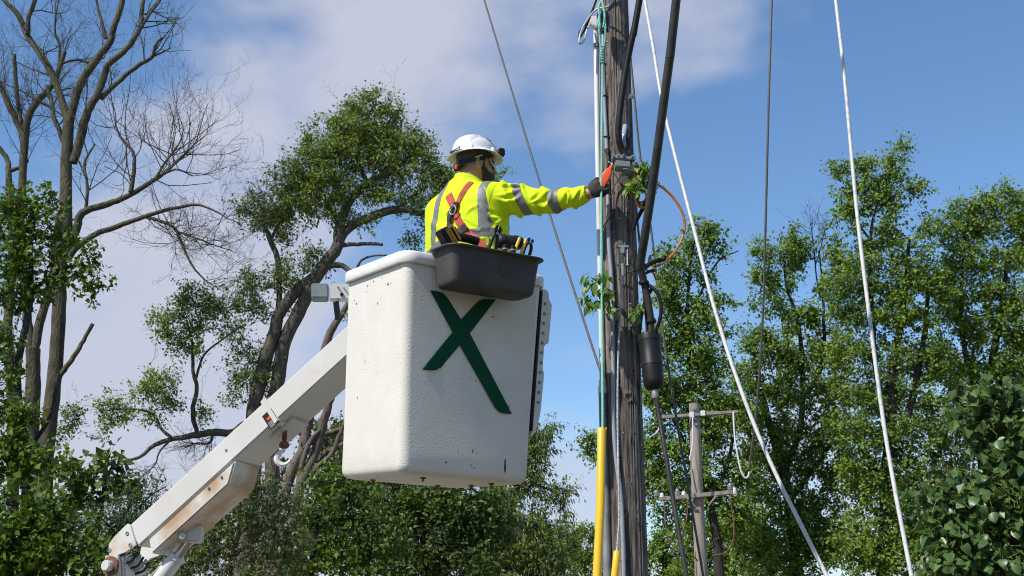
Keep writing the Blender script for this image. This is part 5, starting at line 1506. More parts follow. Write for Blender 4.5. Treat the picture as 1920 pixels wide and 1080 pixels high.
# vent slots on the side toward the camera and the other side
for sg in (1, -1):
    for (f0, f1, n_) in ((-0.070, -0.022, 9), (-0.012, 0.012, 5), (0.022, 0.058, 8)):
        for f in np.linspace(f0, f1, n_):
            for row in (0, 1):
                r0 = 0.076 + 0.011 * row
                a_, b_ = H(f, sg * r0, dome(f, r0) + 0.0006), H(f + 0.001, sg * (r0 + 0.006), dome(f, r0 + 0.006) + 0.0006)
                MB().tube([a_, b_], 0.0014, 5).build('vent', M_darkhole, hat)
# bracket bulges on the shell above the brim
for (f, r_) in ((0.06, 0.098), (-0.07, 0.093), (0.06, -0.098), (-0.07, -0.093)):
    MB().lathe([(0.013, -0.014), (0.012, 0.004), (0.009, 0.009), (0.002, 0.011)], frame(H(f, r_ * 1.0, Z0 + 0.014), HU), 14).build('suspension_key', M_hat, hat, smooth=True)
# head lamp and its strap
lampc = H(0.146, 0.02, Z0 + 0.032)
lo_ = MB().box(lampc, HF * 0.017, HR * 0.032, HU * 0.022).build('headlamp', M_black, hat, bevel=0.005)
MB().box(lampc + HR * 0.008, HF * 0.0178, HR * 0.006, HU * 0.0226).build('lamp_stripe', M_orangered, lo_, bevel=0.002)
MB().box(lampc + HF * 0.0175, HF * 0.002, HR * 0.018, HU * 0.011).build('lamp_lens', M_white, lo_, bevel=0.001)
st = [H(-0.004 + 0.1265 * math.cos(t), 0.1065 * math.sin(t), Z0 + 0.011 - 0.004 * math.cos(t)) for t in np.linspace(1.9, 4.4, 30)]
MB().tube([H(-0.168, 0.03, Z0 - 0.012), H(-0.150, 0.05, Z0 - 0.003), H(-0.120, 0.052, Z0 + 0.02), H(-0.1, 0.05, Z0 + 0.06)], 0.003, 6, n=4).build('lamp_strap', M_navy, hat, smooth=True)
MB().tube([H(-0.166, 0.02, Z0 - 0.016), H(-0.150, 0.065, Z0 - 0.014), H(-0.12, 0.075, Z0 - 0.006)], 0.0035, 6, n=4).build('lamp_strap', M_navy, hat, smooth=True)
# suspension band inside the hat and rear ratchet
def bandring(a, b, z0, z1, t0, t1, name, material, sh=-0.008, drop=0.0):
    m = MB(); L_ = []
    for t in np.linspace(t0, t1, 30):
        c_, s_ = math.cos(t), math.sin(t); dz = drop * max(0, -c_)
        L_.append(np.array([H(sh + a * c_, b * s_, z0 - dz), H(sh + (a + .003) * c_, (b + .003) * s_, z0 - dz), H(sh + (a + .003) * c_, (b + .003) * s_, z1 - dz), H(sh + a * c_, b * s_, z1 - dz)]))
    return m.loft(L_).build(name, material, hat, smooth=True, angle=40)
bandring(.103, .083, 0.030, 0.056, -1.7, 1.7, 'brow_band', M_strapdk)
bandring(.109, .086, -0.002, 0.028, 1.35, 4.93, 'nape_strap', M_black, drop=0.035)
kb_ = H(-0.120, 0.0, -0.030)
MB().lathe([(0.014, -0.012), (0.015, 0.0), (0.013, 0.006), (0.004, 0.007)], frame(kb_, -HF), 18).build('ratchet_knob', M_orangered, hat, smooth=True)
MB().box(H(-0.108, 0.0, -0.022), HF * 0.012, HR * 0.045, HU * 0.022).build('ratchet_housing', M_black, hat, bevel=0.006)

# safety glasses
gls = []
lens_parts = []
for sg in (1, -1):
    m = MB(); L_ = []
    for t in np.linspace(0.10, 0.98, 12):
        a_, b_ = 0.108, 0.083
        hgt_ = 0.020 * math.sin(min(1, (1.08 - t) / 0.5) * math.pi / 2)
        p_ = lambda k_, z_: H(k_ * a_ * math.cos(t), sg * k_ * b_ * math.sin(t), z_)
        L_.append(np.array([p_(1, 0.004 - hgt_), p_(1.025, 0.004 - hgt_), p_(1.025, 0.012 + hgt_ * 0.6), p_(1, 0.012 + hgt_ * 0.6)]))
    ln = m.loft(L_).build('lens', M_lens, worker, smooth=True, angle=40)
    ln.name = 'glasses_lens'
    edge = [H(1.02 * 0.108 * math.cos(t), sg * 1.02 * 0.083 * math.sin(t), 0.004 - 0.021 * math.sin(min(1, (1.08 - t) / 0.5) * math.pi / 2)) for t in np.linspace(0.10, 0.98, 14)]
    MB().tube(edge + [H(0.058, sg * 0.072, 0.014), H(0.056, sg * 0.073, 0.022)], 0.0032, 6).build('lens_frame', M_lime, ln, smooth=True)
    MB().tube([H(0.062, sg * 0.072, 0.024), H(0.03, sg * 0.080, 0.024), H(-0.01, sg * 0.085, 0.022)], [0.005, 0.0045, 0.004], 8, n=5).build('temple', M_black, ln, smooth=True)
    MB().tube([H(0.0, sg * 0.0855, 0.026), H(-0.02, sg * 0.088, 0.018), H(-0.045, sg * 0.085, 0.006)], [0.0045, 0.004, 0.003], 8, n=5).build('temple_tip', M_lime, ln, smooth=True)
bmj.free()


# ------------------------------------------------------------------ trees
def seg_batch(A, B, ra, rb, sides=3):
    """many straight tapered twigs at once"""
    A, B = np.asarray(A, float), np.asarray(B, float); n = len(A)
    T = B - A; T /= np.linalg.norm(T, axis=1, keepdims=True) + 1e-9
    ref = np.where(np.abs(T[:, 2:3]) < 0.9, [[0, 0, 1.0]], [[1.0, 0, 0]])
    U = np.cross(T, ref); U /= np.linalg.norm(U, axis=1, keepdims=True) + 1e-9
    V_ = np.cross(T, U)
    a = np.linspace(0, 2 * np.pi, sides, endpoint=False)
    ring = np.cos(a)[None, :, None] * U[:, None] + np.sin(a)[None, :, None] * V_[:, None]
    ra = np.broadcast_to(np.asarray(ra, float), (n,)); rb = np.broadcast_to(np.asarray(rb, float), (n,))
    co = np.concatenate([A[:, None] + ring * ra[:, None, None], B[:, None] + ring * rb[:, None, None]], 1)
    q = np.array([[j, (j + 1) % sides, sides + (j + 1) % sides, sides + j] for j in range(sides)])
    f = (np.arange(n)[:, None, None] * 2 * sides + q[None]).reshape(-1, 4)
    return co.reshape(-1, 3), f


def leaf_batch(P, D, size, wr, rng, fold=0.25, droop=0.0):
    """folded blades: base, two sides, tip"""
    n = len(P)
    D = D + np.array([0, 0, -droop]); D /= np.linalg.norm(D, axis=1, keepdims=True) + 1e-9
    nr = rng.normal(size=(n, 3)) * 0.50 + np.array([-0.42, -0.38, 0.85])
    S = np.cross(D, nr); S /= np.linalg.norm(S, axis=1, keepdims=True) + 1e-9
    Nn = np.cross(S, D)
    L_ = (size * rng.uniform(0.5, 1.4, n))[:, None]
    w = L_ * wr
    mid = P + D * L_ * 0.42
    co = np.stack([P, mid - S * w + Nn * w * fold, P + D * L_ - Nn * L_ * 0.12, mid + S * w + Nn * w * fold], 1).reshape(-1, 3)
    i = np.arange(n)[:, None] * 4
    tri = np.stack([i + [[0, 1, 2]], i + [[0, 2, 3]]], 1).reshape(-1, 3)
    return co, tri


NATT = 15.0


class Tree:
    def __init__(s, name, label, Y, px_base, seed, group='trees behind the bucket', cat='tree', gx=None, thin=1.0):
        s.thin = thin
        s.rng = np.random.default_rng(seed); s.Y = Y
        b = W(px_base[0], px_base[1], Y)
        s.base = np.array([b[0] if gx is None else gx, Y, 0.0])
        s.root = thing(name, label, cat, s.base, group)
        s.wood = MB(); s.P = []; s.R = []; s.D = []; s.LV = []; s.TW = []

    def nodes_add(s, pts, rad):
        T = np.gradient(pts, axis=0); T /= np.linalg.norm(T, axis=1, keepdims=True) + 1e-9
        s.P += list(pts); s.R += list(rad); s.D += list(T)

    def limb(s, pts, ground=False, n=5, wob=0.03, sides=9, flare=1.25):
        """pts: (px, py, half width px[, extra depth])"""
        P = [W(p[0], p[1], s.Y + (p[3] if len(p) > 3 else 0)) for p in pts]
        r = [p[2] * s.thin * DEP(q) / FPX for p, q in zip(pts, P)]
        if ground:
            g_ = P[0].copy(); g_[2] = 0; g_[0] += (P[0][0] - P[1][0]) * 0.3
            P = [g_] + P; r = [r[0] * flare] + r
        P = [P[0]] + [p + s.rng.normal(size=3) * wob * min(1.0, r_ / 0.04 + 0.3) for p, r_ in zip(P[1:-1], r[1:-1])] + [P[-1]]
        C = catmull(P, n)
        rr = np.interp(np.linspace(0, 1, len(C)), np.linspace(0, 1, len(r)), r)
        C[1:-1] += s.rng.normal(size=(len(C) - 2, 3)) * 0.10 * np.minimum(rr[1:-1, None], 0.05)
        rr = rr * s.rng.uniform(0.95, 1.05, len(rr))
        s.wood.tube(C, rr, sides)
        s.nodes_add(C, rr)
        return C, rr

    def crown(s, blobs, dens=1.0, spacing=0.5, depth=1.0, rmax=0.05, branches=True, leafy=True, up=0.15, leaves=40, twig=0.38, size=0.09, wr=0.30, droop=0.3, leafspread=0.05, ntw=5, keep=1.0):
        """blobs: (px, py, rx px, ry px[, extra depth[, density]])"""
        rng = s.rng; att = []; dn_ = []
        for b in blobs:
            c = W(b[0], b[1], s.Y + (b[4] if len(b) > 4 else 0)); k = DEP(c) / FPX
            rx, rz = b[2] * k, b[3] * k; ry = (rx + rz) / 2 * depth
            n = max(3, int(dens * (b[5] if len(b) > 5 else 1) * NATT * (rx * ry * rz) ** (2 / 3) / spacing ** 2))
            d = rng.normal(size=(n, 3)); d /= np.linalg.norm(d, axis=1, keepdims=True)
            rad = rng.uniform(0, 1, n) ** 0.42
            att.append(c + d * rad[:, None] * np.array([rx, ry, rz])); dn_ += [1.0] * n
        att = np.vstack(att)
        att = att[att[:, 2] > 0.3]
        ends, dirs = att, None
        if branches:
            Pn = np.array(s.P); d0 = np.min(np.linalg.norm(att[:, None] - Pn[None], axis=2), axis=1)
            order = np.argsort(d0); dirs = np.zeros_like(att)
            buf = np.zeros((len(Pn) + len(att) * 5, 3)); buf[:len(Pn)] = Pn; k = len(Pn)
            for i in order:
                a = att[i]
                v = buf[:k] - a
                cost = np.sqrt((v ** 2).sum(1)) + 0.5 * np.maximum(0, v[:, 2])
                j = int(np.argmin(cost)); p0 = buf[j]; Ld = np.linalg.norm(a - p0) + 1e-6
                r0 = min(s.R[j] * 0.72, 0.006 + 0.016 * Ld, rmax)
                c1 = p0 + s.D[j] * Ld * 0.35 + np.array([0, 0, up * Ld])
                t = np.array([0, 0.25, 0.5, 0.75, 1.0])[:, None]
                pts = (1 - t) ** 2 * p0 + 2 * t * (1 - t) * c1 + t ** 2 * a
                pts[1:-1] += rng.normal(size=(3, 3)) * Ld * 0.04
                rr = r0 + (min(0.005, r0) - r0) * np.linspace(0, 1, 5) ** 0.8
                s.wood.tube(pts, rr, 5, cap=False)
                dirs[i] = unit(pts[-1] - pts[-2])
                buf[k:k + 4] = pts[1:]; k += 4
                s.P += list(pts[1:]); s.R += list(np.maximum(rr[1:], 0.006)); T = pts[1:] - pts[:-1]; s.D += list(T / (np.linalg.norm(T, axis=1, keepdims=True) + 1e-9))
        if not leafy: return att, dirs
        na = len(att)
        tdir = rng.normal(size=(na, ntw, 3)) + np.array([-0.1, -0.1, 0.25])
        if dirs is not None: tdir += dirs[:, None] * 0.6
        tdir /= np.linalg.norm(tdir, axis=2, keepdims=True)
        tl_ = twig * rng.uniform(0.5, 1.25, (na, ntw))
        A = np.repeat(att[:, None], ntw, 1); B = A + tdir * tl_[..., None] + np.array([0, 0, -0.10]) * tl_[..., None] * droop
        s.TW.append((A.reshape(-1, 3), B.reshape(-1, 3)))
        nl = int(leaves * na)
        ti = rng.integers(0, na * ntw, nl); t = rng.uniform(0.05, 1.05, nl)[:, None]
        if keep < 1: pass
        pos = A.reshape(-1, 3)[ti] * (1 - t) + B.reshape(-1, 3)[ti] * t + rng.normal(size=(nl, 3)) * leafspread
        dd_ = tdir.reshape(-1, 3)[ti] * 0.6 + rng.normal(size=(nl, 3)) * 0.7
        s.LV.append(leaf_batch(pos, dd_, np.full(nl, size), wr, rng, droop=droop))
        return att, dirs

    def bare(s, start, n, length, r, depth=3, upw=0.25, spread=0.7, frac=(0.3, 1.0)):
        """dead twigs from the nodes gathered since index start"""
        rng = s.rng; segs = []
        idx = np.arange(start, len(s.P)); lo, hi = int(len(idx) * frac[0]), max(1, int(len(idx) * frac[1]))
        def gen(p, d, ln, rad, lv):
            k = 4
            for i in range(k):
                d = unit(d + rng.normal(size=3) * 0.22 + np.array([0, 0, upw * 0.3]))
                q = p + d * ln / k
                r2 = rad * (1 - 0.6 / k)
                segs.append((p, q, rad, r2)); p, rad = q, r2
                if lv > 0 and rng.uniform() < 0.85:
                    dd_ = unit(d + rng.normal(size=3) * spread)
                    gen(p, dd_, ln * rng.uniform(0.4, 0.7), max(rad * 0.6, 0.0022), lv - 1)
        for _ in range(n):
            j = idx[rng.integers(lo, hi)]
            d = unit(s.D[j] * 0.5 + rng.normal(size=3) * 0.7 + np.array([0, -0.05, upw]))
            gen(np.array(s.P[j]), d, length * rng.uniform(0.5, 1.2), min(r, s.R[j] * 0.6), depth)
        a = [np.array(x) for x in zip(*segs)]
        s.SEG = getattr(s, 'SEG', []) + [seg_batch(a[0], a[1], a[2], a[3], 4)]

    def finish(s, bark, leafm, twig_r=0.0045):
        s.wood.build('trunk', bark, s.root, smooth=True, angle=80)
        if s.TW:
            A = np.vstack([a for a, b in s.TW]); B = np.vstack([b for a, b in s.TW])
            co, f = seg_batch(A, B, twig_r, twig_r * 0.4)
            o = link_np('twigs', co, f, bark, s.root); o['kind'] = 'stuff'
        if getattr(s, 'SEG', None):
            off = 0; C, F_ = [], []
            for co, f in s.SEG: C.append(co); F_.append(f + off); off += len(co)
            o = link_np('dead_twigs', np.vstack(C), np.vstack(F_), bark, s.root); o['kind'] = 'stuff'
        if s.LV:
            off = 0; C, F_ = [], []
            for co, f in s.LV: C.append(co); F_.append(f + off); off += len(co)
            o = link_np('crown', np.vstack(C), np.vstack(F_), leafm, s.root); o['kind'] = 'stuff'
        return s.root


M_bark = mat('grey_brown_bark', (0.165, 0.14, 0.10), (0.06, 0.05, 0.036), rough=0.9, scale=5, stretch=(5, 5, 1), detail=8, bump=1.0, bscale=9, bdist=0.04)
M_barkdead = mat('mossy_dead_bark', (0.10, 0.088, 0.055), (0.042, 0.036, 0.026), rough=0.9, scale=4, stretch=(4, 4, 1), detail=8, bump=1.0, bscale=9, bdist=0.04,
                 stain=(0.105, 0.10, 0.035), stain_scale=1.6, stain_lo=0.48, stain_hi=0.62)
M_barkdark = mat('dark_bark', (0.055, 0.046, 0.035), (0.022, 0.019, 0.014), rough=0.9, scale=5, stretch=(5, 5, 1), detail=8, bump=1.0, bscale=9, bdist=0.04)
M_barkred = mat('smooth_brown_bark', (0.16, 0.12, 0.095), (0.08, 0.062, 0.05), rough=0.85, scale=5, stretch=(3, 3, 1), detail=8, bump=0.7, bscale=9, bdist=0.03)
LF_mid = leaf_mat('willow_green_leaf', [(0.0839, 0.1265, 0.0231), (0.1297, 0.1866, 0.0347), (0.1754, 0.2372, 0.0491), (0.2592, 0.3162, 0.0939)], 0.34)
LF_bright = leaf_mat('bright_green_leaf', [(0.0602, 0.1053, 0.0135), (0.0929, 0.1526, 0.0203), (0.1365, 0.2001, 0.0315)], 0.31)
LF_maple = leaf_mat('maple_leaf', [(0.0763, 0.1286, 0.0182), (0.1157, 0.1895, 0.026), (0.1645, 0.2438, 0.0364), (0.2368, 0.3115, 0.0585)], 0.31)
LF_dark = leaf_mat('dark_green_leaf', [(0.0513, 0.0837, 0.0175), (0.081, 0.1242, 0.027), (0.1148, 0.162, 0.0378)], 0.30)
LF_olive = leaf_mat('olive_leaflet', [(0.09, 0.1267, 0.0207), (0.1322, 0.1811, 0.0299), (0.1799, 0.2294, 0.0517)], 0.31)
LF_grey = leaf_mat('grey_green_leaf', [(0.0759, 0.1092, 0.0322), (0.1113, 0.1495, 0.046), (0.1619, 0.207, 0.0782)], 0.28)
LF_loc = leaf_mat('blue_green_leaflet', [(0.0457, 0.0849, 0.0287), (0.0718, 0.1239, 0.0457), (0.1044, 0.1566, 0.0653)], 0.3)
LF_lind = leaf_mat('broad_dark_leaf', [(0.0419, 0.084, 0.0231), (0.0644, 0.121, 0.0339), (0.0966, 0.1646, 0.0493)], 0.24, 0.36)

# --- dead trees on the left
t = Tree('dead_tree', 'tall dead tree with forked bare limbs, trunk bare, nearest the left edge leaves', 24, (90, 1080), 1, gx=None)
t.limb([(76, 1000, 17), (88, 860, 15), (102, 720, 14), (109, 600, 13), (115, 500, 12.5), (121, 420, 12), (126, 330, 11), (129, 225, 10)], ground=True)
st = len(t.P)
t.limb([(129, 235, 8.5), (150, 165, 8), (178, 112, 7), (199, 72, 6.5), (215, 50, 6), (228, 10, 5.5), (236, -40, 4.5), (246, -110, 3)])
t.limb([(199, 72, 4), (190, 45, 3), (182, 15, 2.5), (176, -30, 1.5)])
t.limb([(129, 230, 7.5), (105, 155, 6.5), (78, 105, 6), (52, 62, 5.5), (30, 25, 5), (5, -5, 4), (-30, -50, 3)])
t.limb([(52, 64, 5), (60, 35, 4.5), (66, 0, 4), (70, -50, 3)])
t.limb([(119, 265, 5), (106, 218, 4.5), (96, 185, 4), (88, 160, 3.5)])
t.limb([(136, 305, 9), (150, 260, 8.5), (168, 210, 8), (186, 180, 7), (190, 145, 6.5), (206, 124, 6), (240, 95, 5.5), (262, 55, 4.5), (268, 15, 4), (276, -40, 3)])
t.limb([(262, 55, 3), (280, 30, 2.5), (302, 0, 2), (310, -20, 1)])
t.limb([(188, 186, 5), (220, 158, 4.5), (262, 128, 4), (284, 106, 3.5), (294, 85, 3), (304, 70, 2.5)])
t.limb([(284, 106, 2.5), (300, 98, 2), (320, 90, 1.2)])
t.bare(st, 30, 1.2, 0.018, 2, upw=0.4, frac=(0.2, 1.0))
st = len(t.P)
t.limb([(122, 478, 9), (143, 432, 8), (158, 402, 7), (200, 380, 6), (245, 360, 5.2), (290, 336, 4), (325, 310, 3, .5), (352, 285, 2, .8)])
t.limb([(245, 360, 4.5), (252, 320, 3.8), (246, 285, 3.2), (230, 250, 2.5), (216, 232, 1.5)])
t.limb([(290, 336, 3), (315, 305, 2.2), (335, 270, 1.6), (345, 240, 1)])
t.limb([(160, 402, 3.5), (160, 350, 3), (163, 310, 2.4), (178, 270, 1.5)])
t.limb([(290, 336, 3, 0.4), (330, 320, 2), (362, 330, 1.2)])
t.bare(st, 40, 1.35, 0.013, 3, upw=0.55, frac=(0.25, 1.0))
st = len(t.P)
t.limb([(124, 490, 6.5), (150, 462, 6), (180, 440, 5.4), (222, 425, 5), (268, 403, 4.2), (325, 388, 3.5), (372, 383, 2.4), (408, 398, 1.5), (425, 410, .8)])
t.limb([(268, 405, 3.5), (300, 418, 3), (332, 434, 2.8), (345, 465, 2.4), (362, 500, 2), (386, 525, 1.4), (400, 535, .9)])
t.limb([(332, 434, 2), (370, 445, 1.6), (405, 460, 1.2), (435, 470, .7)])
t.bare(st, 48, 0.95, 0.010, 3, upw=0.2, frac=(0.45, 1.0))
t.limb([(101, 735, 6), (112, 705, 5.5), (135, 675, 5), (155, 645, 4.2), (174, 607, 3.5)])
t.finish(M_barkdead, LF_bright)

t = Tree('dead_tree', 'second dead tree with broken snags at the very left edge', 25.5, (60, 1080), 2)
t.limb([(64, 1000, 16), (63, 860, 15), (62, 740, 14), (62, 655, 13.5)], ground=True)
t.limb([(60, 665, 9), (50, 600, 8.5), (44, 545, 8), (40, 440, 7.5), (44, 340, 7.5), (46, 262, 7.5)])
t.limb([(64, 665, 9), (76, 600, 8.5), (92, 545, 8), (104, 480, 6.5), (108, 400, 4)])
t.limb([(24, 1000, 11), (26, 740, 10), (18, 640, 9), (14, 555, 8.5), (20, 460, 8), (22, 345, 6), (10, 300, 5), (-6, 272, 4)])
st = len(t.P)
t.limb([(46, 270, 6.5), (38, 240, 6.2), (22, 198, 6), (8, 168, 5.5), (-10, 140, 5)])
t.limb([(46, 265, 7), (58, 215, 6.5), (76, 180, 6), (94, 162, 5.2), (108, 132, 4.8), (122, 98, 3.5)])
t.limb([(44, 258, 4.5), (38, 200, 4), (32, 150, 3.8), (27, 102, 3.5)])
t.limb([(110, 130, 3), (112, 90, 2.4), (108, 55, 2), (112, 10, 1.4), (118, -30, 1)])
t.limb([(112, 120, 2.5), (140, 112, 2.5), (170, 113, 2), (196, 108, 1.2)])
t.limb([(20, 320, 4), (38, 312, 3.5), (52, 300, 3)])
t.bare(st, 55, 1.1, 0.010, 3, upw=0.45, frac=(0.1, 1.0))
t.finish(M_barkdead, LF_bright)

# --- leafy growth at the left edge
t = Tree('ivy_covered_tree', 'leafy bright green tree climbing over the dead trunks at the left edge', 21.5, (45, 1080), 3)
t.limb([(40, 1000, 9), (48, 850, 8), (40, 700, 7), (46, 560, 6), (60, 460, 4), (70, 380, 3)], ground=True)
t.limb([(46, 560, 4), (95, 520, 3.5), (140, 500, 3), (170, 500, 2)])
t.limb([(42, 700, 4), (10, 640, 3.5), (-30, 600, 3)])
t.limb([(48, 850, 4), (90, 780, 3.5), (110, 700, 3)])
t.crown([(20, 385, 45, 30), (75, 385, 40, 30), (30, 430, 60, 40), (90, 440, 40, 40), (30, 490, 70, 40), (60, 530, 60, 30), (130, 500, 45, 34, 0, .8), (170, 500, 22, 30, 0, .8), (165, 540, 28, 22, 0, .8), (10, 570, 35, 35), (10, 640, 30, 40, -.4), (5, 720, 40, 45, -.4),
         (15, 790, 45, 45, -.5), (50, 790, 25, 30, -.5), (25, 860, 50, 50, -.5), (-10, 860, 50, 60, -.5), (60, 850, 30, 35, -.6), (105, 880, 30, 30, -.6)], dens=0.95, spacing=0.42, leaves=42, size=0.105, wr=0.36, twig=0.36, depth=0.8)
t.finish(M_barkdark, LF_bright)
t = Tree('sapling', 'dark broad leaved sapling between dead trees and boom', 20, (190, 1080), 4)
t.limb([(180, 1040, 4), (190, 960, 3.5), (200, 900, 3), (212, 870, 2)], ground=True)
t.crown([(150, 890, 35, 25), (200, 880, 35, 25), (225, 905, 22, 18), (130, 930, 40, 30), (190, 925, 40, 25), (110, 970, 40, 30)], dens=0.9, spacing=0.4, leaves=26, size=0.15, wr=0.38, twig=0.35)
t.finish(M_barkdark, LF_dark)
t = Tree('honey_locust', 'feathery blue green locust with fine leaflets above the boom elbow', 19, (230, 1080), 5)
t.limb([(215, 1075, 5), (225, 1020, 4.5), (232, 980, 3.5), (245, 945, 2.5)], ground=True)
t.limb([(232, 985, 2.5), (262, 950, 2), (285, 925, 1.5), (312, 912, 1)])
t.limb([(228, 1010, 2.5), (195, 970, 2.2), (165, 950, 1.5)])
t.crown([(260, 938, 32, 18), (292, 920, 22, 10), (240, 960, 45, 30), (190, 970, 50, 28), (215, 1010, 60, 40), (160, 1030, 50, 40), (270, 1000, 40, 40), (230, 1065, 80, 40), (320, 1050, 50, 40)], dens=1.3, spacing=0.34, leaves=60, size=0.06, wr=0.2, twig=0.36, droop=0.6, leafspread=0.035)
t.finish(M_barkdark, LF_loc)
t = Tree('maple_shrub', 'bright sunlit leafy shrub in the lower left corner', 16, (60, 1080), 6, cat='shrub')
t.limb([(50, 1075, 5), (55, 1030, 4), (60, 980, 3)], ground=True)
t.limb([(55, 1040, 3), (110, 1000, 2.5), (140, 985, 2)])
t.crown([(30, 935, 40, 25), (60, 970, 60, 30), (30, 1010, 70, 45), (110, 1010, 55, 40), (80, 1060, 90, 45), (150, 1060, 50, 35), (0, 1060, 60, 50), (-30, 990, 50, 50)], dens=1.2, spacing=0.34, leaves=32, size=0.105, wr=0.36, twig=0.3)
t.finish(M_barkdark, LF_bright)

# --- the large leaning tree behind the bucket
t = Tree('leaning_tree', 'large leaning tree with full crown behind the worker and bucket', 26, (470, 1080), 7, thin=0.88)
t.limb([(462, 1000, 19), (472, 930, 18), (478, 840, 17), (478, 768, 16), (498, 677, 15), (515, 620, 14), (530, 585, 13), (560, 545, 12), (590, 520, 12)], ground=True)
t.limb([(498, 1000, 17), (505, 900, 16), (512, 780, 16), (520, 715, 15), (540, 640, 15), (567, 572, 14.5), (590, 530, 14), (607, 503, 14), (632, 462, 13), (641, 421, 11), (659, 377, 9), (689, 344, 8), (733, 321, 6), (760, 300, 4)], ground=True)
t.limb([(620, 480, 9), (652, 433, 10), (696, 407, 9.5), (752, 392, 8.5), (780, 398, 7), (810, 399, 5.5, .3), (840, 405, 4, .5)])
t.limb([(752, 392, 5), (770, 370, 4), (800, 350, 3, .4)])
t.limb([(689, 344, 5), (676, 310, 4.5), (672, 270, 4), (685, 230, 3), (700, 200, 2)])
t.limb([(672, 300, 3.5), (640, 270, 3), (625, 240, 2)])
t.limb([(641, 421, 6), (620, 390, 5), (600, 350, 4), (585, 320, 3)])
t.limb([(515, 625, 7), (522, 560, 6.5), (522, 495, 6.5), (508, 450, 6), (500, 430, 5), (480, 405, 3), (460, 390, 2)])
t.limb([(508, 450, 4), (525, 420, 3), (540, 390, 2.2)])
t.limb([(632, 462, 5), (660, 458, 4.5), (690, 456, 4), (718, 459, 3.2)])
t.limb([(612, 500, 7), (640, 498, 6), (665, 520, 5), (690, 560, 4, .4)])
t.limb([(660, 560, 3.5, .2), (672, 500, 3, .1), (690, 478, 2.4), (725, 478, 1.8)])
t.limb([(480, 800, 9), (455, 800, 9), (433, 805, 8.5), (400, 808, 8), (369, 814, 7), (320, 822, 5.5), (290, 838, 4.5), (262, 856, 3.6), (236, 866, 2.6), (205, 880, 1.5)])
t.limb([(369, 812, 5), (366, 770, 5), (366, 731, 4.6), (362, 688, 4), (358, 640, 3), (350, 600, 2)])
t.limb([(366, 715, 3), (385, 670, 2.4), (420, 640, 2), (455, 610, 1.6)])
t.limb([(320, 820, 4), (305, 800, 3.4), (290, 775, 2.6), (250, 765, 2), (190, 770, 1.4)])
st = len(t.P)
t.limb([(320, 824, 2.5), (300, 850, 2), (290, 870, 1.5), (270, 890, 1)]); t.limb([(400, 815, 3), (390, 828, 2.5), (370, 832, 2), (345, 840, 1.3)])
t.bare(st, 40, 0.6, 0.007, 2, upw=0.0)
t.limb([(498, 690, 4), (480, 680, 3), (465, 680, 2)])
kw = dict(spacing=0.42, leaves=64, size=0.070, wr=0.30, twig=0.32, rmax=0.06, leafspread=0.05, ntw=5)
t.crown([(690, 200, 52, 30), (650, 225, 40, 35), (720, 235, 50, 35), (675, 255, 75, 40), (615, 270, 50, 35), (580, 305, 55, 38), (645, 300, 80, 40), (720, 285, 55, 45), (540, 345, 45, 40), (600, 350, 70, 45), (670, 345, 60, 35), (775, 275, 45, 40),
         (800, 310, 40, 40), (760, 330, 50, 35), (825, 345, 30, 40), (845, 385, 30, 30), (790, 375, 50, 30), (840, 320, 14, 24), (555, 390, 60, 35), (620, 400, 50, 28, 0, .7), (515, 400, 35, 35), (720, 375, 40, 25, 0, .7), (860, 400, 30, 30), (930, 340, 22, 30, 1)], dens=1.25, **kw)
t.crown([(475, 385, 30, 25), (452, 400, 20, 18), (490, 415, 35, 25), (525, 440, 30, 22), (800, 440, 50, 25, .5, .6), (690, 420, 40, 18, 0, .6), (820, 480, 30, 25, .6, .6), (585, 470, 25, 25, 0, .6)], dens=1.0, **kw)
t.crown([(350, 560, 40, 25), (310, 590, 35, 25), (370, 590, 45, 35), (420, 580, 40, 30), (460, 560, 35, 30), (490, 535, 40, 25), (340, 630, 45, 28), (370, 660, 28, 22), (430, 620, 35, 25), (540, 520, 45, 30), (585, 500, 30, 20), (500, 580, 30, 25)], dens=1.05, **kw)
t.crown([(470, 660, 30, 18), (455, 695, 28, 28), (475, 720, 30, 25), (445, 750, 20, 18), (495, 690, 20, 25)], dens=1.1, **kw)
t.crown([(300, 720, 40, 22), (270, 745, 38, 22), (320, 750, 38, 25), (290, 780, 28, 15), (210, 760, 40, 20, 0, .9), (160, 780, 40, 22, 0, .9), (225, 790, 45, 18, 0, .8), (140, 810, 40, 18, 0, .7), (375, 770, 22, 18)], dens=1.05, **kw)
t.bare(0, 70, 0.7, 0.007, 2, upw=0.2, frac=(0.2, 1.0))
t.finish(M_bark, LF_mid)

# --- slender trunks between boom and bucket
t = Tree('slender_tree', 'slender brown trunk leaning right, left of a pair below the hook', 23, (519, 1080), 8)
t.limb([(516, 985, 12), (530, 940, 11), (548, 890, 10.5), (562, 845, 10), (572, 800, 9.5), (583, 765, 9), (600, 700, 8.5), (616, 634, 8), (640, 590, 6), (670, 540, 4)], ground=True)
t.limb([(560, 855, 6), (583, 830, 5.5), (600, 815, 5), (640, 800, 4.5), (680, 780, 3)])
t.limb([(583, 876, 5), (610, 850, 5), (637, 834, 4.5), (680, 815, 4)])
t.crown([(640, 690, 30, 40, 0, .4), (690, 600, 40, 40, 0, .5)], dens=0.6, **kw)
t.finish(M_barkred, LF_mid)
t = Tree('slender_tree', 'slender brown trunk leaning right, right of a pair below the hook', 22.5, (527, 1080), 9)
t.limb([(524, 1040, 10), (540, 990, 10), (556, 945, 9.5), (567, 915, 9), (590, 850, 8.5), (610, 779, 8), (626, 731, 7.5), (640, 690, 7), (655, 640, 5)], ground=True)
t.limb([(575, 900, 5.5), (600, 870, 5), (620, 850, 5), (632, 820, 4), (650, 780, 3)])
t.limb([(560, 945, 6), (565, 890, 6), (585, 840, 5), (605, 800, 4)])
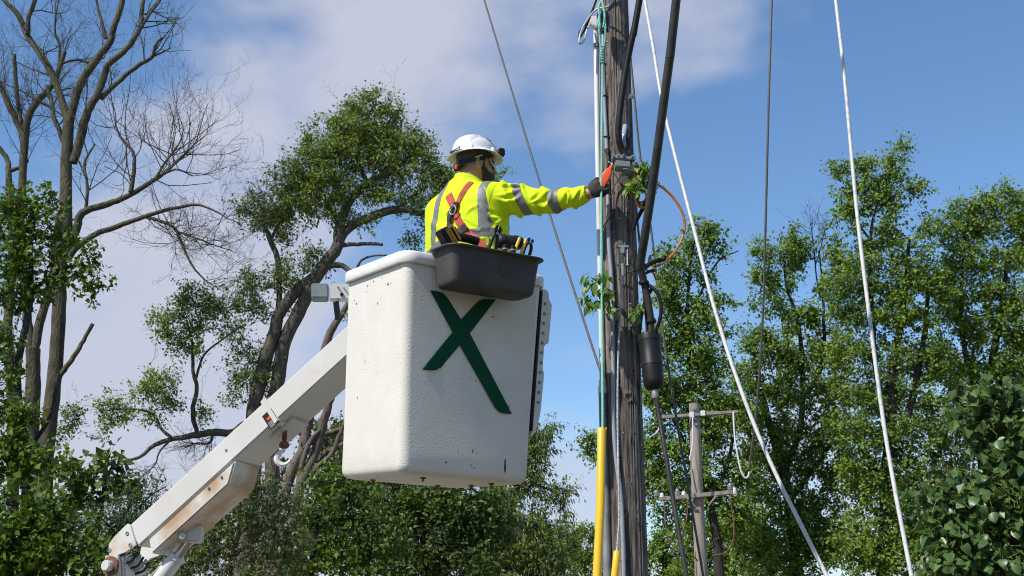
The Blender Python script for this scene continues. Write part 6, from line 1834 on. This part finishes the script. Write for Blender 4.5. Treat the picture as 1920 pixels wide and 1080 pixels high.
t.crown([(660, 660, 30, 40, 0, .4)], dens=0.5, **kw)
t.finish(M_barkred, LF_mid)

# --- understorey along the bottom
def mass(name, label, Y, base, limbs, blobs, seed, bark, leafm, **k):
    t = Tree(name, label, Y, base, seed, group='understorey below the boom and bucket', cat='shrub')
    for i, l in enumerate(limbs): t.limb(l, ground=(i == 0))
    k2 = dict(dens=1.15, spacing=0.36, leaves=40, size=0.085, wr=0.32, twig=0.32); k2.update(k); bn = k2.pop('bare_n', 0)
    t.crown(blobs, **k2)
    if bn: t.bare(0, bn, 0.8, 0.008, 2, upw=0.1)
    t.finish(bark, leafm)
mass('grey_shrub', 'pale grey green shrub with dry stems beneath the boom', 18, (430, 1080), [[(430, 1075, 5), (440, 1000, 4), (450, 930, 3)], [(440, 1010, 3), (490, 960, 2.5), (530, 930, 2)], [(440, 1000, 3), (400, 960, 2), (385, 930, 1.5)]],
     [(440, 900, 50, 30), (400, 950, 50, 35), (480, 920, 50, 35), (450, 980, 70, 40), (530, 960, 45, 40), (380, 1020, 60, 45), (470, 1050, 80, 50), (545, 1030, 50, 45), (350, 1070, 60, 40)], 21, M_barkred, LF_grey, size=0.062, leaves=44, bare_n=25)
mass('bright_shrub', 'bright leafy shrub in front of the slender trunks', 20, (590, 1080), [[(590, 1075, 5), (595, 1000, 4), (600, 940, 3)], [(595, 1010, 3), (640, 960, 2.5), (660, 920, 2)]],
     [(600, 900, 30, 25), (640, 910, 40, 30), (600, 950, 50, 35), (670, 940, 50, 35), (620, 1000, 70, 40), (700, 1000, 60, 40), (600, 1060, 80, 40), (690, 1060, 80, 40)], 22, M_barkdark, LF_bright, size=0.085, leaves=36)
mass('dense_shrub', 'dense dark shrub directly beneath the bucket', 21.5, (800, 1080), [[(800, 1075, 6), (800, 1000, 5), (805, 940, 4)], [(800, 1010, 4), (740, 960, 3), (710, 930, 2)], [(800, 1000, 4), (850, 960, 3), (890, 930, 2)]],
     [(640, 850, 60, 40, 2), (700, 880, 70, 35, 1), (760, 900, 70, 35, .5), (820, 920, 60, 30), (880, 925, 60, 28), (740, 960, 70, 45), (820, 980, 80, 45), (890, 970, 60, 45), (760, 1040, 90, 55), (860, 1050, 90, 55), (930, 1000, 40, 50)], 23, M_barkdark, LF_dark, size=0.085, leaves=44, bare_n=40)
mass('backing_thicket', 'shaded thicket behind the leaning trunks', 30, (560, 1080), [[(560, 1075, 7), (560, 980, 6), (560, 900, 4)], [(560, 1000, 5), (660, 930, 4), (740, 900, 3)], [(560, 1000, 5), (440, 960, 4), (380, 940, 3)]],
     [(620, 830, 60, 50), (570, 890, 60, 50), (680, 860, 50, 40), (650, 920, 90, 50), (540, 960, 80, 50), (620, 1010, 120, 60), (760, 960, 110, 50), (440, 980, 80, 45), (880, 960, 90, 45), (350, 1010, 60, 40), (840, 1040, 120, 50), (500, 1050, 120, 50), (280, 1040, 70, 40), (690, 790, 30, 30)], 24, M_barkdark, LF_dark, size=0.10, leaves=34, spacing=0.5, dens=1.2)
# tree of heaven with drooping leaflets right of the bucket
t = Tree('tree_of_heaven', 'olive tree with drooping fronds below and right of the bucket', 27, (960, 1080), 25, group='trees behind the bucket')
t.limb([(955, 1075, 7), (958, 1000, 6), (968, 920, 5), (985, 850, 4), (1000, 800, 3)], ground=True)
t.limb([(965, 940, 4), (1000, 910, 3), (1030, 915, 2), (1050, 930, 1.5)])
t.limb([(958, 1000, 4), (920, 970, 3), (890, 950, 2)])
t.limb([(960, 985, 4), (1000, 980, 3), (1035, 1000, 2)])
t.crown([(1000, 830, 28, 28), (1020, 815, 24, 18, 0, .7), (985, 860, 30, 25), (990, 900, 35, 22), (1035, 925, 30, 16), (1050, 945, 14, 14), (950, 930, 35, 22), (910, 940, 30, 18)], dens=1.9, spacing=0.42, leaves=70, size=0.095, wr=0.17, twig=0.5, droop=1.1, leafspread=0.04)
t.crown([(930, 990, 45, 25), (985, 985, 40, 22), (960, 1030, 60, 30), (1010, 1030, 45, 30), (1030, 990, 25, 18), (940, 1070, 70, 30), (1030, 1065, 50, 30)], dens=1.9, spacing=0.42, leaves=70, size=0.095, wr=0.17, twig=0.5, droop=1.1, leafspread=0.04)
t.bare(0, 30, 0.8, 0.007, 2, upw=0.3, frac=(0.5, 1))
t.finish(M_bark, LF_olive)

# --- far tree line
far = [('far tree left of the pole under the pale cloud', 62, (1080, 1060), [(1075, 1000, 30, 22), (1050, 1020, 30, 30), (1100, 1010, 28, 25), (1070, 1055, 55, 35), (1110, 1060, 40, 35), (1120, 1020, 20, 25)], 31),
       ('far tree just right of the pole foot', 58, (1245, 1060), [(1240, 1010, 30, 30), (1225, 1045, 30, 35), (1265, 1035, 35, 35), (1250, 1070, 50, 30), (1275, 990, 20, 25)], 32),
       ('far rounded tree behind the distant pole', 55, (1350, 1060), [(1290, 1010, 35, 40), (1330, 990, 45, 40), (1380, 980, 45, 45), (1350, 1040, 70, 45), (1300, 1070, 50, 35), (1420, 1030, 50, 50), (1400, 1075, 70, 35)], 33)]
for (lab, Yf, base, bl, sd_) in far:
    t = Tree('far_tree', lab, Yf, base, sd_, group='far tree line')
    t.limb([(base[0], 1075, 5), (base[0] + 2, 1040, 4), (base[0] - 3, 1000, 3)], ground=True)
    t.crown(bl, dens=1.2, spacing=0.7, leaves=44, size=0.15, wr=0.3, twig=0.5)
    t.finish(M_barkdark, LF_maple)

# --- the maples on the right
km = dict(spacing=0.48, leaves=62, size=0.100, wr=0.36, twig=0.40, rmax=0.07, leafspread=0.07, ntw=5, droop=0.35)
GR = 'maple trees on the right'
t = Tree('maple_tree', 'slim maple with airy crown between pole and first white line', 33, (1330, 1080), 41, group=GR, thin=0.72)
t.limb([(1352, 1075, 13), (1340, 1000, 12), (1318, 900, 10), (1300, 830, 8), (1290, 740, 7), (1288, 640, 5.5), (1290, 560, 4.5), (1295, 480, 3.5), (1310, 430, 2)], ground=True)
t.limb([(1320, 900, 6), (1290, 840, 5), (1255, 780, 4), (1230, 720, 3)]); t.limb([(1292, 600, 3.5), (1320, 540, 3), (1350, 490, 2.2), (1385, 470, 1.4)]); t.limb([(1290, 660, 3), (1260, 610, 2.5), (1235, 570, 2)]); t.limb([(1330, 950, 6), (1360, 880, 5), (1375, 820, 4)])
t.crown([(1325, 432, 30, 22), (1300, 470, 35, 25), (1270, 490, 30, 25), (1262, 530, 38, 25), (1310, 520, 30, 20), (1350, 470, 30, 12, 0, .8), (1250, 570, 40, 30), (1300, 575, 40, 25), (1345, 565, 30, 16, 0, .8), (1270, 620, 45, 30), (1330, 625, 40, 22, 0, .8), (1245, 660, 35, 30), (1300, 670, 50, 28)], dens=1.0, **km)
t.crown([(1255, 720, 45, 35), (1310, 720, 45, 30), (1235, 770, 35, 35), (1290, 780, 45, 35), (1350, 690, 40, 30), (1360, 745, 40, 35), (1240, 830, 35, 35), (1290, 850, 40, 35), (1360, 820, 45, 40), (1250, 900, 40, 40), (1340, 900, 50, 40), (1270, 960, 40, 40, 1, .7), (1110, 830, 12, 25, 0, 1.5), (1225, 840, 25, 40), (1380, 960, 50, 45), (1225, 720, 25, 40), (1222, 900, 25, 45), (1320, 790, 40, 40), (1300, 920, 40, 40), (1385, 770, 30, 35), (1395, 880, 35, 45), (1225, 620, 18, 30, 0, .8), (1340, 590, 22, 14, 0, .8), (1115, 860, 10, 15, 0, 1.5)], dens=0.95, **km)
t.finish(M_barkdark, LF_maple)
t = Tree('maple_tree', 'maple with twin crown tops behind the vertical dark wire', 36, (1480, 1080), 42, group=GR, thin=0.72)
t.limb([(1490, 1075, 15), (1480, 960, 14), (1462, 860, 12), (1440, 780, 10), (1425, 720, 8), (1415, 660, 6)], ground=True)
t.limb([(1470, 890, 9), (1500, 800, 8), (1505, 700, 6.5), (1490, 600, 5), (1480, 540, 4), (1470, 480, 3)]); t.limb([(1500, 760, 6), (1540, 680, 5), (1548, 600, 4), (1545, 530, 3), (1535, 470, 2)]); t.limb([(1478, 930, 8), (1430, 850, 6), (1390, 790, 5), (1350, 740, 3)]); t.limb([(1480, 940, 8), (1550, 850, 6), (1580, 800, 5)])
st = len(t.P)
t.limb([(1540, 560, 2.4), (1530, 520, 2), (1525, 470, 1.6), (1520, 420, 1)]); t.limb([(1528, 500, 1.5), (1540, 460, 1.2), (1548, 420, .8)])
t.bare(st, 22, 0.9, 0.010, 2, upw=0.5)
t.crown([(1480, 450, 34, 18), (1430, 475, 28, 22), (1470, 490, 40, 25), (1500, 470, 25, 20), (1425, 530, 28, 25), (1470, 530, 35, 22), (1440, 570, 30, 25, 0, .8), (1560, 460, 25, 20), (1580, 500, 30, 30), (1555, 545, 30, 25, 0, .8), (1490, 600, 40, 30), (1540, 600, 45, 30), (1420, 640, 35, 30)], dens=0.95, **km)
t.crown([(1450, 660, 50, 35), (1500, 670, 50, 35), (1560, 660, 45, 35), (1400, 700, 35, 30), (1440, 730, 50, 35), (1510, 740, 55, 40), (1570, 740, 40, 40), (1410, 780, 45, 35), (1480, 800, 55, 35), (1550, 810, 50, 40), (1430, 850, 50, 40), (1510, 870, 60, 40), (1450, 930, 60, 40), (1540, 940, 60, 45), (1480, 1000, 70, 45), (1410, 1010, 60, 40), (1560, 1030, 70, 50), (1460, 1065, 80, 40), (1585, 880, 40, 45)], dens=0.95, **km)
t.finish(M_barkdark, LF_maple)
t = Tree('maple_tree', 'tallest maple, its top sprig rising behind the steep white line', 34, (1650, 1080), 43, group=GR, thin=0.72)
t.limb([(1655, 1075, 17), (1660, 980, 16), (1662, 880, 15), (1668, 800, 14), (1672, 700, 12), (1690, 600, 9), (1700, 520, 6), (1705, 450, 4)], ground=True)
t.limb([(1665, 850, 11), (1700, 780, 10), (1720, 700, 9), (1735, 620, 7), (1740, 540, 5)]); t.limb([(1668, 790, 9), (1640, 700, 8), (1635, 600, 6.5), (1630, 520, 5), (1632, 450, 4), (1640, 400, 3.2), (1660, 340, 2.5), (1680, 300, 1.8)]); t.limb([(1632, 450, 3), (1610, 410, 2.4), (1590, 360, 1.8)]); t.limb([(1640, 400, 2), (1680, 365, 1.8), (1720, 352, 1.2)]); t.limb([(1662, 900, 9), (1610, 830, 7), (1580, 760, 5)])
t.crown([(1690, 285, 16, 14), (1678, 310, 20, 16), (1670, 340, 25, 18), (1620, 310, 25, 16), (1580, 325, 20, 20), (1590, 360, 25, 16), (1625, 350, 28, 22), (1655, 370, 30, 20), (1710, 352, 32, 10), (1580, 395, 18, 16), (1620, 395, 28, 18), (1600, 425, 14, 10, 0, .8), (1655, 425, 25, 20), (1640, 460, 28, 22), (1680, 400, 10, 8)], dens=1.25, **km)
t.crown([(1620, 500, 35, 30), (1590, 540, 40, 30), (1640, 545, 40, 35), (1700, 470, 40, 28), (1740, 430, 30, 22), (1720, 505, 45, 30), (1690, 540, 40, 30), (1750, 540, 40, 35), (1620, 600, 50, 40), (1690, 600, 50, 35), (1755, 600, 30, 35, 0, .8), (1600, 670, 45, 40), (1660, 670, 45, 40), (1725, 670, 45, 40), (1620, 740, 50, 40), (1700, 740, 50, 40), (1760, 700, 35, 40), (1610, 810, 55, 45), (1690, 820, 55, 45), (1740, 780, 40, 40), (1630, 890, 60, 45), (1710, 900, 55, 45), (1650, 970, 70, 50), (1720, 980, 60, 50), (1620, 1040, 70, 50), (1710, 1060, 80, 50)], dens=0.95, **km)
t.finish(M_barkdark, LF_maple)
t = Tree('maple_tree', 'broad maple filling the upper right edge', 35, (1860, 1080), 44, group=GR, thin=0.72)
t.limb([(1850, 1075, 17), (1850, 960, 16), (1845, 860, 15), (1850, 760, 13), (1865, 660, 10), (1880, 560, 7), (1890, 460, 4)], ground=True)
t.limb([(1848, 800, 9), (1815, 700, 8), (1800, 600, 6), (1805, 500, 4), (1810, 420, 3)]); t.limb([(1850, 760, 9), (1910, 660, 8), (1950, 560, 6), (1960, 460, 4)])
t.crown([(1890, 375, 40, 20), (1850, 385, 35, 22), (1810, 395, 28, 22), (1920, 400, 40, 30), (1830, 425, 45, 28), (1880, 430, 50, 30), (1790, 440, 30, 30), (1800, 490, 40, 35), (1860, 490, 50, 35), (1920, 480, 45, 40), (1780, 520, 25, 35, 0, .8), (1830, 550, 50, 40), (1900, 555, 50, 40), (1790, 590, 35, 35), (1850, 620, 50, 40), (1920, 630, 50, 45), (1800, 660, 45, 40), (1870, 690, 50, 40), (1920, 720, 50, 50), (1810, 730, 50, 40), (1970, 450, 50, 50), (1990, 560, 50, 60), (1980, 680, 50, 60)], dens=0.95, **km)
t.crown([(1840, 800, 60, 45), (1780, 830, 45, 45), (1890, 840, 60, 50), (1820, 900, 60, 50), (1760, 930, 50, 50), (1880, 950, 60, 50), (1800, 1010, 70, 50), (1900, 1050, 70, 50)], dens=0.8, **km)
t.finish(M_barkdark, LF_maple)

# --- broad-leaved linden close by at the right edge: the largest leaves are pieces of their own
t = Tree('linden_tree', 'dark broad leaved tree with yellow flower stalks at lower right edge', 14, (1900, 1080), 51, group='nearer trees at the right')
t.limb([(1915, 1075, 16), (1912, 960, 14), (1905, 860, 10), (1895, 780, 6), (1880, 730, 3)], ground=True)
t.limb([(1912, 980, 7), (1860, 930, 5), (1810, 890, 4), (1770, 870, 2.5)]); t.limb([(1905, 870, 5), (1860, 800, 4), (1810, 760, 3), (1790, 745, 2)]); t.limb([(1913, 1040, 6), (1840, 1010, 4), (1790, 1000, 3)])
lb = [(1820, 752, 35, 18), (1880, 745, 45, 25), (1925, 760, 30, 35), (1810, 790, 28, 20), (1860, 790, 50, 28), (1915, 810, 40, 35), (1850, 840, 40, 28), (1900, 870, 45, 35), (1870, 905, 35, 25), (1780, 900, 28, 20), (1760, 930, 25, 22), (1800, 930, 35, 25), (1850, 950, 45, 30), (1905, 950, 45, 40), (1770, 980, 35, 30), (1830, 990, 45, 30), (1900, 1010, 50, 40), (1770, 1040, 45, 40), (1840, 1050, 60, 40), (1910, 1070, 50, 40), (1960, 900, 40, 80), (1960, 1030, 40, 60)]
att, _ = t.crown(lb, dens=1.1, spacing=0.26, leaves=13, size=0.115, wr=0.46, twig=0.2, rmax=0.03, leafspread=0.05, droop=0.9, depth=1.0)
lroot = t.finish(M_barkdark, LF_lind)
def heart_leaf(name, material, curl=0.25, cup=0.16, skew=0.0):
    prof = [(-0.06, 0.18), (0.0, 0.33), (0.12, 0.44), (0.3, 0.47), (0.5, 0.40), (0.7, 0.26), (0.86, 0.11), (1.0, 0.0)]
    co, f = [], []
    for (tt, k_) in prof:
        z = -curl * tt * tt
        co += [(tt, -k_ + skew * tt, z + cup * k_), (max(tt, 0.0), skew * tt, z), (tt, k_ * 0.92 + skew * tt, z + cup * 1.4 * k_ - 0.1 * tt)]
    for i in range(len(prof) - 1):
        a = i * 3; f += [(a, a + 1, a + 4, a + 3), (a + 1, a + 2, a + 5, a + 4)]
    co += [(-0.4, -0.01, 0.1), (-0.4, 0.01, 0.1), (0, 0.01, 0), (0, -0.01, 0)]; n_ = len(co); f.append((n_ - 4, n_ - 3, n_ - 2, n_ - 1))
    me = bpy.data.meshes.new(name); me.from_pydata(co, [], f); me.update(); me.materials.append(material)
    me.polygons.foreach_set('use_smooth', [True] * len(me.polygons)); return me
HLS = [heart_leaf('leaf', LF_lind), heart_leaf('leaf', LF_lind, 0.5, 0.45, 0.1), heart_leaf('leaf', LF_lind, 0.1, -0.25, -0.12)]
near = att[np.argsort(np.linalg.norm(att - CAM, axis=1))]
rg = np.random.default_rng(9)
for i in range(290):
    a = near[rg.integers(0, int(len(near) * 0.6))] + rg.normal(size=3) * np.array([0.13, 0.08, 0.12]) + np.array([-0.02, -0.12, 0.02])
    d = Vector((rg.normal() * 0.6 - 0.1, rg.normal() * 0.5 - 0.35, -0.7 + rg.normal() * 0.35)).normalized()
    up = Vector((rg.normal() * 0.4 - 0.3, -0.8 + rg.normal() * 0.3, 0.9)).normalized()
    y_ = up.cross(d).normalized(); z_ = d.cross(y_); s_ = 0.105 * rg.uniform(0.55, 1.35)
    M = Matrix(((d.x, y_.x, z_.x, a[0]), (d.y, y_.y, z_.y, a[1]), (d.z, y_.z, z_.z, a[2]), (0, 0, 0, 1))) @ Matrix.Scale(s_, 4)
    inst(HLS[i % 3], 'leaf', lroot, M)
M_flower = mat('yellow_green_flower_stalk', (0.42, 0.40, 0.06), (0.30, 0.32, 0.05), rough=0.6)
A_, B_ = [], []
for i in range(190):
    a = near[rg.integers(0, int(len(near) * 0.7))] + rg.normal(size=3) * 0.12 + np.array([-0.04, -0.12, 0.05])
    d = unit(rg.normal(size=3) * 0.5 + np.array([-0.5, -0.2, 0.5]))
    e = a + d * rg.uniform(0.06, 0.14); A_.append(a); B_.append(e)
    for k in range(3):
        A_.append(e); B_.append(e + unit(d + rg.normal(size=3) * 0.7) * rg.uniform(0.02, 0.05))
co, f = seg_batch(np.array(A_), np.array(B_), 0.0026, 0.0018, 4)
o = link_np('flower_stalks', co, f, M_flower, lroot); o['kind'] = 'stuff'

# --- unseen trees added behind the camera to darken the bucket's shaded face
rw = np.random.default_rng(77)
nL = 60000
cx = rw.uniform(-55, 55, 26); ch = rw.uniform(8, 14, 26); cyy = rw.uniform(-24, -13, 26)
ci = rw.integers(0, 26, nL)
dv = rw.normal(size=(nL, 3)); dv /= np.linalg.norm(dv, axis=1, keepdims=True)
Pw = np.stack([cx[ci], cyy[ci], ch[ci] * 0.55], 1) + dv * (rw.uniform(0, 1, nL) ** 0.4)[:, None] * np.stack([np.full(nL, 4.2), np.full(nL, 3.2), ch[ci] * 0.48], 1)
co, tr = leaf_batch(Pw, rw.normal(size=(nL, 3)), np.full(nL, 0.5), 0.34, rw, droop=0.4)
wd = link_np('sky_blocking_trees', co, tr, LF_maple)
tag(wd, 'added unseen leafy trees behind the camera, shading the bucket from low sky', kind='stuff')
trunks = MB()  # stems for the added sky-blocking trees
for x_, y_, h_ in zip(cx, cyy, ch): trunks.tube([(x_, y_, 0), (x_ + 0.2, y_, h_ * 0.4), (x_ - 0.1, y_, h_ * 0.8)], [0.25, 0.18, 0.06], 8)
trunks.build('trunks', M_barkdark, wd, smooth=True)
